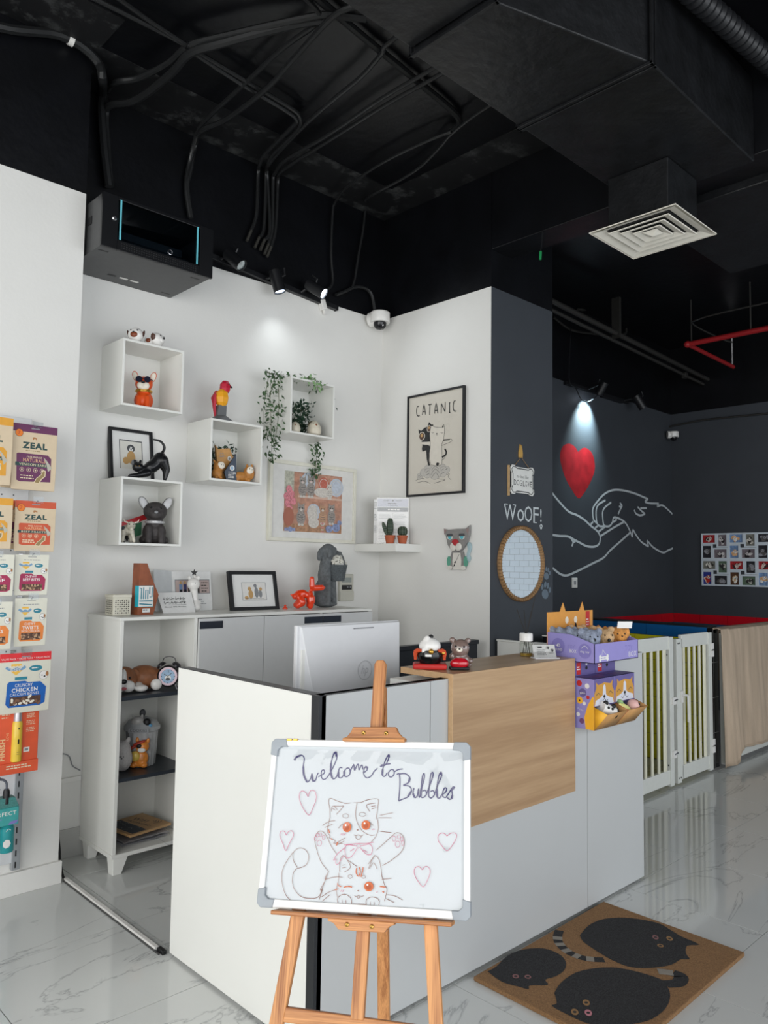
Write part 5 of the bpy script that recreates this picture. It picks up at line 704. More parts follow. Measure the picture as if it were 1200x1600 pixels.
cable_m = M_('black_cable_sheath', (34, 35, 36), .34, var=.1)
CB = D['cables']
CB['i'] = [[1.145, .0, 3.93]] + CB['i']; CB['j'] = [[1.208, .0, 3.93]] + CB['j']; CB['h'] = [[.85, .0, 3.93]] + CB['h']; CB['l'] = [[1.56, .0, 3.93]] + CB['l']
labs = {'a': ('thick black cable running above the left white wall to the network cabinet', .022), 'b': ('thick black cable sagging in a double curve, upper of two, to the network cabinet', .016), 'c': ('thick black cable sagging in a double curve, lower of two, to the network cabinet', .02),
 'd': ('black cable bending down to the right end of the network cabinet, upper of two', .012), 'e': ('thicker black cable beside it, lower of two above the right of the network cabinet', .014), 'f': ('black conduit along the ceiling, first of five dropping into the wall hole', .011), 'g': ('black conduit along the ceiling, second of five dropping into the wall hole', .011),
 'h': ('black conduit from behind the air duct, third of five dropping into the wall hole', .012), 'i': ('black conduit from behind the air duct, fourth of five dropping into the wall hole', .011), 'j': ('black conduit from behind the air duct, fifth of five dropping into the wall hole', .011),
 'k': ('thin black conduit bending down to the white junction by the track lights', .009), 'l': ('thin black conduit bending down beside the corner security camera', .009), 'm': ('straight black conduit crossing under the other ceiling cables', .018), 'n': ('short curved black cable above the corner security camera', .012)}
for k, (l, r) in labs.items():
    t = thing('ceiling_cable', l, 'cable', CB[k][0], group='black cables on the ceiling'); o = Vector(CB[k][0])
    MB().tube([Vector(p)-o for p in CB[k]], r, 8, 6).done('sheath', t, cable_m)
    if k in 'fghij':
        e = Vector(CB[k][-1])-o; lab(MB().tube([e, e+Vector((-.03, -.0, -.075))], r*.85, 8).done('bare_end', t, M_('worn_metal', (120, 118, 112), .3, metal=.8)), 'bare metal end')
    if k in 'ab': m_ = Vector(CB[k][4])-o; lab(MB().tube([m_+Vector((-.012, 0, .001)), m_+Vector((.012, 0, -.001))], r*1.25, 10).done('cable_tie', t, china if k == 'a' else black_metal), 'cable tie')
t = thing('wall_connector', 'small white cable connector where the conduit meets the white wall', 'connector', (1.655, 2.07, 3.23), (0, -20, 0)); Bx('body', t, china, -.02, .02, -.02, .02, -.05, .02, .006); Bx('tip', t, china, -.008, .008, -.008, .008, -.08, -.05, .002)

# network cabinet
t = thing('network_cabinet', 'black wall-mounted network cabinet with a glass door', 'cabinet', (.263, 1.65, 2.985))
cabm = M_('grey_black_metal', (70, 71, 72), .4, var=.08); x0, x1 = -.298, .298
b = MB().box(x0, x1, .012, .44, .0, .006).box(x0, x1, .012, .44, .252, .258).box(x0, x0+.006, .012, .44, .006, .252).box(x1-.006, x1, .012, .44, .006, .252).box(x0, x1, .432, .438, .006, .252); b.done('body', t, cabm, smooth=False)
b = MB().box(x0-.004, x0+.075, -.006, .012, -.004, .262).box(x1-.075, x1+.004, -.006, .012, -.004, .262).box(x0+.075, x1-.075, -.006, .012, -.004, .046).box(x0+.075, x1-.075, -.006, .012, .245, .262)
d = b.done('door', t, M_('cabinet_black', (14, 15, 18), .35), smooth=False, bevel=.002)
Bx('glass', d, pane('smoked_glass', (.5, .56, .6), 1.5), x0+.075, x1-.075, -.003, .001, .046, .245, 0)
cy = M_('cyan_strip', (110, 200, 214), .4)
for x in (-.211, .207): Bx('edge_strip', d, cy, x-.004, x+.004, -.0085, -.006, .048, .246, 0)
MB().lathe([(.012, 0), (.012, .004), (.008, .008), (0, .008)], n=14, M=Matrix.Translation((-.243, -.006, .145)) @ Matrix.Rotation(R(90), 4, 'X')).done('lock', d, chrome)
MB().tube([(.055+.012*math.cos(q*.63), -.006, .066+.012*math.sin(q*.63)) for q in range(11)], .0022, 6, cap=False).done('ring_pull', d, chrome)
b = MB(); [b.ell((-.2+.013*i, -.006, .012+.011*j), (.0038, .001, .0038), n=6, k=4) for i in range(32) for j in range(3)]; b.done('vent_holes', t, ink, smooth=False, kind='stuff')
Bx('equipment', t, M_('equipment_grey', (64, 66, 70), .5), -.2, .22, .1, .36, .03, .1, .003); Bx('equipment', t, dark_grey, -.16, .2, .14, .36, .12, .16, .003)
for x, y in ((-.26, .06), (.24, .06), (-.26, .38), (.24, .38)): Bx('bottom_slots', t, ink, x-.025, x+.025, y, y+.012, -.0005, .001, 0)
for x in (-.09, -.025, .035): Bx('cable_opening', t, china if x > -.05 else ink, x-.022, x+.022, .335, .352, -.001, .001, 0)
Bx('side_latch', t, ink, x0-.003, x0, .12, .16, .14, .18, .001)

# track lights over the sideboard
def spot(name, label, a, c, on, power, parent_group, r=.032, col=(.9, .96, 1), size=70, blend=.6, anchor=None):
    a, c = Vector(a), Vector(c); d = (c-a).normalized(); M = Matrix.Translation(a) @ d.to_track_quat('Z', 'Y').to_matrix().to_4x4(); L = (c-a).length
    t = thing(name, label, 'light', M=M, group=parent_group)
    MB().lathe([(0, -.002), (r*.8, -.002), (r, .004), (r, L), (r*.9, L), (r*.86, L-.016), (0, L-.017)], n=24).done('housing', t, black_metal)
    MB().lathe([(0, L-.014), (r*.82, L-.012), (r*.82, L-.008), (0, L-.006)], n=20).done('lens', t, M_('lit_lens', (225, 238, 255), .3, emit=14) if on == 2 else (M_('dim_lit_lens', (215, 232, 255), .3, emit=4) if on else M_('unlit_lens', (186, 196, 200), .12, metal=.7)))
    MB().tube([(0, r*.7, L*.35), (0, r*1.5, L*.3), (0, r*1.7, .0)], .008, 6).done('bracket', t, black_metal)
    if anchor:
        MB().tube([(0, r*.9, L*.3), M.inverted() @ Vector(anchor)], .009, 8).done('track_adapter', t, black_metal)
    if power:
        l = bpy.data.lights.new('lamp', 'SPOT'); l.energy = power; l.spot_size = R(size); l.spot_blend = blend; l.color = col; l.shadow_soft_size = .025
        o = bpy.data.objects.new('lamp', l); COL.objects.link(o); o.parent = t; o.location = (0, 0, L+.005); o.rotation_euler = (R(180), 0, 0)
    return t
t = thing('light_track', 'black light track along the top of the white back wall', 'track', (1.16, 2.075, 3.27), (0, 4.3, 0)); Bx('rail', t, black_metal, -.62, .62, -.018, .016, -.016, .016, .002); Bx('end_cap', t, black_metal, -.63, -.62, -.02, .016, -.018, .018, .001); Bx('end_cap', t, black_metal, .62, .63, -.02, .016, -.018, .018, .001)
G = 'track spotlights over the sideboard'
spot('spotlight', 'unlit black track spotlight nearest the network cabinet', (.885, 2.02, 3.325), (.93, 1.93, 3.235), 0, 0, G, r=.038, anchor=(.86, 2.07, 3.29))
spot('spotlight', 'middle black track spotlight above the white wall, lit and pointing down', (1.205, 1.99, 3.30), (1.236, 1.965, 3.165), 1, 5, G, r=.038, size=120, blend=1, anchor=(1.19, 2.07, 3.266))
spot('spotlight', 'brightly lit black track spotlight nearest the corner camera', (1.49, 2.02, 3.30), (1.55, 1.92, 3.225), 2, 8, G, r=.038, size=120, blend=1, anchor=(1.47, 2.07, 3.246))
# dome cameras
def dome(loc, rot, label, s=1):
    t = thing('security_camera', label, 'camera', loc, rot)
    MB().lathe([(.058*s, -.03*s), (.06*s, -.026*s), (.06*s, .03*s), (.054*s, .036*s), (0, .036*s)], n=28, c=(0, 0, 0)).done('housing', t, china)
    MB().lathe([(.04*s, -.03*s), (.038*s, -.05*s), (.026*s, -.066*s), (0, -.073*s)], n=24).done('dome', t, M_('smoked_dome', (18, 18, 22), .06)); MB().ell((-.012*s, -.028*s, -.05*s), (.008*s, .008*s, .008*s)).done('lens', t, silver)
    MB().tube([(0, 0, .0), (0, .07*s, 0)], .045*s, 16).done('wall_bracket', t, china); return t
dome((2.115, 1.99, 3.215), 12, 'white dome security camera in the corner above the cat poster', 1.15)
dome((6.72, 2.055, 2.99), 40, 'white dome security camera in the far corner of the dark play room', .95)

# pipes and lamps of the play room
pm = M_('dark_pipe', (48, 47, 45), .4); rp = M_('red_pipe_paint', (150, 30, 34), .4)
t = thing('ceiling_pipe', 'long grey-black pipe above the painted heart, upper of two', 'pipe', (2.95, 1.709, 3.735)); MB().tube([(0, 0, 0), (3.88, 0, -.155)], .024, 12).done('tube', t, pm); Bx('clamp', t, pm, 1.9, 1.93, -.04, .04, -.12, .26, 0)
t = thing('ceiling_pipe', 'thinner grey-black pipe above the painted heart, lower of two', 'pipe', (2.95, 1.76, 3.69)); MB().tube([(0, 0, 0), (3.88, 0, -.155)], .017, 12).done('tube', t, pm); Bx('coupling', t, pm, 3.4, 3.46, -.024, .024, -.17, -.11, .004)
t = thing('sprinkler_pipe', 'red sprinkler pipe with an elbow in the play room', 'pipe', (5.29, 1.23, 3.55)); MB().tube([(0, -2.2, 0), (0, 0, 0)], .024, 12).done('run', t, rp); MB().tube([(0, .0, 0), (1.08, .02, 0)], .02, 12).done('branch', t, rp); MB().ell((0, 0, 0), (.032, .032, .032)).done('elbow', t, rp); MB().tube([(0, -.56, 0), (0, -.56, .44)], .007, 6).done('hanger', t, pm); MB().tube([(.08, .0, .02), (.08, 0, .44)], .006, 6).done('hanger', t, pm); MB().tube([(1.06, .02, .02), (1.06, .02, .3)], .01, 6).done('riser', t, chrome)
t = thing('ceiling_cable', 'thin dark conduit looping above the red sprinkler pipe', 'cable', D['thin'][1]); o = Vector(D['thin'][1]); MB().tube([Vector(p)-o for p in D['thin']], .008, 7, 5).done('sheath', t, pm)
for nm, l in (('loop', 'dark cable bent square above the far pipes'), ('loop2', 'dark cable sagging under the grey-black pipes')):
    q = D[nm]; o = Vector(q[0]); t = thing('ceiling_cable', l, 'cable', q[0]); MB().tube([Vector(p)-o for p in q], .012, 7, 5).done('sheath', t, pm)
q = D['lampcord']; o = Vector(q[0]); t = thing('lamp_cord', 'thin black cord looping under the lit play room spotlight', 'cord', q[0]); MB().tube([Vector(p)-o for p in q], .005, 6, 5).done('sheath', t, black_metal)
q = D['camcord']; o = Vector(q[1]); t = thing('camera_cord', 'thin dark cable along the wall by the far dome camera', 'cord', q[1]); MB().tube([Vector(p)-o for p in q], .01, 6, 4).done('sheath', t, pm)
t = thing('light_track', 'black light track above the painted heart', 'track', (5.2, 2.12, 3.225)); Bx('rail', t, black_metal, -.55, .62, -.015, .02, -.015, .015, .002); Bx('feed_box', t, black_metal, .1, .5, -.02, .02, -.03, -.015, .002)
G = 'track spotlights above the painted heart'
spot('spotlight', 'lit spotlight above the painted heart, shining down the wall', (5.04, 1.93, 3.27), (5.035, 2.0, 3.16), 2, 150, G, .04, (.72, .95, 1.0), 84, 1.0, anchor=(5.03, 2.12, 3.225))
spot('spotlight', 'unlit black spotlight tilted down beside the lit one above the heart', (5.76, 2.0, 3.27), (5.83, 1.95, 3.14), 0, 0, G, .045, anchor=(5.72, 2.12, 3.225))
t = thing('cable_stub', 'short green cable end hanging from the black beam', 'cable', (2.228, .725, 3.36)); MB().tube([(0, 0, 0), (-.004, 0, -.05)], .008, 7).done('sheath', t, M_('green_sheath', (30, 140, 80), .4)); MB().tube([(0, 0, 0), (.012, 0, .06), (.02, 0, .126)], .004, 6, 3).done('wire', t, black_metal)
# ---------------------------------------------------------------- side wall: poster, cat, shelf things
t, a = picture('framed_poster', 'tall black-framed CATANIC poster of two cats on wool balls', (2.212, 1.555, 1.95), -90, .51, .695, .022, .014, frame_black, M_('cream_poster', (214, 208, 196), .5, var=.01), .48, .67)
pw = M_('poster_white', (222, 216, 204), .5)
for c in D['po_yarn']:
    a.ell(c[0], c[1], c[2], c[3], M_('yarn_grey', (198, 194, 186), .6)).ring(c[0], c[1], c[2], c[3], .0012, dark_grey)
    for k in (-1, 0, 1): a.stroke([(c[0]-c[2]*.8, c[1]+c[3]*.4*k), (c[0], c[1]+c[3]*(.4*k+.3)), (c[0]+c[2]*.8, c[1]+c[3]*.4*k)], .0006, mid_grey)
for p in D['po_black']: a.poly(p, ink)
for c in D['po_glass']: a.ell(c[0], c[1], c[2], c[3], pw).ell(c[0], c[1], c[2]*.8, c[3]*.85, M_('brown_lens', (86, 58, 44), .5)).ell(c[0], c[1]+.006, c[2]*.4, c[3]*.4, tan_print)
a.poly([(p.x, p.y) for p in spline([(x, y, 0) for x, y in D['po_white']], 3)], pw).poly(D['po_arm'], pw)
for p in D['po_thin']: a.stroke(p, .0022, ink)
a.stroke(D['po_tail'], .012, ink)
for c in D['po_dots']: a.ell(c[0], c[1], c[2], c[3], ink)
for p in D['po_lines']: a.stroke(p, .006, ink, 3)
a.done('print', t)
t = thing('wall_ornament', 'grey painted wooden cat with a red nose hanging on the white wall', 'ornament', (2.234, 1.355, 1.46), -90)
gc = M_('grey_felt_paint', (138, 136, 134), .6, var=.08, scale=60); wf = M_('warm_white_paint', (220, 216, 208), .6); gr = M_('sea_green_paint', (92, 158, 136), .6)
def relief(n, poly, m, y0, y1, k=3): q = [(p.x, p.y) for p in spline([(x, y, 0) for x, y in poly]+[(poly[0][0], poly[0][1], 0)], k)[:-1]] if k else poly; return MB().prism(q, -y0, -y1, lambda a_, c, h: (a_, h, c)).done(n, t, m, smooth=False, bevel=.002)
relief('body', [(-.062, .005), (-.07, .05), (-.052, .1), (-.046, .12), (.046, .12), (.056, .09), (.06, .05), (.062, .005)], gc, .002, .014, 0)
relief('chest', [(-.034, .004), (-.038, .06), (-.03, .11), (.028, .11), (.036, .06), (.034, .004)], wf, .014, .017, 0)
relief('head', [(-.105, .265), (-.088, .215), (-.072, .16), (-.045, .128), (0, .118), (.045, .126), (.085, .17), (.105, .22), (.112, .285), (.075, .262), (0, .262), (-.07, .258)], gc, .01, .024, 0)
MB().ell((-.022, -.028, .148), (.028, .008, .026)).ell((.022, -.028, .148), (.028, .008, .026)).done('muzzle', t, wf); relief('nose', [(0, .152), (-.024, .178), (-.012, .194), (.012, .194), (.024, .178)], M_('red_paint', (176, 44, 52), .4), .026, .04)
for s in (-1, 1):
    relief('eye', [(s*.05+.024*math.cos(q*.628), .212+.02*math.sin(q*.628)) for q in range(10)], wf, .024, .028, 0); relief('iris', [(s*.05+.015*math.cos(q*.628), .21+.014*math.sin(q*.628)) for q in range(10)], M_('turquoise_paint', (90, 178, 192), .4), .028, .03, 0); relief('eyelid', [(s*.05-.026, .214), (s*.05+.026, .214), (s*.05+.02, .232), (s*.05-.02, .232)], dark_grey, .028, .031, 0); relief('inner_ear', [(s*.09-.012*s, .255), (s*.1, .225), (s*.104, .268)], M_('pinkish_grey', (150, 130, 128), .6), .024, .026, 0)
    relief('foot', [(s*.055+.018*math.cos(q*.628), .014+.015*math.sin(q*.628)) for q in range(10)], wf, .012, .026, 0); relief('green_leg', [(s*.07+.016*math.cos(q*.628), .055+.034*math.sin(q*.628)) for q in range(10)], gr, .006, .016, 0)
relief('tail', [(.095, .05), (.108, .075), (.1, .1), (.112, .13), (.112, .16), (.096, .178), (.082, .16), (.086, .13), (.078, .1), (.08, .07)], M_('pale_blue_paint', (168, 192, 198), .6, var=.15, scale=80), .004, .014)
a = Art((0, -.0172, 0), (1, 0, 0), (0, 0, 1)); a.stroke([(-.03, .02), (-.01, .05), (.02, .1)], .003, ink).ell(-.012, .05, .01, .005, ink, .6).ell(-.02, .03, .008, .005, ink, .9); a.done('fishbone_print', t)
# shelf things
t = thing('document_stand', 'clear stand with a printed certificate leaning on the corner shelf', 'document', (2.14, 1.868, 1.6275), -46)
Bx('book', t, paper, -.125, -.1, .0, .02, 0, .305, .002); Bx('backing', t, paper, -.105, .112, .004, .008, .004, .315, 0); Bx('acrylic', t, glass, -.108, .115, -.002, .002, 0, .318, 0)
a = Art((0, .0038, 0), (1, 0, 0), (0, 0, 1)); a.rect(-.1, .255, .108, .31, M_('lilac_print', (196, 198, 208), .6)).ell(.004, .298, .007, .007, mid_grey).lines(-.06, .295, -.01, .01, 1, .004, mid_grey).lines(.02, .295, .07, .01, 1, .004, mid_grey, 4).lines(-.03, .275, .05, .012, 2, .005, dark_grey, 2).rect(-.1, .222, .108, .25, mid_grey).lines(-.03, .232, .06, .01, 1, .008, paper, 7)
for y in (.2, .15, .1, .06): a.lines(-.09, y, -.005, .008, 4, .0022, mid_grey, int(y*99)).lines(.01, y, .1, .008, 4, .0022, mid_grey, int(y*77))
a.stroke([(.003, .04), (.003, .215)], .001, mid_grey, 0).rect(-.1, .036, .108, .0365, mid_grey).done('print', t)
a = Art((0, -.0002, 0), (1, 0, 0), (0, 0, 1))
for y in (.28, .2, .12): a.lines(-.123, y, -.102, .01, 5, .004, mid_grey, int(y*100))
a.done('print', t)
cac = M_('cactus_green', (44, 62, 46), .5, var=.2, scale=50); dotm = M_('cactus_dots', (210, 210, 190), .5)
def cactus(loc, label, tall):
    t = thing('cactus', label, 'cactus', loc, -44)
    MB().lathe([(0, 0), (.025, 0), (.033, .044), (.036, .045), (.036, .056), (.031, .056), (.029, .05), (0, .05)], n=24).done('pot', t, terracotta)
    b = MB(); cols = [((0, 0), .05, .035 if not tall else .062, .032 if not tall else .022)] + ([((-.03, 0), .055, .045, .014)] if tall else [])
    for (x, y), z0, h, r in cols:
        rg = []
        for k in range(1, 9):
            q = math.pi*k/9; zz = z0+h-h*math.cos(q)*1.0; rr = r*math.sin(q)**.7; rg.append([Vector((x-(.3*(zz-z0-.03) if x else 0)+rr*(1+.08*(j % 2))*math.cos(2*math.pi*j/20), y+rr*(1+.08*(j % 2))*math.sin(2*math.pi*j/20), zz)) for j in range(20)])
        b.ring_loft(rg)
    b.done('stem', t, cac)
    b = MB()
    for (x, y), z0, h, r in cols:
        for j in range(1, 20, 2):
            for k in range(2, 8): q = math.pi*k/9; zz = z0+h-h*math.cos(q); rr = r*math.sin(q)**.7*1.1; b.ell((x-(.3*(zz-z0-.03) if x else 0)+rr*math.cos(2*math.pi*j/20), y+rr*math.sin(2*math.pi*j/20), zz), (.0016,)*3, n=5, k=4)
    b.done('spines', t, dotm, kind='stuff')
cactus((2.055, 1.80, 1.6275), 'two-stemmed ornamental cactus in a terracotta pot on the corner shelf', True)
cactus((2.13, 1.757, 1.6275), 'round ornamental cactus in a terracotta pot on the corner shelf', False)

# ---------------------------------------------------------------- column: bone sign, mirror
t = thing('hanging_sign', 'white bone-shaped wall sign hung on cord from a gold cat hook', 'sign', (2.552, 1.0995, 1.955))
bone = []
for sx, sy in ((1, 1), (-1, 1), (-1, -1), (1, -1)):
    q = [(.113, .045), (.124, .056), (.128, .08), (.111, .099), (.086, .098), (.07, .088)]; q = q if sx*sy > 0 else q[::-1]; bone += [(sx*x, .088+sy*(y-.0)*.95) for x, y in q]
MB().prism(bone, -.004, -.012, lambda a_, c, h: (a_, h, c)).done('board', t, M_('white_sign_board', (222, 222, 218), .5), smooth=False, bevel=.001)
a = Art((0, -.0121, 0), (1, 0, 0), (0, 0, 1)); ol = [(x*.91, .088+(y-.088)*.88) for x, y in bone]; a.stroke(ol+[ol[0]], .006, ink, 0).text('no love like', 0, .112, .022, ink, .125)
for i, ch in enumerate('DOG'): a.text(ch, -.082+.03*i, .07, .036, ink, .024)
for i, ch in enumerate('LOVE'): a.text(ch, .012+.026*i, .07, .036, ink, .02)
a.paw(-.052, .069, .012, china).paw(.038, .069, .012, china).done('print', t)
MB().tube([(-.09, -.006, .17), (-.012, -.008, .24), (.085, -.006, .17)], .0018, 6).done('cord', t, M_('jute', (150, 120, 84), .8))
MB().prism([(-.02, .236), (.018, .236), (.02, .268), (.012, .302), (.01, .322), (.002, .31), (-.008, .324), (-.012, .305), (-.022, .268)], 0, -.008, lambda a_, c, h: (a_-.012, h, c)).done('cat_hook', t, M_('gold_wood', (190, 150, 80), .5), smooth=False, bevel=.001)
t = thing('wooden_strip', 'thin pale wooden strip on the column left of the bone sign', 'strip', (2.409, 1.0995, 1.935)); Bx('slat', t, M_('pale_wood', (190, 156, 112), .6, var=.1), -.007, .007, -.012, 0, 0, .195, .001); Bx('pin', t, brass, -.002, .002, -.014, -.012, .18, .186, 0)
t = thing('wall_mirror', 'round mirror in a woven wooden rim on the charcoal column', 'mirror', (2.545, 1.0995, 1.507))
Mx = Matrix.Rotation(R(90), 4, 'X'); MB().lathe([(0, .008), (.221, .008), (.221, .012), (0, .012)], n=48, M=Mx).done('glass', t, M_('mirror_glass', (244, 246, 246), .0, metal=1, var=0))
MB().lathe([(.218, 0), (.218, .016), (.223, .024), (.236, .024), (.243, .015), (.243, 0)], n=48, M=Mx).done('rim', t, M_('rattan', (150, 116, 78), .7, var=.25, scale=60, bump=.6))
b = MB()
for k in range(72): q = 2*math.pi*k/72; Mk = Matrix.Rotation(q, 4, 'Y'); b.box(-.0012, .0012, -.0255, -.002, .2175, .244, Mk)
b.done('rim_lashing', t, M_('dark_rattan', (112, 84, 56), .8), smooth=False, kind='stuff')
t = thing('light_switch', 'small white double socket plate on the wall below the painted hand', 'socket', (4.826, 2.143, 1.30)); Bx('plate', t, china, -.046, .046, -.008, 0, 0, .095, .003); Bx('rocker', t, mid_grey, -.018, -.006, -.0095, -.008, .03, .065, 0); Bx('rocker', t, mid_grey, .006, .018, -.0095, -.008, .03, .065, 0)

# ---------------------------------------------------------------- things on the oak bar
ZB = 1.0945
t = thing('lucky_cat_figurine', 'black bowl figurine with a white cat head and gold bell on a red cushion', 'figurine', (.644, .132, ZB), -46)
Bx('cushion', t, M_('red_velvet', (196, 44, 40), .5, bump=.3), -.064, .064, -.04, .04, 0, .022, .009, seg=3) if False else MB().box(-.064, .064, -.042, .042, 0, .022).done('cushion', t, M_('red_velvet', (196, 44, 40), .5), smooth=False, bevel=.009, seg=4)
MB().lathe([(0, .02), (.036, .02), (.046, .034), (.05, .054), (.044, .07), (0, .072)], n=26).done('body', t, M_('black_gloss', (18, 18, 20), .12))
blob('head', t, china, [('e', (0, 0, .085), (.042, .038, .032)), ('e', (-.014, -.012, .1), (.016, .014, .026), (0, .25, 0)), ('e', (-.02, -.026, .068), (.014, .014, .02))], .003); MB().ell((.004, .004, .12), (.009, .008, .008)).done('topknot', t, ink)
MB().ell((.004, -.044, .068), (.01, .01, .011)).done('bell', t, gold)
for s in (-1, 1): MB().tube([(s*.03, -.03, .07), (s*.052, -.016, .066), (s*.054, -.012, .035)], [.006, .009, .006], 8, 3).done('tassel', t, M_('orange_red_cord', (206, 78, 40), .5))
MB().ell((.05, -.02, .062), (.008, .008, .008)).done('bead', t, gold); a = Art((0, -.0505, .05), (1, 0, 0), (0, 0, 1)); a.lines(-.018, .0, .016, .01, 1, .008, china, 5); a.done('lettering', t)
t = thing('bear_figurine', 'smoky translucent bear figurine sitting in a red toy car', 'figurine', (.732, .062, ZB), -40)
sm = M_('smoky_resin', (150, 128, 120), .08, coat=1, var=.1, trans=.35)
blob('body', t, sm, [('e', (.008, .012, .034), (.034, .03, .03)), ('e', (.004, .004, .078), (.036, .032, .034)), ('e', (-.026, .006, .108), (.012, .008, .011)), ('e', (.034, .006, .106), (.012, .008, .011)), ('e', (.042, .0, .03), (.012, .014, .012)), ('e', (-.026, .01, .046), (.012, .01, .012)), ('e', (.042, .02, .012), (.01, .012, .012))], .003)
MB().ell((-.004, -.03, .074), (.012, .008, .009)).done('muzzle', t, cream); MB().ell((-.005, -.038, .078), (.004, .003, .003)).done('nose', t, ink); eyes(t, [(-.018, -.024, .086), (.014, -.026, .085)], .004)
MB().ell((-.004, -.03, .024), (.036, .022, .022)).done('car', t, M_('red_gloss', (190, 14, 34), .1, coat=1)); MB().box(-.04, .032, -.05, -.008, 0, .012).done('car_base', t, ink, smooth=False, bevel=.004)
t = thing('reed_diffuser', 'small glass reed diffuser bottle with a white cap on the oak bar', 'diffuser', (1.29, .155, ZB), -30)
MB().lathe([(0, 0), (.026, 0), (.028, .004), (.028, .056), (.022, .064), (.02, .066)], n=28).done('bottle', t, pane('bottle_glass', (.93, .95, .93), 1.5)); MB().lathe([(0, .002), (.025, .002), (.0255, .014), (0, .014)], n=24).done('oil', t, M_('amber_oil', (196, 160, 70), .1, trans=.4)); MB().lathe([(.024, .064), (.029, .066), (.029, .096), (.026, .1), (.006, .1), (.006, .094), (0, .094)], n=26).done('cap', t, china)
for k, (x, y) in enumerate(((.05, .01), (-.03, .03), (.012, -.03), (-.01, .0))): MB().tube([(-.014*(k-1.5), -.006*k+.008, .006), (x*.1, y*.1, .098), (x, y, .27 if k == 0 else .2)], .0019, 5).done('reed', t, M_('black_reed', (40, 38, 36), .7))
t = thing('card_holder', 'clear acrylic holder with a printed card showing paw prints', 'card holder', (1.285, .05, ZB), -30)
Mt = Matrix.Rotation(R(-22), 4, 'X'); MB().box(-.054, .054, -.002, .001, .002, .062, Mt).done('acrylic', t, glass, smooth=False); MB().box(-.052, .052, .001, .0018, .004, .06, Mt).done('card', t, paper, smooth=False); MB().box(-.056, .056, -.02, .03, 0, .004).done('base', t, M_('acrylic_white', (214, 214, 218), .15), smooth=False)
a = Art(Mt @ Vector((0, -.0022, 0)), (1, 0, 0), Mt @ Vector((0, 0, 1))); a.lines(-.03, .046, -.004, .01, 1, .006, ink, 2).paw(.018, .045, .007, ink).paw(.036, .034, .008, ink, -.3).lines(-.036, .036, .006, .007, 4, .002, dark_grey, 8).lines(.02, .022, .046, .007, 1, .002, dark_grey).done('print', t)

# ---------------------------------------------------------------- toy boxes at the end of the counter
vi = M_('violet_card', (150, 142, 204), .5, var=.02); vd = M_('dark_violet_card', (104, 94, 150), .5); kraft = M_('kraft_card', (190, 142, 86), .6, var=.06); orng = M_('orange_card', (222, 156, 74), .5); vlt = M_('violet_print', (128, 120, 186), .5); yl = M_('yellow_card', (250, 186, 50), .5); red_l = M_('red_label', (196, 44, 46), .5)
t = thing('toy_box', 'violet TOY BOX display tray with an orange cat-ear header', 'box', (1.41, -.11, H))
side = [(0, 0), (0, .083), (.118, .116), (.235, .118), (.235, 0)]
for x in (0, .372): MB().prism(side, x, x+.003, lambda a_, c, h: (h, a_, c)).done('side', t, vi, smooth=False)
Bx('front', t, vi, 0, .375, 0, .003, 0, .083, 0); Bx('base', t, vi, 0, .375, 0, .235, 0, .003, 0)
MB().prism([(-.002, 0), (.378, 0), (.378, .205), (.305, .205), (.288, .245), (.262, .205), (.145, .205), (.125, .245), (.1, .205), (-.002, .205)], .235, .238, lambda a_, c, h: (a_, h, c)).done('header', t, orng, smooth=False)
a = Art((0, 0, 0), (1, 0, 0), (0, 0, 1)); a.text('TOY', .29, .05, .026, vlt, .066).text('BOX', .325, .022, .022, china, .07); a.stroke([(.045, .02), (.105, .02)], .014, china, 0).ell(.045, .026, .009, .009, china).ell(.045, .014, .009, .009, china).ell(.105, .026, .009, .009, china).ell(.105, .014, .009, .009, china).lines(.05, .018, .1, .01, 1, .004, vlt).stroke([(.06, .032), (.066, .056), (.08, .044), (.094, .034)], .002, china); a.done('print', t)
a = Art((0, .235, 0), (0, -1, 0), (0, 0, 1)); a.ell(.055, .062, .034, .034, vlt).text('SOUND', .055, .046, .011, china, .04).poly([(.042, .066), (.048, .066), (.056, .074), (.056, .056), (.048, .062), (.042, .062)], china).stroke([(.06, .058), (.064, .065), (.06, .072)], .0022, china).text('BOX', .13, .045, .014, china, .034).text('TOY', .122, .064, .014, vlt, .034).ell(.188, .05, .032, .032, vlt).text('dog toy', .188, .046, .012, china, .044).stroke([(.172, .06), (.188, .072), (.204, .06)], .0016, china); a.done('print', t)
a = Art((0, .2348, 0), (1, 0, 0), (0, 0, 1)); a.ell(.155, .165, .014, .016, cream).ell(.228, .165, .014, .016, cream).ell(.228, .135, .009, .016, ink).rect(.315, .125, .35, .2, red_l).lines(.32, .16, .345, .012, 3, .005, china).lines(.01, .13, .06, .014, 3, .007, M_('peach_print', (236, 190, 140), .5)); a.done('print', t)
fg = M_('grey_plush', (142, 150, 168), .9, var=.3, scale=70, bump=1.2, bscale=140); ft = M_('tan_plush', (204, 168, 126), .9, var=.25, scale=70, bump=1.2, bscale=140); fo = M_('orange_plush', (216, 150, 80), .9, var=.25, scale=70, bump=1.2, bscale=140); fgl = M_('pale_plush', (214, 206, 200), .9, bump=1.2, bscale=140)
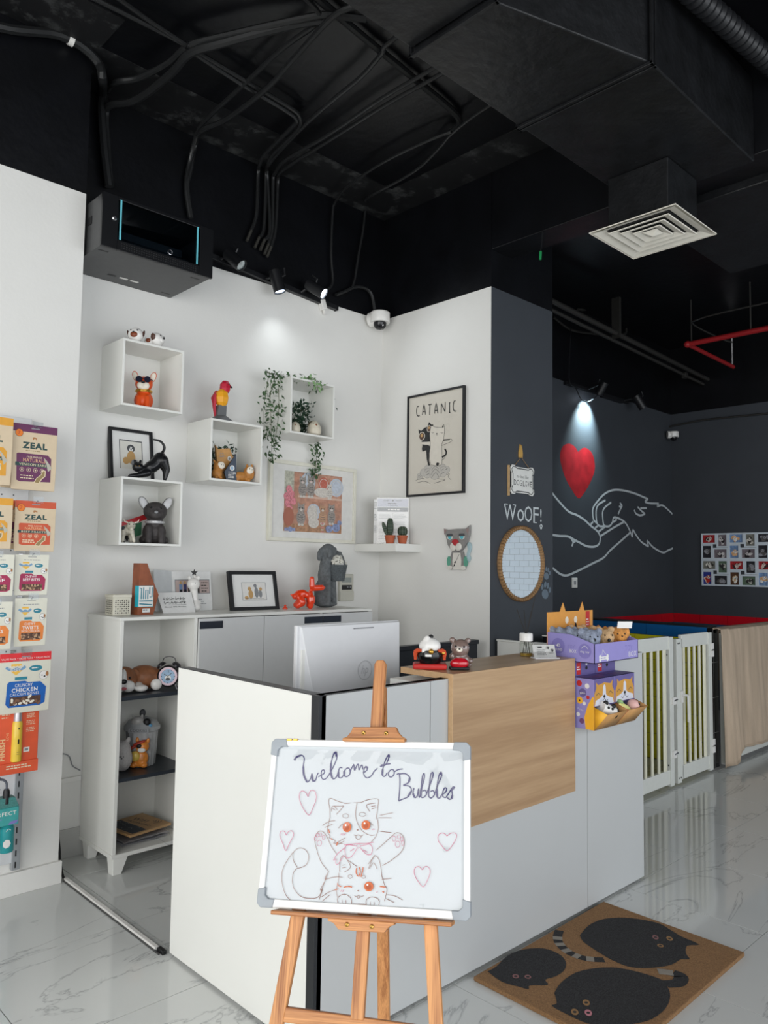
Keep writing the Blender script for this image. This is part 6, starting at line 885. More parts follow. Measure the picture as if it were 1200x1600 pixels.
plush_spec = [('grey', fg, 1.482, -.045, .048, 'grey plush toy at the front corner of the violet toy box'), ('tan', ft, 1.60, -.05, .042, 'fluffy tan plush toy in the middle of the front row of the toy box'), ('orange', fo, 1.715, -.045, .048, 'orange plush dog with a swing tag at the end of the front row'),
 ('grey', fg, 1.475, .012, .044, 'grey plush toy second from the front along the near side of the toy box'), ('grey', fg, 1.468, .062, .042, 'grey plush toy third from the front along the near side of the toy box'), ('grey', fg, 1.472, .1, .046, 'grey plush toy at the back near corner, against the orange header'),
 ('tan', ft, 1.575, .03, .046, 'tan plush toy behind the fluffy tan one, half hidden'), ('orange', fo, 1.68, .04, .046, 'orange-brown plush toy behind the plush dog with the swing tag'), ('tan', ft, 1.60, .092, .042, 'tan plush toy against the middle of the orange header'), ('orange', fo, 1.71, .092, .044, 'orange-brown plush toy against the far end of the orange header')]
for kd, m, x, y, r, l in plush_spec:
    t = thing('plush_toy', l, 'toy', (x, y, 1.081), -35, group='plush toys in the violet tray')
    p = [('e', (0, 0, .05), (r, r*.85, .052)), ('e', (0, -.004, .096), (r*.95, r*.85, r*.85))]
    if kd == 'grey': p += [('e', (-r*.8, .0, .12), (.018, .012, .022), (0, -.5, 0)), ('e', (r*.8, 0, .12), (.018, .012, .022), (0, .5, 0)), ('e', (-.01, -r*.8, .075), (.014, .02, .03))]
    elif kd == 'tan': p += [('e', (-r*.7, 0, .13), (.016, .012, .014)), ('e', (r*.7, 0, .13), (.016, .012, .014))]
    else: p += [('e', (-r*.9, -.004, .11), (.014, .018, .026)), ('e', (r*.9, -.004, .11), (.014, .018, .026)), ('e', (0, -r*.8, .086), (.022, .016, .018))]
    blob('body', t, m, p, .0045)
    MB().ell((0, -r*.98, .092 if kd != 'tan' else .085), (.007, .005, .008)).done('nose', t, ink); eyes(t, [(-.016, -r*.82, .106), (.018, -r*.82, .106)], .0038)
    if 'swing tag' in l and 'dog with' in l and kd == 'orange' and y < 0: MB().box(-.02, .05, -.0, .0012, .138, .17, Matrix.Rotation(.3, 4, 'X')).done('swing_tag', t, paper, smooth=False)
def dispenser(x0, label, first):
    t = thing('toy_dispenser', label, 'box', (x0, -.1, .797), group='cat-faced toy dispenser boxes'); w, h, d = .172, .215, .098
    Bx('back', t, vd, 0, w, d-.002, d, 0, .275, 0); Bx('side', t, vi, 0, .002, 0, d-.002, 0, h, 0); Bx('side', t, vi, w-.002, w, 0, d-.002, 0, h, 0); Bx('front', t, vd, .002, w-.002, 0, .002, .098, h, 0); Bx('top', t, vd, 0, w, 0, d-.002, h-.002, h, 0); Bx('base', t, kraft, .002, w-.002, .002, d-.002, 0, .002, 0)
    lip = MB().add([(.002, 0, .0), (w-.002, 0, .0), (w-.002, -.064, .074), (.002, -.064, .074)], [(0, 1, 2, 3)]); lip.done('tray_flap', t, kraft, solid=.002)
    for x in (.001, w-.001): MB().add([(x, 0, 0), (x, -.064, .074), (x, 0, .098)], [(0, 1, 2)]).done('tray_side', t, (yl if x < .1 else kraft) if first else (red_l if x < .1 else kraft), solid=.0015)
    a = Art((0, 0, 0), (1, 0, 0), (0, 0, 1)); c = w/2
    a.poly([(.004, .1), (.004, .15), (.02, .175), (.018, .2), (.036, .186), (c, .194), (w-.036, .186), (w-.016, .2), (w-.02, .175), (w-.004, .15), (w-.004, .1)], M_('amber_print', (206, 150, 62), .5)).poly([(.008, .1), (.016, .122), (.05, .13), (c-.014, .14), (c-.01, .178), (c, .186), (c+.01, .178), (c+.014, .14), (w-.05, .13), (w-.016, .122), (w-.008, .1)], M_('blue_white_print', (214, 216, 228), .5)).ell(c, .134, .009, .007, ink)
    a.stroke([(c-.03, .118), (c-.018, .111), (c-.008, .12), (c, .124), (c+.008, .12), (c+.018, .111), (c+.03, .118)], .003, dark_grey)
    for s in (-1, 1): a.stroke([(c+s*.05-.016, .142), (c+s*.05, .152), (c+s*.05+.016, .142)], .003, dark_grey)
    a.done('print', t)
    a = Art((0, d-.002, 0), (1, 0, 0), (0, 0, 1)); a.rect(.02, .22, .055, .272, red_l).lines(.024, .25, .05, .01, 2, .005, china).ell(.1, .262, .008, .006, china).ell(.1, .245, .01, .008, ink).done('print', t)
    a = Art((0, 0, h), (1, 0, 0), (0, 1, 0)); a.lines(.03, .05, .14, .014, 3, .007, M_('maroon_print', (120, 60, 90), .5), 3).done('print', t)
    if first:
        a = Art((0, d, 0), (0, -1, 0), (0, 0, 1)); a.poly([(d-.04, 0), (d-.046, .05), (d-.03, .1), (d-.006, .14), (d, .14), (d, 0)], yl)
        for x, y, r, m in ((.028, .19, .013, red_l), (.066, .182, .011, china), (.044, .152, .018, vd), (.07, .135, .008, red_l), (.03, .118, .015, yl), (.052, .107, .008, china), (.022, .058, .009, china), (.04, .032, .012, M_('plum_print', (112, 74, 120), .5))): a.ell(x, y, r, r, m)
        a.text('BALL', .044, .151, .009, china, .026, .25).text('dog toy', .034, .08, .008, china, .03, -.3).ell(.03, .117, .003, .004, ink).done('print', t)
    return t
dispenser(1.419, 'nearer violet cat-faced toy dispenser under the toy tray, holding a panda-coloured toy', True)
dispenser(1.5935, 'farther violet cat-faced toy dispenser under the toy tray, holding pink and yellow toys', False)
t = thing('chew_toy', 'black and white panda-coloured toy in the nearer dispenser tray', 'toy', (1.50, -.118, .876), (0, 22, -20)); MB().tube([(-.04, 0, 0), (.032, 0, 0)], .026, 16).done('body', t, china); MB().tube([(.032, 0, 0), (.04, 0, 0)], .0265, 16).done('black_end', t, ink); pair('ear', t, ink, [((-.03, -.012, .024), (.012, .01, .01)), ((.012, -.014, .024), (.012, .01, .01))]); eyes(t, [(-.02, -.025, .008), (.002, -.025, .01)], .006)
t = thing('toy_ball', 'pale pink toy ball in the farther dispenser tray', 'ball', (1.705, -.126, .873)); MB().ell((0, 0, 0), (.028, .028, .028), n=20, k=14).done('body', t, M_('pink_rubber', (232, 186, 180), .5)); MB().ell((.006, -.024, .01), (.006, .006, .006)).done('nose', t, ink)
t = thing('chew_toy', 'pale yellow-green toy lying in the farther dispenser tray', 'toy', (1.64, -.118, .868), (0, 28, -30)); MB().tube([(-.038, 0, 0), (0, 0, 0), (.038, 0, 0)], [.014, .018, .012], 12, 3).done('body', t, M_('pale_yellow_rubber', (222, 220, 140), .5)); MB().ell((-.03, 0, .016), (.014, .014, .01)).done('tip', t, M_('green_rubber', (150, 190, 130), .5))
# ---------------------------------------------------------------- play pens: tiled walls, gates, towel
def tile_row(parent, o, du, n, w, h, m, thick, nrm):
    # n tiles w x h, one mesh shared, set side by side along du from o; nrm points out of the wall
    du = Vector(du); nrm = Vector(nrm); me = None
    for k in range(n):
        p = Vector(o)+du*(w*k)
        if me is None:
            a = du*(w-.003); c = Vector((0, 0, h-.003)); q = [Vector((0, 0, 0)), a, a+c, c]
            ob = MB().ring_loft([q, [v+nrm*thick for v in q]]).done('tile', parent, m, smooth=False); me = ob.data
        else: ob = bpy.data.objects.new('tile', me); COL.objects.link(ob); ob.parent = parent
        ob.location = p
yt = M_('yellow_glazed_tile', (214, 206, 44), .2, var=.05, scale=4); bt = M_('blue_glazed_tile', (28, 92, 150), .15, var=.05, scale=4); rt_ = M_('red_glazed_tile', (200, 22, 36), .18, var=.05, scale=4); kt = M_('black_glazed_tile', (16, 17, 20), .12); gl_ = M_('light_grout', (170, 170, 165), .7)
pw_ = thing('pen_wall', 'low pen wall tiled blue over yellow with a black tiled end', 'wall', (4.295, .652, 0)); pw_['kind'] = 'thing'
Bx('core', pw_, ink, .004, .16, .008, 1.49, 0, 1.052, 0); Bx('coping', pw_, ink, -.006, .17, .0, 1.49, 1.052, 1.06, .001)
tile_row(pw_, (.004, .01, .965), (0, 1, 0), 3, .49, .088, bt, .006, (-1, 0, 0))
for r in range(10): tile_row(pw_, (.004, .01-(.12 if r % 2 else 0)*0, .965-.096*(r+1)), (0, 1, 0), 5, .295, .096, yt, .006, (-1, 0, 0))
for r in range(4):
    z0 = -.0+.262*r; tile_row(pw_, (.0, .008, z0), (1, 0, 0), 2, .085, .262, kt, .008, (0, -1, 0))
b = MB()
for z in (.262, .524, .786): b.box(-.001, .171, -.0005, .008, z-.003, z)
b.box(.082, .085, -.0005, .008, 0, 1.045); b.done('grout', pw_, gl_, smooth=False)
tile_row(mural_wall, (4.48, 2.143, .905), (1, 0, 0), 8, .295, .1, rt_, .008, (0, -1, 0)); tile_row(mural_wall, (4.48, 2.143, .8), (1, 0, 0), 8, .295, .1, bt, .008, (0, -1, 0))
tile_row(wr, (6.845, .66, .905), (0, 1, 0), 5, .295, .1, rt_, .008, (-1, 0, 0)); tile_row(wr, (6.845, .66, .8), (0, 1, 0), 5, .295, .1, bt, .008, (-1, 0, 0))
t = thing('pen_wall', 'low black tiled pen wall behind the staff gate', 'wall', (2.62, .62, 0)); t['kind'] = 'thing'; Bx('core', t, kt, 0, .44, 0, .36, 0, 1.05, 0); Bx('coping', t, china, -.004, .444, -.004, .364, 1.05, 1.056, .001)
gm = M_('white_gate_paint', (220, 222, 216), .35, var=.02); gs = M_('ivory_slat_paint', (226, 224, 202), .4)
def gate(x0, w, label, hinge_right, latch, wide=True):
    t = thing('pen_gate', label, 'gate', (x0, .65, 0)); d = .035
    Bx('stile', t, gm, 0, .06 if hinge_right else .03, -d, 0, .015, 1.0, .002); Bx('stile', t, gm, w-.055, w, -d, 0, .015, 1.02, .002); Bx('stile', t, gm, .06, .1, -d*.8, -.004, .03, 1.0, .002) if hinge_right else None
    xa = .1 if hinge_right else .03
    for z0, z1 in ((.03, .125), (.935, 1.025)): Bx('rail', t, gm, xa-.01, w-.05, -d*.8, -.004, z0, z1, .002)
    n = 5; s = (w-.055-xa)/n
    for k in range(n):
        ww = .013 if k < n-1 else .024; x = xa+s*(k+.5)
        MB().ring_loft([[Vector((x+ww*math.cos(q*.785), -.017+.011*math.sin(q*.785), z)) for q in range(8)] for z in (.115, .945)]).done('slat', t, gs)
    for z in (.16, .86):
        if hinge_right:
            for dz in (0, .055): Bx('hinge', t, china, w-.03, w+.012, -d-.012, -d, z+dz-.02, z+dz+.025, .002)
    for x, z in ((.02, .05), (.045, .05), (.02, .97), (.045, .97)) if hinge_right else ((w-.08, .9), (w-.075, .16)): MB().ell((x, -d-.001 if hinge_right else -d*.8, z), (.006, .003, .006), n=8, k=6).done('screw', t, black_metal)
    if latch:
        Bx('latch_plate', t, china, .045, .075, -d-.012, -d, .56, .64, .002); MB().tube([(.05, -d-.014, .61), (.11, -d-.02, .605), (.125, -d-.02, .58), (.13, -d-.02, .42)], .008, 8, 4).done('latch_lever', t, china)
    else:
        for z in (.56, .2): Bx('latch_catch', t, china, w-.035, w+.018, -d-.012, -d+.004, z, z+.05, .002); MB().tube([(w-.02, -d-.01, z+.025), (w+.03, -d-.012, z+.03)], .005, 6).done('latch_pin', t, chrome)
gate(3.1, .545, 'white slatted pen gate beside the toy boxes, partly hidden by the counter', False, False)
gate(3.695, .575, 'white slatted pen gate with a lever latch, hinged at the black tiled post', True, True)
gate(4.48, 1.15, 'white slatted pen gate covered by the beige towel', False, False)
# towel
tw = M_('beige_towel', (192, 172, 150), .95, var=.16, scale=14, bump=.8, bscale=260, stretch=(1, 1, .12))
t = thing('towel', 'beige towel hanging in folds over the pen gate', 'towel', (4.365, .648, 0))
n, mm = 90, 30; vs = []; fs = []
prof = [(.075, .62), (.07, .85), (.055, 1.03), (.02, 1.045), (-.025, 1.045), (-.062, 1.03)]
for i in range(n+1):
    x = 1.4*i/n; low = .05+.02*math.sin(x*3)+(.05 if x > .16 else -.02)
    pts = list(prof)+[(-.068-.0012*k, 1.03-(1.03-low)*(k+1)/24) for k in range(24)]
    for k, (y, z) in enumerate(pts):
        f = max(0, (k-5)/24); wv = (.016*math.sin(x*19+1.6*math.sin(x*6))+.005*math.sin(x*47+2))*f**.8; fold = -.03*math.exp(-((x-.1)/.035)**2)*f-.02*math.exp(-((x-.28)/.03)**2)*f
        if x < .13 and k < 6: y = min(y, -.004); z = max(z, 1.036)
        vs.append((x+.012*math.sin(z*5+x*9)*f-.05*f*math.exp(-x/.3), y+wv*(1.2 if k > 5 else 0)+fold-.012*f, z))
L_ = len(prof)+24
for i in range(n):
    for k in range(L_-1): fs.append((i*L_+k, i*L_+k+1, (i+1)*L_+k+1, (i+1)*L_+k))
MB().add(vs, fs).done('cloth', t, tw, solid=.006)
b = MB(); b.tube([(1.3*i/n, vs[i*L_+L_-1][1]-.001, vs[i*L_+L_-1][2]+.012) for i in range(n+1)], .005, 6); b.done('hem', t, tw)
# photo collage on the right wall
t = thing('photo_collage', 'white multi-opening collage frame of pet photographs on the charcoal wall', 'picture', (6.844, 1.81, 1.317), -90)
fr = M_('collage_white', (214, 224, 232), .4); rr = random.Random(11)
cols = [((40, 40, 46), (90, 88, 86), (150, 150, 156)), ((120, 110, 116), (40, 36, 38), (210, 206, 204)), ((90, 60, 40), (200, 170, 130), (230, 226, 220)), ((170, 40, 44), (60, 40, 40), (220, 200, 190)), ((120, 150, 190), (230, 180, 130), (240, 236, 230)), ((90, 110, 90), (190, 190, 180), (50, 50, 50)), ((50, 60, 140), (190, 50, 40), (230, 200, 180)), ((130, 130, 120), (60, 58, 54), (220, 216, 206))]
def photo(x, z, w, h):
    o = MB(); bw = .017
    o.box(x, x+w, -.018, 0, z, z+bw).box(x, x+w, -.018, 0, z+h-bw, z+h).box(x, x+bw, -.018, 0, z+bw, z+h-bw).box(x+w-bw, x+w, -.018, 0, z+bw, z+h-bw)
    f = o.done('opening_frame', t, fr, smooth=False, bevel=.0015)
    a = Art((0, -.008, 0), (1, 0, 0), (0, 0, 1)); c = rr.choice(cols); m = [M_('photo_tone_%s' % ''.join(chr(97+v//26)+chr(97+v % 26) for v in q), q, .4, var=.3, scale=60) for q in c]
    a.rect(x+bw*.8, z+bw*.8, x+w-bw*.8, z+h-bw*.8, m[0]); cx, cz = x+w/2, z+h/2; iw, ih = w/2-bw, h/2-bw
    for k in range(5): a.ell(cx+rr.uniform(-.45, .45)*iw, cz+rr.uniform(-.5, .3)*ih, iw*rr.uniform(.25, .5), ih*rr.uniform(.25, .5), m[1+k % 2], rr.random()*3)
    px, pz = cx+rr.uniform(-.25, .25)*iw, cz+rr.uniform(-.05, .3)*ih; r = min(iw, ih)*.42
    a.ell(px, pz, r, r*.9, m[2]).ell(px-r*.7, pz+r*.6, r*.3, r*.45, m[1], .5).ell(px+r*.7, pz+r*.6, r*.3, r*.45, m[1], -.5).ell(px-r*.35, pz+r*.1, r*.12, r*.12, ink).ell(px+r*.35, pz+r*.1, r*.12, r*.12, ink).ell(px, pz-r*.3, r*.2, r*.15, ink); a.done('photograph', f)
cw, ch = .29, .283
for bx in range(3):
    for by in range(2):
        X, Z = bx*cw, by*ch; photo(X, Z+ch-.118, .167, .118); photo(X+.167, Z+ch-.155, .123, .155); photo(X, Z, .123, .165); photo(X+.123, Z, .167, .126)
Bx('backing', t, fr, 0, .0, 0, 0, 0, 0, 0) if False else None

# ---------------------------------------------------------------- easel with the welcome board
Bc = Vector((-0.24831505, -0.48566666, 0.86642163)); Bn = Vector((-.79563941, -.51566194, .31788473)); Bu = Vector((.55533169, -.83053266, .04268747)); Bv = Vector((.24200135, .2104953, .94716792))
ME = Matrix(((Bu.x, -Bn.x, Bv.x, Bc.x), (Bu.y, -Bn.y, Bv.y, Bc.y), (Bu.z, -Bn.z, Bv.z, Bc.z), (0, 0, 0, 1)))
pine = wood('pine', (142, 82, 38), (212, 150, 92), 2, 34, .035, .45); pine_x = wood('pine_rail', (142, 82, 38), (212, 150, 92), 0, 34, .035, .45)
t = thing('easel', 'pine tripod easel in front of the counter corner, holding the whiteboard', 'easel', M=ME)
def leg(name, x0, z0, x1, z1, w, y0, y1, m=pine): MB().ring_loft([[Vector(p) for p in ((x0-w/2, y0, z0), (x0+w/2, y0, z0), (x0+w/2, y1, z0), (x0-w/2, y1, z0))], [Vector(p) for p in ((x1-w/2, y0, z1), (x1+w/2, y0, z1), (x1+w/2, y1, z1), (x1-w/2, y1, z1))]]).done(name, t, m, smooth=False, bevel=.002)
leg('leg', -.156, -.2, -.2545, -.896, .032, .014, .032); leg('leg', .1575, -.2, .216, -.917, .03, .014, .032)
leg('leg', -.13, .0, -.156, -.2, .032, .014, .032); leg('leg', .142, 0, .1575, -.2, .03, .014, .032)
MB().ring_loft([[Vector((x, y, z)) for x, y in ((-.0165, .014), (.0135, .014), (.0135, .03), (-.0165, .03))] if z < 0 else [Vector((x, y, z)) for x, y in ((.001, .014), (.031, .014), (.031, .03), (.001, .03))] for z in (-.4, .384)] + [[Vector((x, y, .394)) for x, y in ((.007, .014), (.025, .014), (.025, .03), (.007, .03))]]).done('mast', t, pine, smooth=False, bevel=.002)
MB().prism([(-.172, -.418), (.16, -.43), (.16, -.4), (-.172, -.388)], .016, .03, lambda a_, c, h: (a_, h, c)).done('cross_bar', t, pine_x, smooth=False, bevel=.002)
Bx('cross_bar', t, pine_x, -.14, .15, .032, .045, -.06, -.03, .002)
MB().prism([(-.062, .186), (.092, .188), (.092, .198), (.085, .2), (.073, .212), (.068, .2235), (-.041, .222), (-.046, .21), (-.056, .198), (-.062, .196)], -.008, .014, lambda a_, c, h: (a_, h, c)).done('top_clamp', t, pine_x, smooth=False, bevel=.0015); Bx('top_clamp_lip', t, pine_x, -.0625, .0925, -.022, -.008, .186, .194, .002)
Bx('ledge', t, pine_x, -.207, .2115, -.03, .03, -.202, -.193, .002, M=Matrix.Rotation(-.0, 4, 'Y'))
MB().prism([(-.074, -.2025), (.08, -.2025), (.08, -.208), (.07, -.211), (.0575, -.2245), (-.048, -.2245), (-.06, -.212), (-.074, -.208)], -.014, .014, lambda a_, c, h: (a_, h, c)).done('lower_clamp', t, pine_x, smooth=False, bevel=.0012)
for x, z, y in ((-.0277, -.213, -.0145), (.0298, -.2135, -.0145), (-.013, .208, -.0085), (.044, .208, -.0085)):
    MB().lathe([(.005, 0), (.005, .0015), (.003, .0025), (0, .0015)], n=12, M=Matrix.Translation((x, y, z)) @ Matrix.Rotation(R(90), 4, 'X')).done('screw', t, brass)
foot = ME.inverted() @ Vector((-.1516, -.4717, .004)); hg = Vector((.014, .034, .33)); d_ = (foot-hg)
MB().ring_loft([[hg+Vector((a_, c, 0)) for a_, c in ((-.014, -.0), (.014, -.0), (.014, .022), (-.014, .022))], [foot+Vector((a_, c, 0)) for a_, c in ((-.014, -.009), (.014, -.009), (.014, .011), (-.014, .011))]]).done('rear_leg', t, pine, smooth=False, bevel=.002)
t = thing('whiteboard', 'whiteboard on the easel lettered Welcome to Bubbles with two drawn cats', 'whiteboard', M=ME)
hw, hh = .25, .1897; al = M_('white_aluminium', (226, 226, 224), .3, metal=.1); cg = M_('grey_corner_plastic', (150, 156, 162), .45)
Bx('panel', t, M_('whiteboard_surface', (186, 191, 195), .25, var=.01), -hw+.01, hw-.01, .0, .01, -hh+.01, hh-.01, 0)
for q in ((-hw+.03, hw-.03, hh-.016, hh), (-hw+.03, hw-.03, -hh, -hh+.018)): Bx('rail', t, al, q[0], q[1], -.006, .013, q[2], q[3], .002)
for q in ((-hw, -hw+.014), (hw-.014, hw)): Bx('rail', t, al, q[0], q[1], -.006, .013, -hh+.03, hh-.03, .002)
for sx in (-1, 1):
    for sz in (-1, 1):
        k = lambda x, z: (sx*x, sz*z)
        p = [k(hw-.042, hh-.018), k(hw-.038, hh+.001), k(hw-.008, hh+.001), k(hw+.001, hh-.008), k(hw+.001, hh-.038), k(hw-.017, hh-.042), k(hw-.017, hh-.026), k(hw-.026, hh-.018)]
        MB().prism(p if sx*sz > 0 else p[::-1], -.0085, .014, lambda a_, c, h: (a_, h, c)).done('corner', t, cg, smooth=False, bevel=.002)
a = Art((0, -.0006, 0), (1, 0, 0), (0, 0, 1), .00004)
wi = M_('violet_marker', (36, 28, 92), .4); wbn = M_('brown_marker', (132, 86, 70), .5); wor = M_('orange_marker', (196, 98, 50), .5); wpk = M_('pink_marker', (196, 96, 128), .5)
for p in D['wb_letters']: a.stroke(p, .0028, wi, 5)
for p in D['wb_thick']: a.stroke(p, .0046, wi, 4)
for p in D['wb_brown']: a.stroke(p, .0011, wbn, 5)
for p in D['wb_pink']: a.stroke(p, .0012, wpk, 5)
for p in D['wb_orange']: a.stroke(p, .0022, wor, 4)
for c in D['wb_eyes']: a.ell(c[0], c[1], c[2], c[3], wor).ell(c[0], c[1]-c[3]*.1, c[2]*.6, c[3]*.6, M_('dark_orange_marker', (168, 76, 34), .5)).ell(c[0]-c[2]*.3, c[1]+c[3]*.35, c[2]*.2, c[3]*.2, paper)
for c in D['wb_brows']: a.ring(c[0], c[1], c[2], c[3], .0008, wbn)
for c in D['wb_pads']: a.ring(c[0], c[1], c[2], c[3], .0008, wpk)
for c in D['wb_nose']: a.ell(c[0], c[1], c[2], c[3], wbn)
a.done('drawing', t)
# crumpled clear film over the drawing
n, m_ = 48, 40; vs = []
for j in range(m_+1):
    for i in range(n+1):
        u_, v_ = i/n, j/m_; x = -.232+.462*u_+.008*(1-v_)*0; z = -.172+.338*v_
        h = .0022+.0016*math.sin(17*u_+9*v_)*math.sin(6*v_+3*u_*u_)+.0012*math.sin(40*u_-13*v_+2*math.sin(9*v_))
        for (cx, cz, sg) in ((0, 1, 26), (1, 1, 30), (0, 0, 24), (1, 0, 22)):
            d2 = math.hypot(u_-cx, v_-cz)
            if d2 > .01: h += .0014*math.sin(sg*math.atan2(v_-cz, u_-cx))*max(0, .42-d2)/.42
        edge = min(u_, 1-u_, v_, 1-v_); vs.append((x, -.0018-max(0, h)*min(1, edge*14), z))
MB().add(vs, [(j*(n+1)+i, j*(n+1)+i+1, (j+1)*(n+1)+i+1, (j+1)*(n+1)+i) for j in range(m_) for i in range(n)]).done('clear_film', t, film())
Bx('hinge_clip', t, brass, -.212, -.198, -.008, .001, hh-.004, hh+.002, .0008); Bx('hinge_clip', t, brass, -.195, -.183, -.008, .001, hh-.004, hh+.002, .0008)

# ---------------------------------------------------------------- doormat
coir = M_('coir', (156, 118, 80), .95, var=.3, scale=220, bump=1.6, bscale=380); ck_ = M_('black_coir', (50, 50, 52), .95, var=.7, scale=260, bump=1.6, bscale=380)
t = thing('doormat', 'brown coir doormat with three round black cats on the tiled floor', 'mat', (1.168, -.324, .0))
MB().prism([(-.46, -.308), (.455, -.302), (.458, .305), (-.456, .292)], .0005, .016, lambda a_, c, h: (a_, c, h)).done('pile', t, coir, smooth=False, bevel=.004)
a = Art((-1.168, .324, .0163), (1, 0, 0), (0, 1, 0))
gy = M_('grey_coir', (158, 152, 142), .95, bump=1.5, bscale=380); dt = M_('dusty_pink_coir', (140, 100, 100), .95); tc_ = M_('tan_coir', (150, 116, 78), .95)
a.stroke(D['mat_tail'], .036, ck_, 4)
q = spline([(x, y, 0) for x, y in D['mat_tail']], 5)
for k in range(4, len(q)-2, 4): a.stroke([(q[k].x, q[k].y), (q[k+2].x, q[k+2].y)], .037, gy, 0)
for p in D['mat_black']: a.poly([(v.x, v.y) for v in spline([(x, y, 0) for x, y in p]+[(p[0][0], p[0][1], 0)], 3)[:-1]], ck_)
a.stroke(D['mat_tail2'], .05, ck_, 4).stroke(D['mat_tip'], .04, gy, 3)
for k, (x, y) in enumerate(D['mat_eyes']): a.ell(x, y, .019 if k not in (2, 3, 4) else .014, .012, (dt, tc_, tc_, dt, dt, tc_, tc_, M_('pink_coir', (196, 130, 140), .95))[k], .6).ell(x, y, .007, .006, ck_)
a.done('cat_print', t)

# ---------------------------------------------------------------- left wall display
pg = M_('pegboard_white', (214, 216, 218), .4)
t = thing('pegboard', 'white perforated pegboard with a slotted metal upright on the left wall', 'panel', (-.6, 1.811, .115))
Bx('panel', t, pg, -.5, .335, -.018, -.002, .03, 2.015, .001)
Bx('upright', t, M_('galvanised_grey', (170, 174, 178), .35, metal=.5), .333, .367, -.03, -.001, 0, .6, .001)
b = MB(); [b.box(.344, .35, -.0308, -.0295, .01+.05*k, .036+.05*k) for k in range(12)]; b.done('slots', t, ink, smooth=False, kind='stuff')
b = MB(); [b.ell((-.48+.05*i, -.0182, .06+.05*j), (.0035, .001, .0035), n=8, k=4) for i in range(16) for j in range(39)]; b.done('holes', t, dark_grey, smooth=False, kind='stuff')
b = MB(); [b.box(-.5, .335, -.0184, -.018, z, z+.002) for z in (.43, .83, 1.23, 1.63)]; b.done('panel_joints', t, mid_grey, smooth=False)
craft = M_('cream_bag', (216, 196, 166), .55, var=.03, bump=.2, bscale=40); wbag = M_('pale_bag', (220, 218, 202), .3, var=.02, bump=.25, bscale=30)
def bag(label, x0, x1, z0, z1, y, body, head, hh_, art, fat=.034, group=None, tilt=0):
    w, h = x1-x0, z1-z0; t = thing('treat_bag', label, 'bag', ((x0+x1)/2, y, z0), (0, tilt, 0), group=group)
    def rg(z, d, ww): return [Vector(p) for p in ((-ww/2, .0, z), (ww/2, .0, z), (ww/2-.004*(d > .006), d*.6, z), (ww/2-.012*(d > .006), d, z), (-ww/2+.012*(d > .006), d, z), (-ww/2+.004*(d > .006), d*.6, z))]
    MB().ring_loft([rg(0, fat*.5, w*.965), rg(h*.04, fat*.8, w*.975), rg(h*.25, fat, w), rg(h*.6, fat*.7, w), rg(h*.86, .006, w), rg(h, .0025, w)]).done('pouch', t, body, smooth=True, bevel=.001)
    a = Art((0, 0, 0), (1, 0, 0), (0, 0, 1)); a.rect(-w/2, h-hh_, w/2, h, head); a.rect(-.018, h-hh_*.55, .018, h-hh_*.4, mid_grey); art(a, w, h); a.done('print', t)
    hk = thing('display_hook', 'chrome hook carrying the '+label[:label.index(' bag')+4] if False else 'hook', 'hook') if False else None
    return t
hooks = []
def hook(x, z, label):
    t = thing('display_hook', label, 'hook', (x, 1.79, z), group='display hooks'); MB().tube([(0, 0, 0), (0, -.14, 0), (0, -.165, .012)], .0028, 6).done('prong', t, chrome); Bx('tag_holder', t, pane('tag_plastic', (.9, .92, .94)), -.022, .022, -.176, -.174, .004, .03, 0); Bx('base', t, chrome, -.01, .01, -.004, 0, -.012, .012, .001)
grn = M_('deep_green_print', (40, 72, 70), .5); crm = M_('bag_cream_print', (230, 212, 180), .5); olv = M_('olive_print', (150, 128, 84), .5); blb = M_('badge_orange', (238, 128, 36), .5)
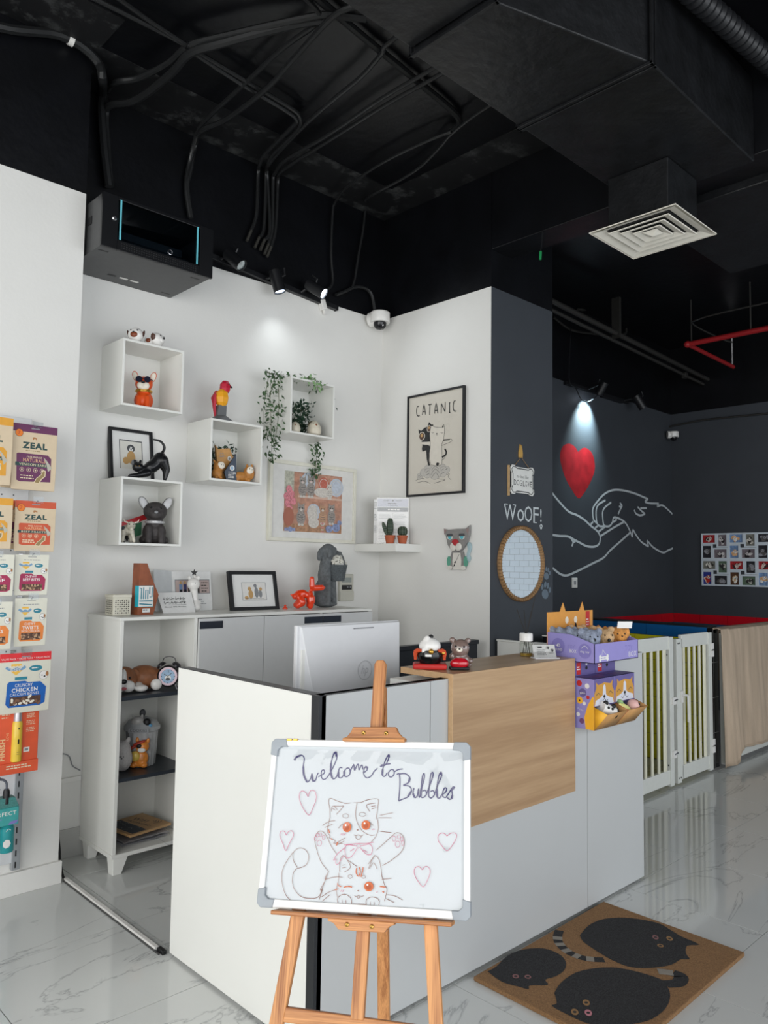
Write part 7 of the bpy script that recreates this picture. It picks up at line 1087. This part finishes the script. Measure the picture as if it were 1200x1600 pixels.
def zeal(col, name, sub):
    def f(a, w, h):
        a.ell(-w*.36, h*.86, .017, .017, ink).ell(-w*.36, h*.86, .0155, .0155, blb).text('7', -w*.36, h*.86, .014, red_ink)
        a.ell(-.004, h*.8, .008, .004, M_('stag_print', (176, 120, 70), .5)).rect(-.01, h*.77, -.006, h*.8, M_('stag_print', (176, 120, 70), .5)).rect(.002, h*.77, .006, h*.8, M_('stag_print', (176, 120, 70), .5))
        a.text('ZEAL', .0, h*.68, h*.1, grn, w*.56, bold=.05); a.lines(-w*.2, h*.595, w*.22, .01, 1, .003, olv)
        a.poly([(-w*.4, h*.54), (-w*.36, h*.555), (w*.3, h*.555), (w*.38, h*.5), (w*.38, h*.14), (-w*.3, h*.12), (-w*.38, h*.14)], col)
        a.text('FREE RANGE', .0, h*.505, h*.03, crm, w*.34).text('NATURALS', .0, h*.455, h*.052, M_('peach_print', (236, 190, 140), .5), w*.5)
        a.poly([(-w*.44, h*.36), (w*.36, h*.36), (w*.42, h*.33), (w*.36, h*.43), (w*.4, h*.415), (-w*.44, h*.415), (-w*.4, h*.39)], grn) if False else a.rect(-w*.42, h*.36, w*.36, h*.415, grn); a.text(name, -.006, h*.388, h*.036, crm, w*.6)
        for k in range(4 if sub else 3): a.ring(-w*.27+w*.15*k, h*.305, w*.045, w*.045, .0014, crm).ell(-w*.27+w*.15*k, h*.305, w*.018, w*.02, crm)
        a.lines(-w*.3, h*.21, -.0, h*.04, 2, .004, crm, 3)
        a.poly([(w*.2, h*.52), (w*.28, h*.47), (w*.36, h*.4), (w*.4, h*.36), (w*.32, h*.3), (w*.3, h*.34), (w*.27, h*.42)], M_('silver_grey_print', (188, 184, 170), .5)); a.poly([(w*.0, h*.12), (w*.06, h*.19), (w*.16, h*.25), (w*.2, h*.32), (w*.27, h*.31), (w*.26, h*.22), (w*.19, h*.18), (w*.12, h*.1)], crm); a.poly([(w*.02, h*.125), (w*.07, h*.185), (w*.17, h*.245), (w*.205, h*.305), (w*.25, h*.3), (w*.24, h*.225), (w*.17, h*.185), (w*.11, h*.11)], olv)
    return f
def goodboy(col, l1, l2, l3, food):
    def f(a, w, h):
        a.lines(-w*.25, h*.86, w*.4, .01, 1, .003, mid_grey, 2); a.rect(-w*.28, h*.78, -w*.08, h*.82, M_('logo_yellow', (240, 190, 80), .5)); a.stroke([(-w*.38, h*.77), (-w*.26, h*.72), (-w*.18, h*.74), (-w*.1, h*.72), (w*.0, h*.77)], h*.045, M_('logo_blue', (120, 160, 196), .5)); a.poly([(-w*.3, h*.71), (-w*.06, h*.71), (-w*.18, h*.63)], M_('logo_yellow', (240, 190, 80), .5)); a.ell(w*.2, h*.73, w*.13, h*.05, M_('teal_print', (44, 130, 150), .5)).lines(w*.12, h*.725, w*.28, .006, 1, .004, china)
        a.ell(w*.36, h*.6, w*.09, h*.07, china).ell(w*.43, h*.62, w*.03, h*.04, M_('stag_print', (176, 120, 70), .5)).ell(w*.33, h*.6, w*.012, h*.01, ink).ell(w*.38, h*.58, w*.02, h*.014, ink).ring(w*.36, h*.6, w*.09, h*.07, .001, dark_grey); a.rect(-w*.2, h*.55, w*.04, h*.6, M_('teal_print', (44, 130, 150), .5))
        a.poly([(-w*.34, h*.5), (-w*.3, h*.53), (w*.0, h*.53), (w*.06, h*.5), (w*.3, h*.5), (w*.42, h*.4), (w*.4, h*.14), (w*.3, h*.1), (-w*.3, h*.1), (-w*.36, h*.16)], col)
        a.text(l1, -w*.02, h*.46, h*.055, china, w*.34).text(l2, -w*.0, h*.38, h*.07, china, w*.5, bold=.02)
        if l3: a.text(l3, 0, h*.31, h*.045, china, w*.56)
        rr2 = random.Random(len(l2)); a.rect(-w*.28, h*.13, w*.32, h*.27, M_('dark_food_print', (84, 58, 46), .5, var=.3, scale=90))
        for k in range(22): a.ell(rr2.uniform(-w*.26, w*.3), rr2.uniform(h*.14, h*.26), w*rr2.uniform(.02, .05), h*.02, food[k % len(food)], rr2.random()*3)
    return f
pur = M_('plum_bag_print', (104, 46, 88), .5); rst = M_('rust_bag_print', (206, 86, 52), .5); amb = M_('amber_bag_print', (224, 160, 50), .5); mag = M_('magenta_bag_print', (168, 40, 84), .5); ogb = M_('orange_bag_print', (232, 134, 62), .5); fd = [M_('food_brown_print', (126, 90, 70), .5), M_('food_light_print', (190, 154, 120), .5)]
bag('cream treat bag with plum header lettered VENISON EARS, topmost on the left wall', -.395, -.205, 1.79, 2.078, 1.64, craft, pur, .034, zeal(pur, 'VENISON EARS', 1), .04)
bag('second cream plum-printed treat bag hanging behind the VENISON EARS bag', -.42, -.23, 1.80, 2.08, 1.70, craft, pur, .034, zeal(pur, 'VENISON EARS', 1), .04)
bag('cream treat bag with amber header cut by the photo edge beside VENISON EARS', -.585, -.402, 1.80, 2.09, 1.615, craft, amb, .034, zeal(amb, 'CHICKEN', 1), .04)
bag('cream treat bag with rust-orange header lettered BEEF FILLETS', -.37, -.197, 1.522, 1.742, 1.64, craft, rst, .03, zeal(rst, 'BEEF FILLETS', 0), .034)
bag('plum-printed treat bag peeping out behind the BEEF FILLETS bag', -.395, -.215, 1.53, 1.745, 1.70, craft, rst, .03, zeal(pur, 'BEEF FILLETS', 0), .03)
bag('cream treat bag with amber panel cut by the photo edge beside BEEF FILLETS', -.55, -.388, 1.53, 1.745, 1.615, craft, amb, .03, zeal(amb, 'CHICKEN FILLETS', 0), .034)
bag('pale treat pouch with magenta BEEF BITES panel', -.36, -.218, 1.331, 1.507, 1.64, wbag, wbag, .02, goodboy(mag, 'CHEWY', 'BEEF BITES', '', fd), .026)
bag('pale treat pouch with magenta panel cut by the photo edge beside BEEF BITES', -.51, -.372, 1.33, 1.505, 1.615, wbag, wbag, .02, goodboy(mag, 'TENDER', 'BEEF', '', fd), .026)
bag('pale treat pouch with orange panel lettered WITH CHICKEN, below BEEF BITES', -.352, -.217, 1.111, 1.318, 1.64, wbag, wbag, .02, goodboy(ogb, 'CHEWY', 'TWISTS', 'WITH CHICKEN', fd), .026)
bag('pale treat pouch with orange panel cut by the photo edge, below the magenta one', -.505, -.37, 1.105, 1.305, 1.615, wbag, wbag, .02, goodboy(ogb, 'MINI', 'STICKS', '', fd), .026)
def cc(a, w, h):
    a.text('VALUE PACK * VALUE PACK * VALUE PACK', 0, h-.024, .008, china, w*.94)
    goodboy(M_('strong_blue_print', (22, 96, 178), .5), 'CRUNCHY', 'CHICKEN', 'CALCIUM BONES', [cream, M_('food_brown_print', (126, 90, 70), .5)])(a, w, h); a.text('GOOD', -w*.2, h*.765, h*.05, china, w*.26).text('BOY', -w*.19, h*.715, h*.045, china, w*.2)
bag('large treat bag with red VALUE PACK header and blue CRUNCHY CHICKEN panel', -.41, -.197, .831, 1.085, 1.62, wbag, M_('bright_red_print', (222, 40, 48), .4), .036, cc, .04)
# orange spray pack
t = thing('spray_pack', 'orange carton lettered FINISH with a yellow spray bottle in its window', 'carton', (-.302, 1.66, .568)); ob = M_('orange_carton', (226, 92, 56), .4, var=.05, scale=20)
Bx('carton', t, ob, -.085, .081, .004, .03, 0, .30, .003); MB().prism([(-.085, .0), (.081, .0), (.081, .05), (-.085, .045)], -.004, .004, lambda a_, c, h: (a_, h, c)).done('bottom_fold', t, ob, smooth=False)
MB().lathe([(0, 0), (.021, 0), (.022, .004), (.021, .16), (.018, .17), (.012, .172)], (-.01, .002, .052), 20).done('bottle', t, M_('yellow_bottle', (230, 196, 70), .15)); MB().lathe([(.0175, .165), (.016, .215), (.013, .232), (0, .233)], (-.01, .002, .052), 18).done('bottle_cap', t, M_('silver_cap', (190, 186, 190), .2, metal=.5))
a = Art((0, .0038, 0), (1, 0, 0), (0, 0, 1)); a.text('FINISH', -.067, .105, .022, M_('peach_print', (236, 190, 140), .5), .09, R(90)).text('LOVE', -.048, .16, .01, M_('peach_print', (236, 190, 140), .5), .03, R(90))
for k in range(3): a.lines(-.075, .262-.012*k, -.04, .01, 1, .004, crm, k)
for k in range(4): a.lines(.028, .275-.03*k, .066, .007, 3, .003, crm, 9+k)
a.text('FINISH', -.067, .105, .022, M_('peach_print', (236, 190, 140), .5), .09, R(90), bold=.04).rect(.02, .085, .045, .105, china).rect(.025, .09, .04, .1, mid_grey).done('print', t)
Art((-.01, -.0196, .052), (1, 0, 0), (0, 0, 1)).ell(0, .14, .003, .004, ink).rect(-.003, .075, .003, .095, ink).lines(-.005, .04, .006, .008, 2, .002, dark_grey, 1).done('bottle_print', t)
Art((0, -.0042, 0), (1, 0, 0), (0, 0, 1)).lines(-.05, .032, .06, .01, 2, .005, crm, 2).done('print', t)
t = thing('shampoo_set', 'teal hanging carton lettered PERFECT with two bottles below it', 'carton', (-.395, 1.6, .262)); tl = M_('teal_carton', (64, 160, 158), .4, var=.1, scale=24); tlb = M_('teal_bottle', (44, 146, 150), .25)
Bx('carton', t, tl, -.085, .083, -.005, .05, .112, .185, .003); MB().prism([(-.07, .185), (.083, .185), (.066, .225), (-.055, .225)], 0, .045, lambda a_, c, h: (a_, h, c)).done('carton_top', t, M_('glitter_teal', (70, 130, 126), .4, var=.3, scale=200), smooth=False)
for x in (-.045, .045): MB().lathe([(0, 0), (.027, 0), (.03, .005), (.03, .1), (.02, .112)], (x, .02, 0), 20).done('bottle', t, tlb)
MB().lathe([(.014, 0), (.014, .05), (.01, .06), (0, .06)], (.034, .012, .2), 14).done('sprayer', t, black_metal); MB().tube([(.034, .012, .25), (.03, .01, .29), (-.0, .01, .305), (-.05, .012, .29), (-.07, .012, .24)], .005, 8, 4).done('loop_handle', t, M_('grey_strap', (90, 94, 104), .4))
a = Art((0, -.0052, 0), (1, 0, 0), (0, 0, 1)); a.text('PERFECT', .022, .162, .016, china, .1).lines(-.04, .14, .03, .008, 1, .004, vlt).poly([(.04, .115), (.075, .118), (.08, .13), (.05, .128)], vlt).done('print', t)
a = Art((.045, -.0102, 0), (1, 0, 0), (0, 0, 1)); a.ell(-.008, .04, .016, .018, china, 0, 7).stroke([(-.012, .09), (-.004, .1), (.006, .094)], .002, china).done('print', t)
for x, z, l in ((-.3, 2.06, 'chrome hook with clear tag above the VENISON EARS bag'), (-.283, 1.73, 'chrome hook with clear tag above the BEEF FILLETS bag'), (-.289, 1.5, 'chrome hook with clear tag above the BEEF BITES pouch'), (-.285, 1.31, 'chrome hook with clear tag above the WITH CHICKEN pouch'), (-.303, 1.07, 'chrome hook with clear tag above the CRUNCHY CHICKEN bag'), (-.495, 2.07, 'chrome hook with clear tag above the topmost amber bag'), (-.47, 1.735, 'chrome hook with clear tag above the second amber bag'), (-.44, 1.49, 'chrome hook with clear tag above the magenta pouch at the photo edge'), (-.437, 1.29, 'chrome hook with clear tag above the orange pouch at the photo edge')): hook(x, z, l)

# ---------------------------------------------------------------- small floor things
t = thing('floor_strip', 'white metal strip on the floor between the left wall and the counter', 'strip', (-.012, 1.34, 0)); Bx('rail', t, china, -.012, .006, -.41, .47, 0, .014, .002); lab(Bx('edge', t, M_('dark_strip', (70, 70, 70), .5), -.017, -.012, -.45, .46, 0, .006, 0), 'dark edge'); Bx('end_stop', t, ink, -.008, .01, -.465, -.42, 0, .016, .003)
t = thing('power_cable', 'black cable dropping to the floor behind the left wall corner', 'cable', (-.03, 1.83, .0)); MB().tube([(.06, .24, .17), (.035, .12, .12), (.02, .06, .06), (.012, 0, .012), (.012, -.03, .008)], .006, 8, 5).done('sheath', t, black_metal)
t = thing('wall_cable', 'thin grey cable looped on the white wall beside the sideboard', 'cable', (.05, 2.088, .5)); MB().tube([(-.06, -.004, .035), (0, -.004, .02), (.04, -.004, .0), (.06, -.004, -.05), (.1, -.004, -.08)], .003, 6, 5).done('sheath', t, mid_grey)
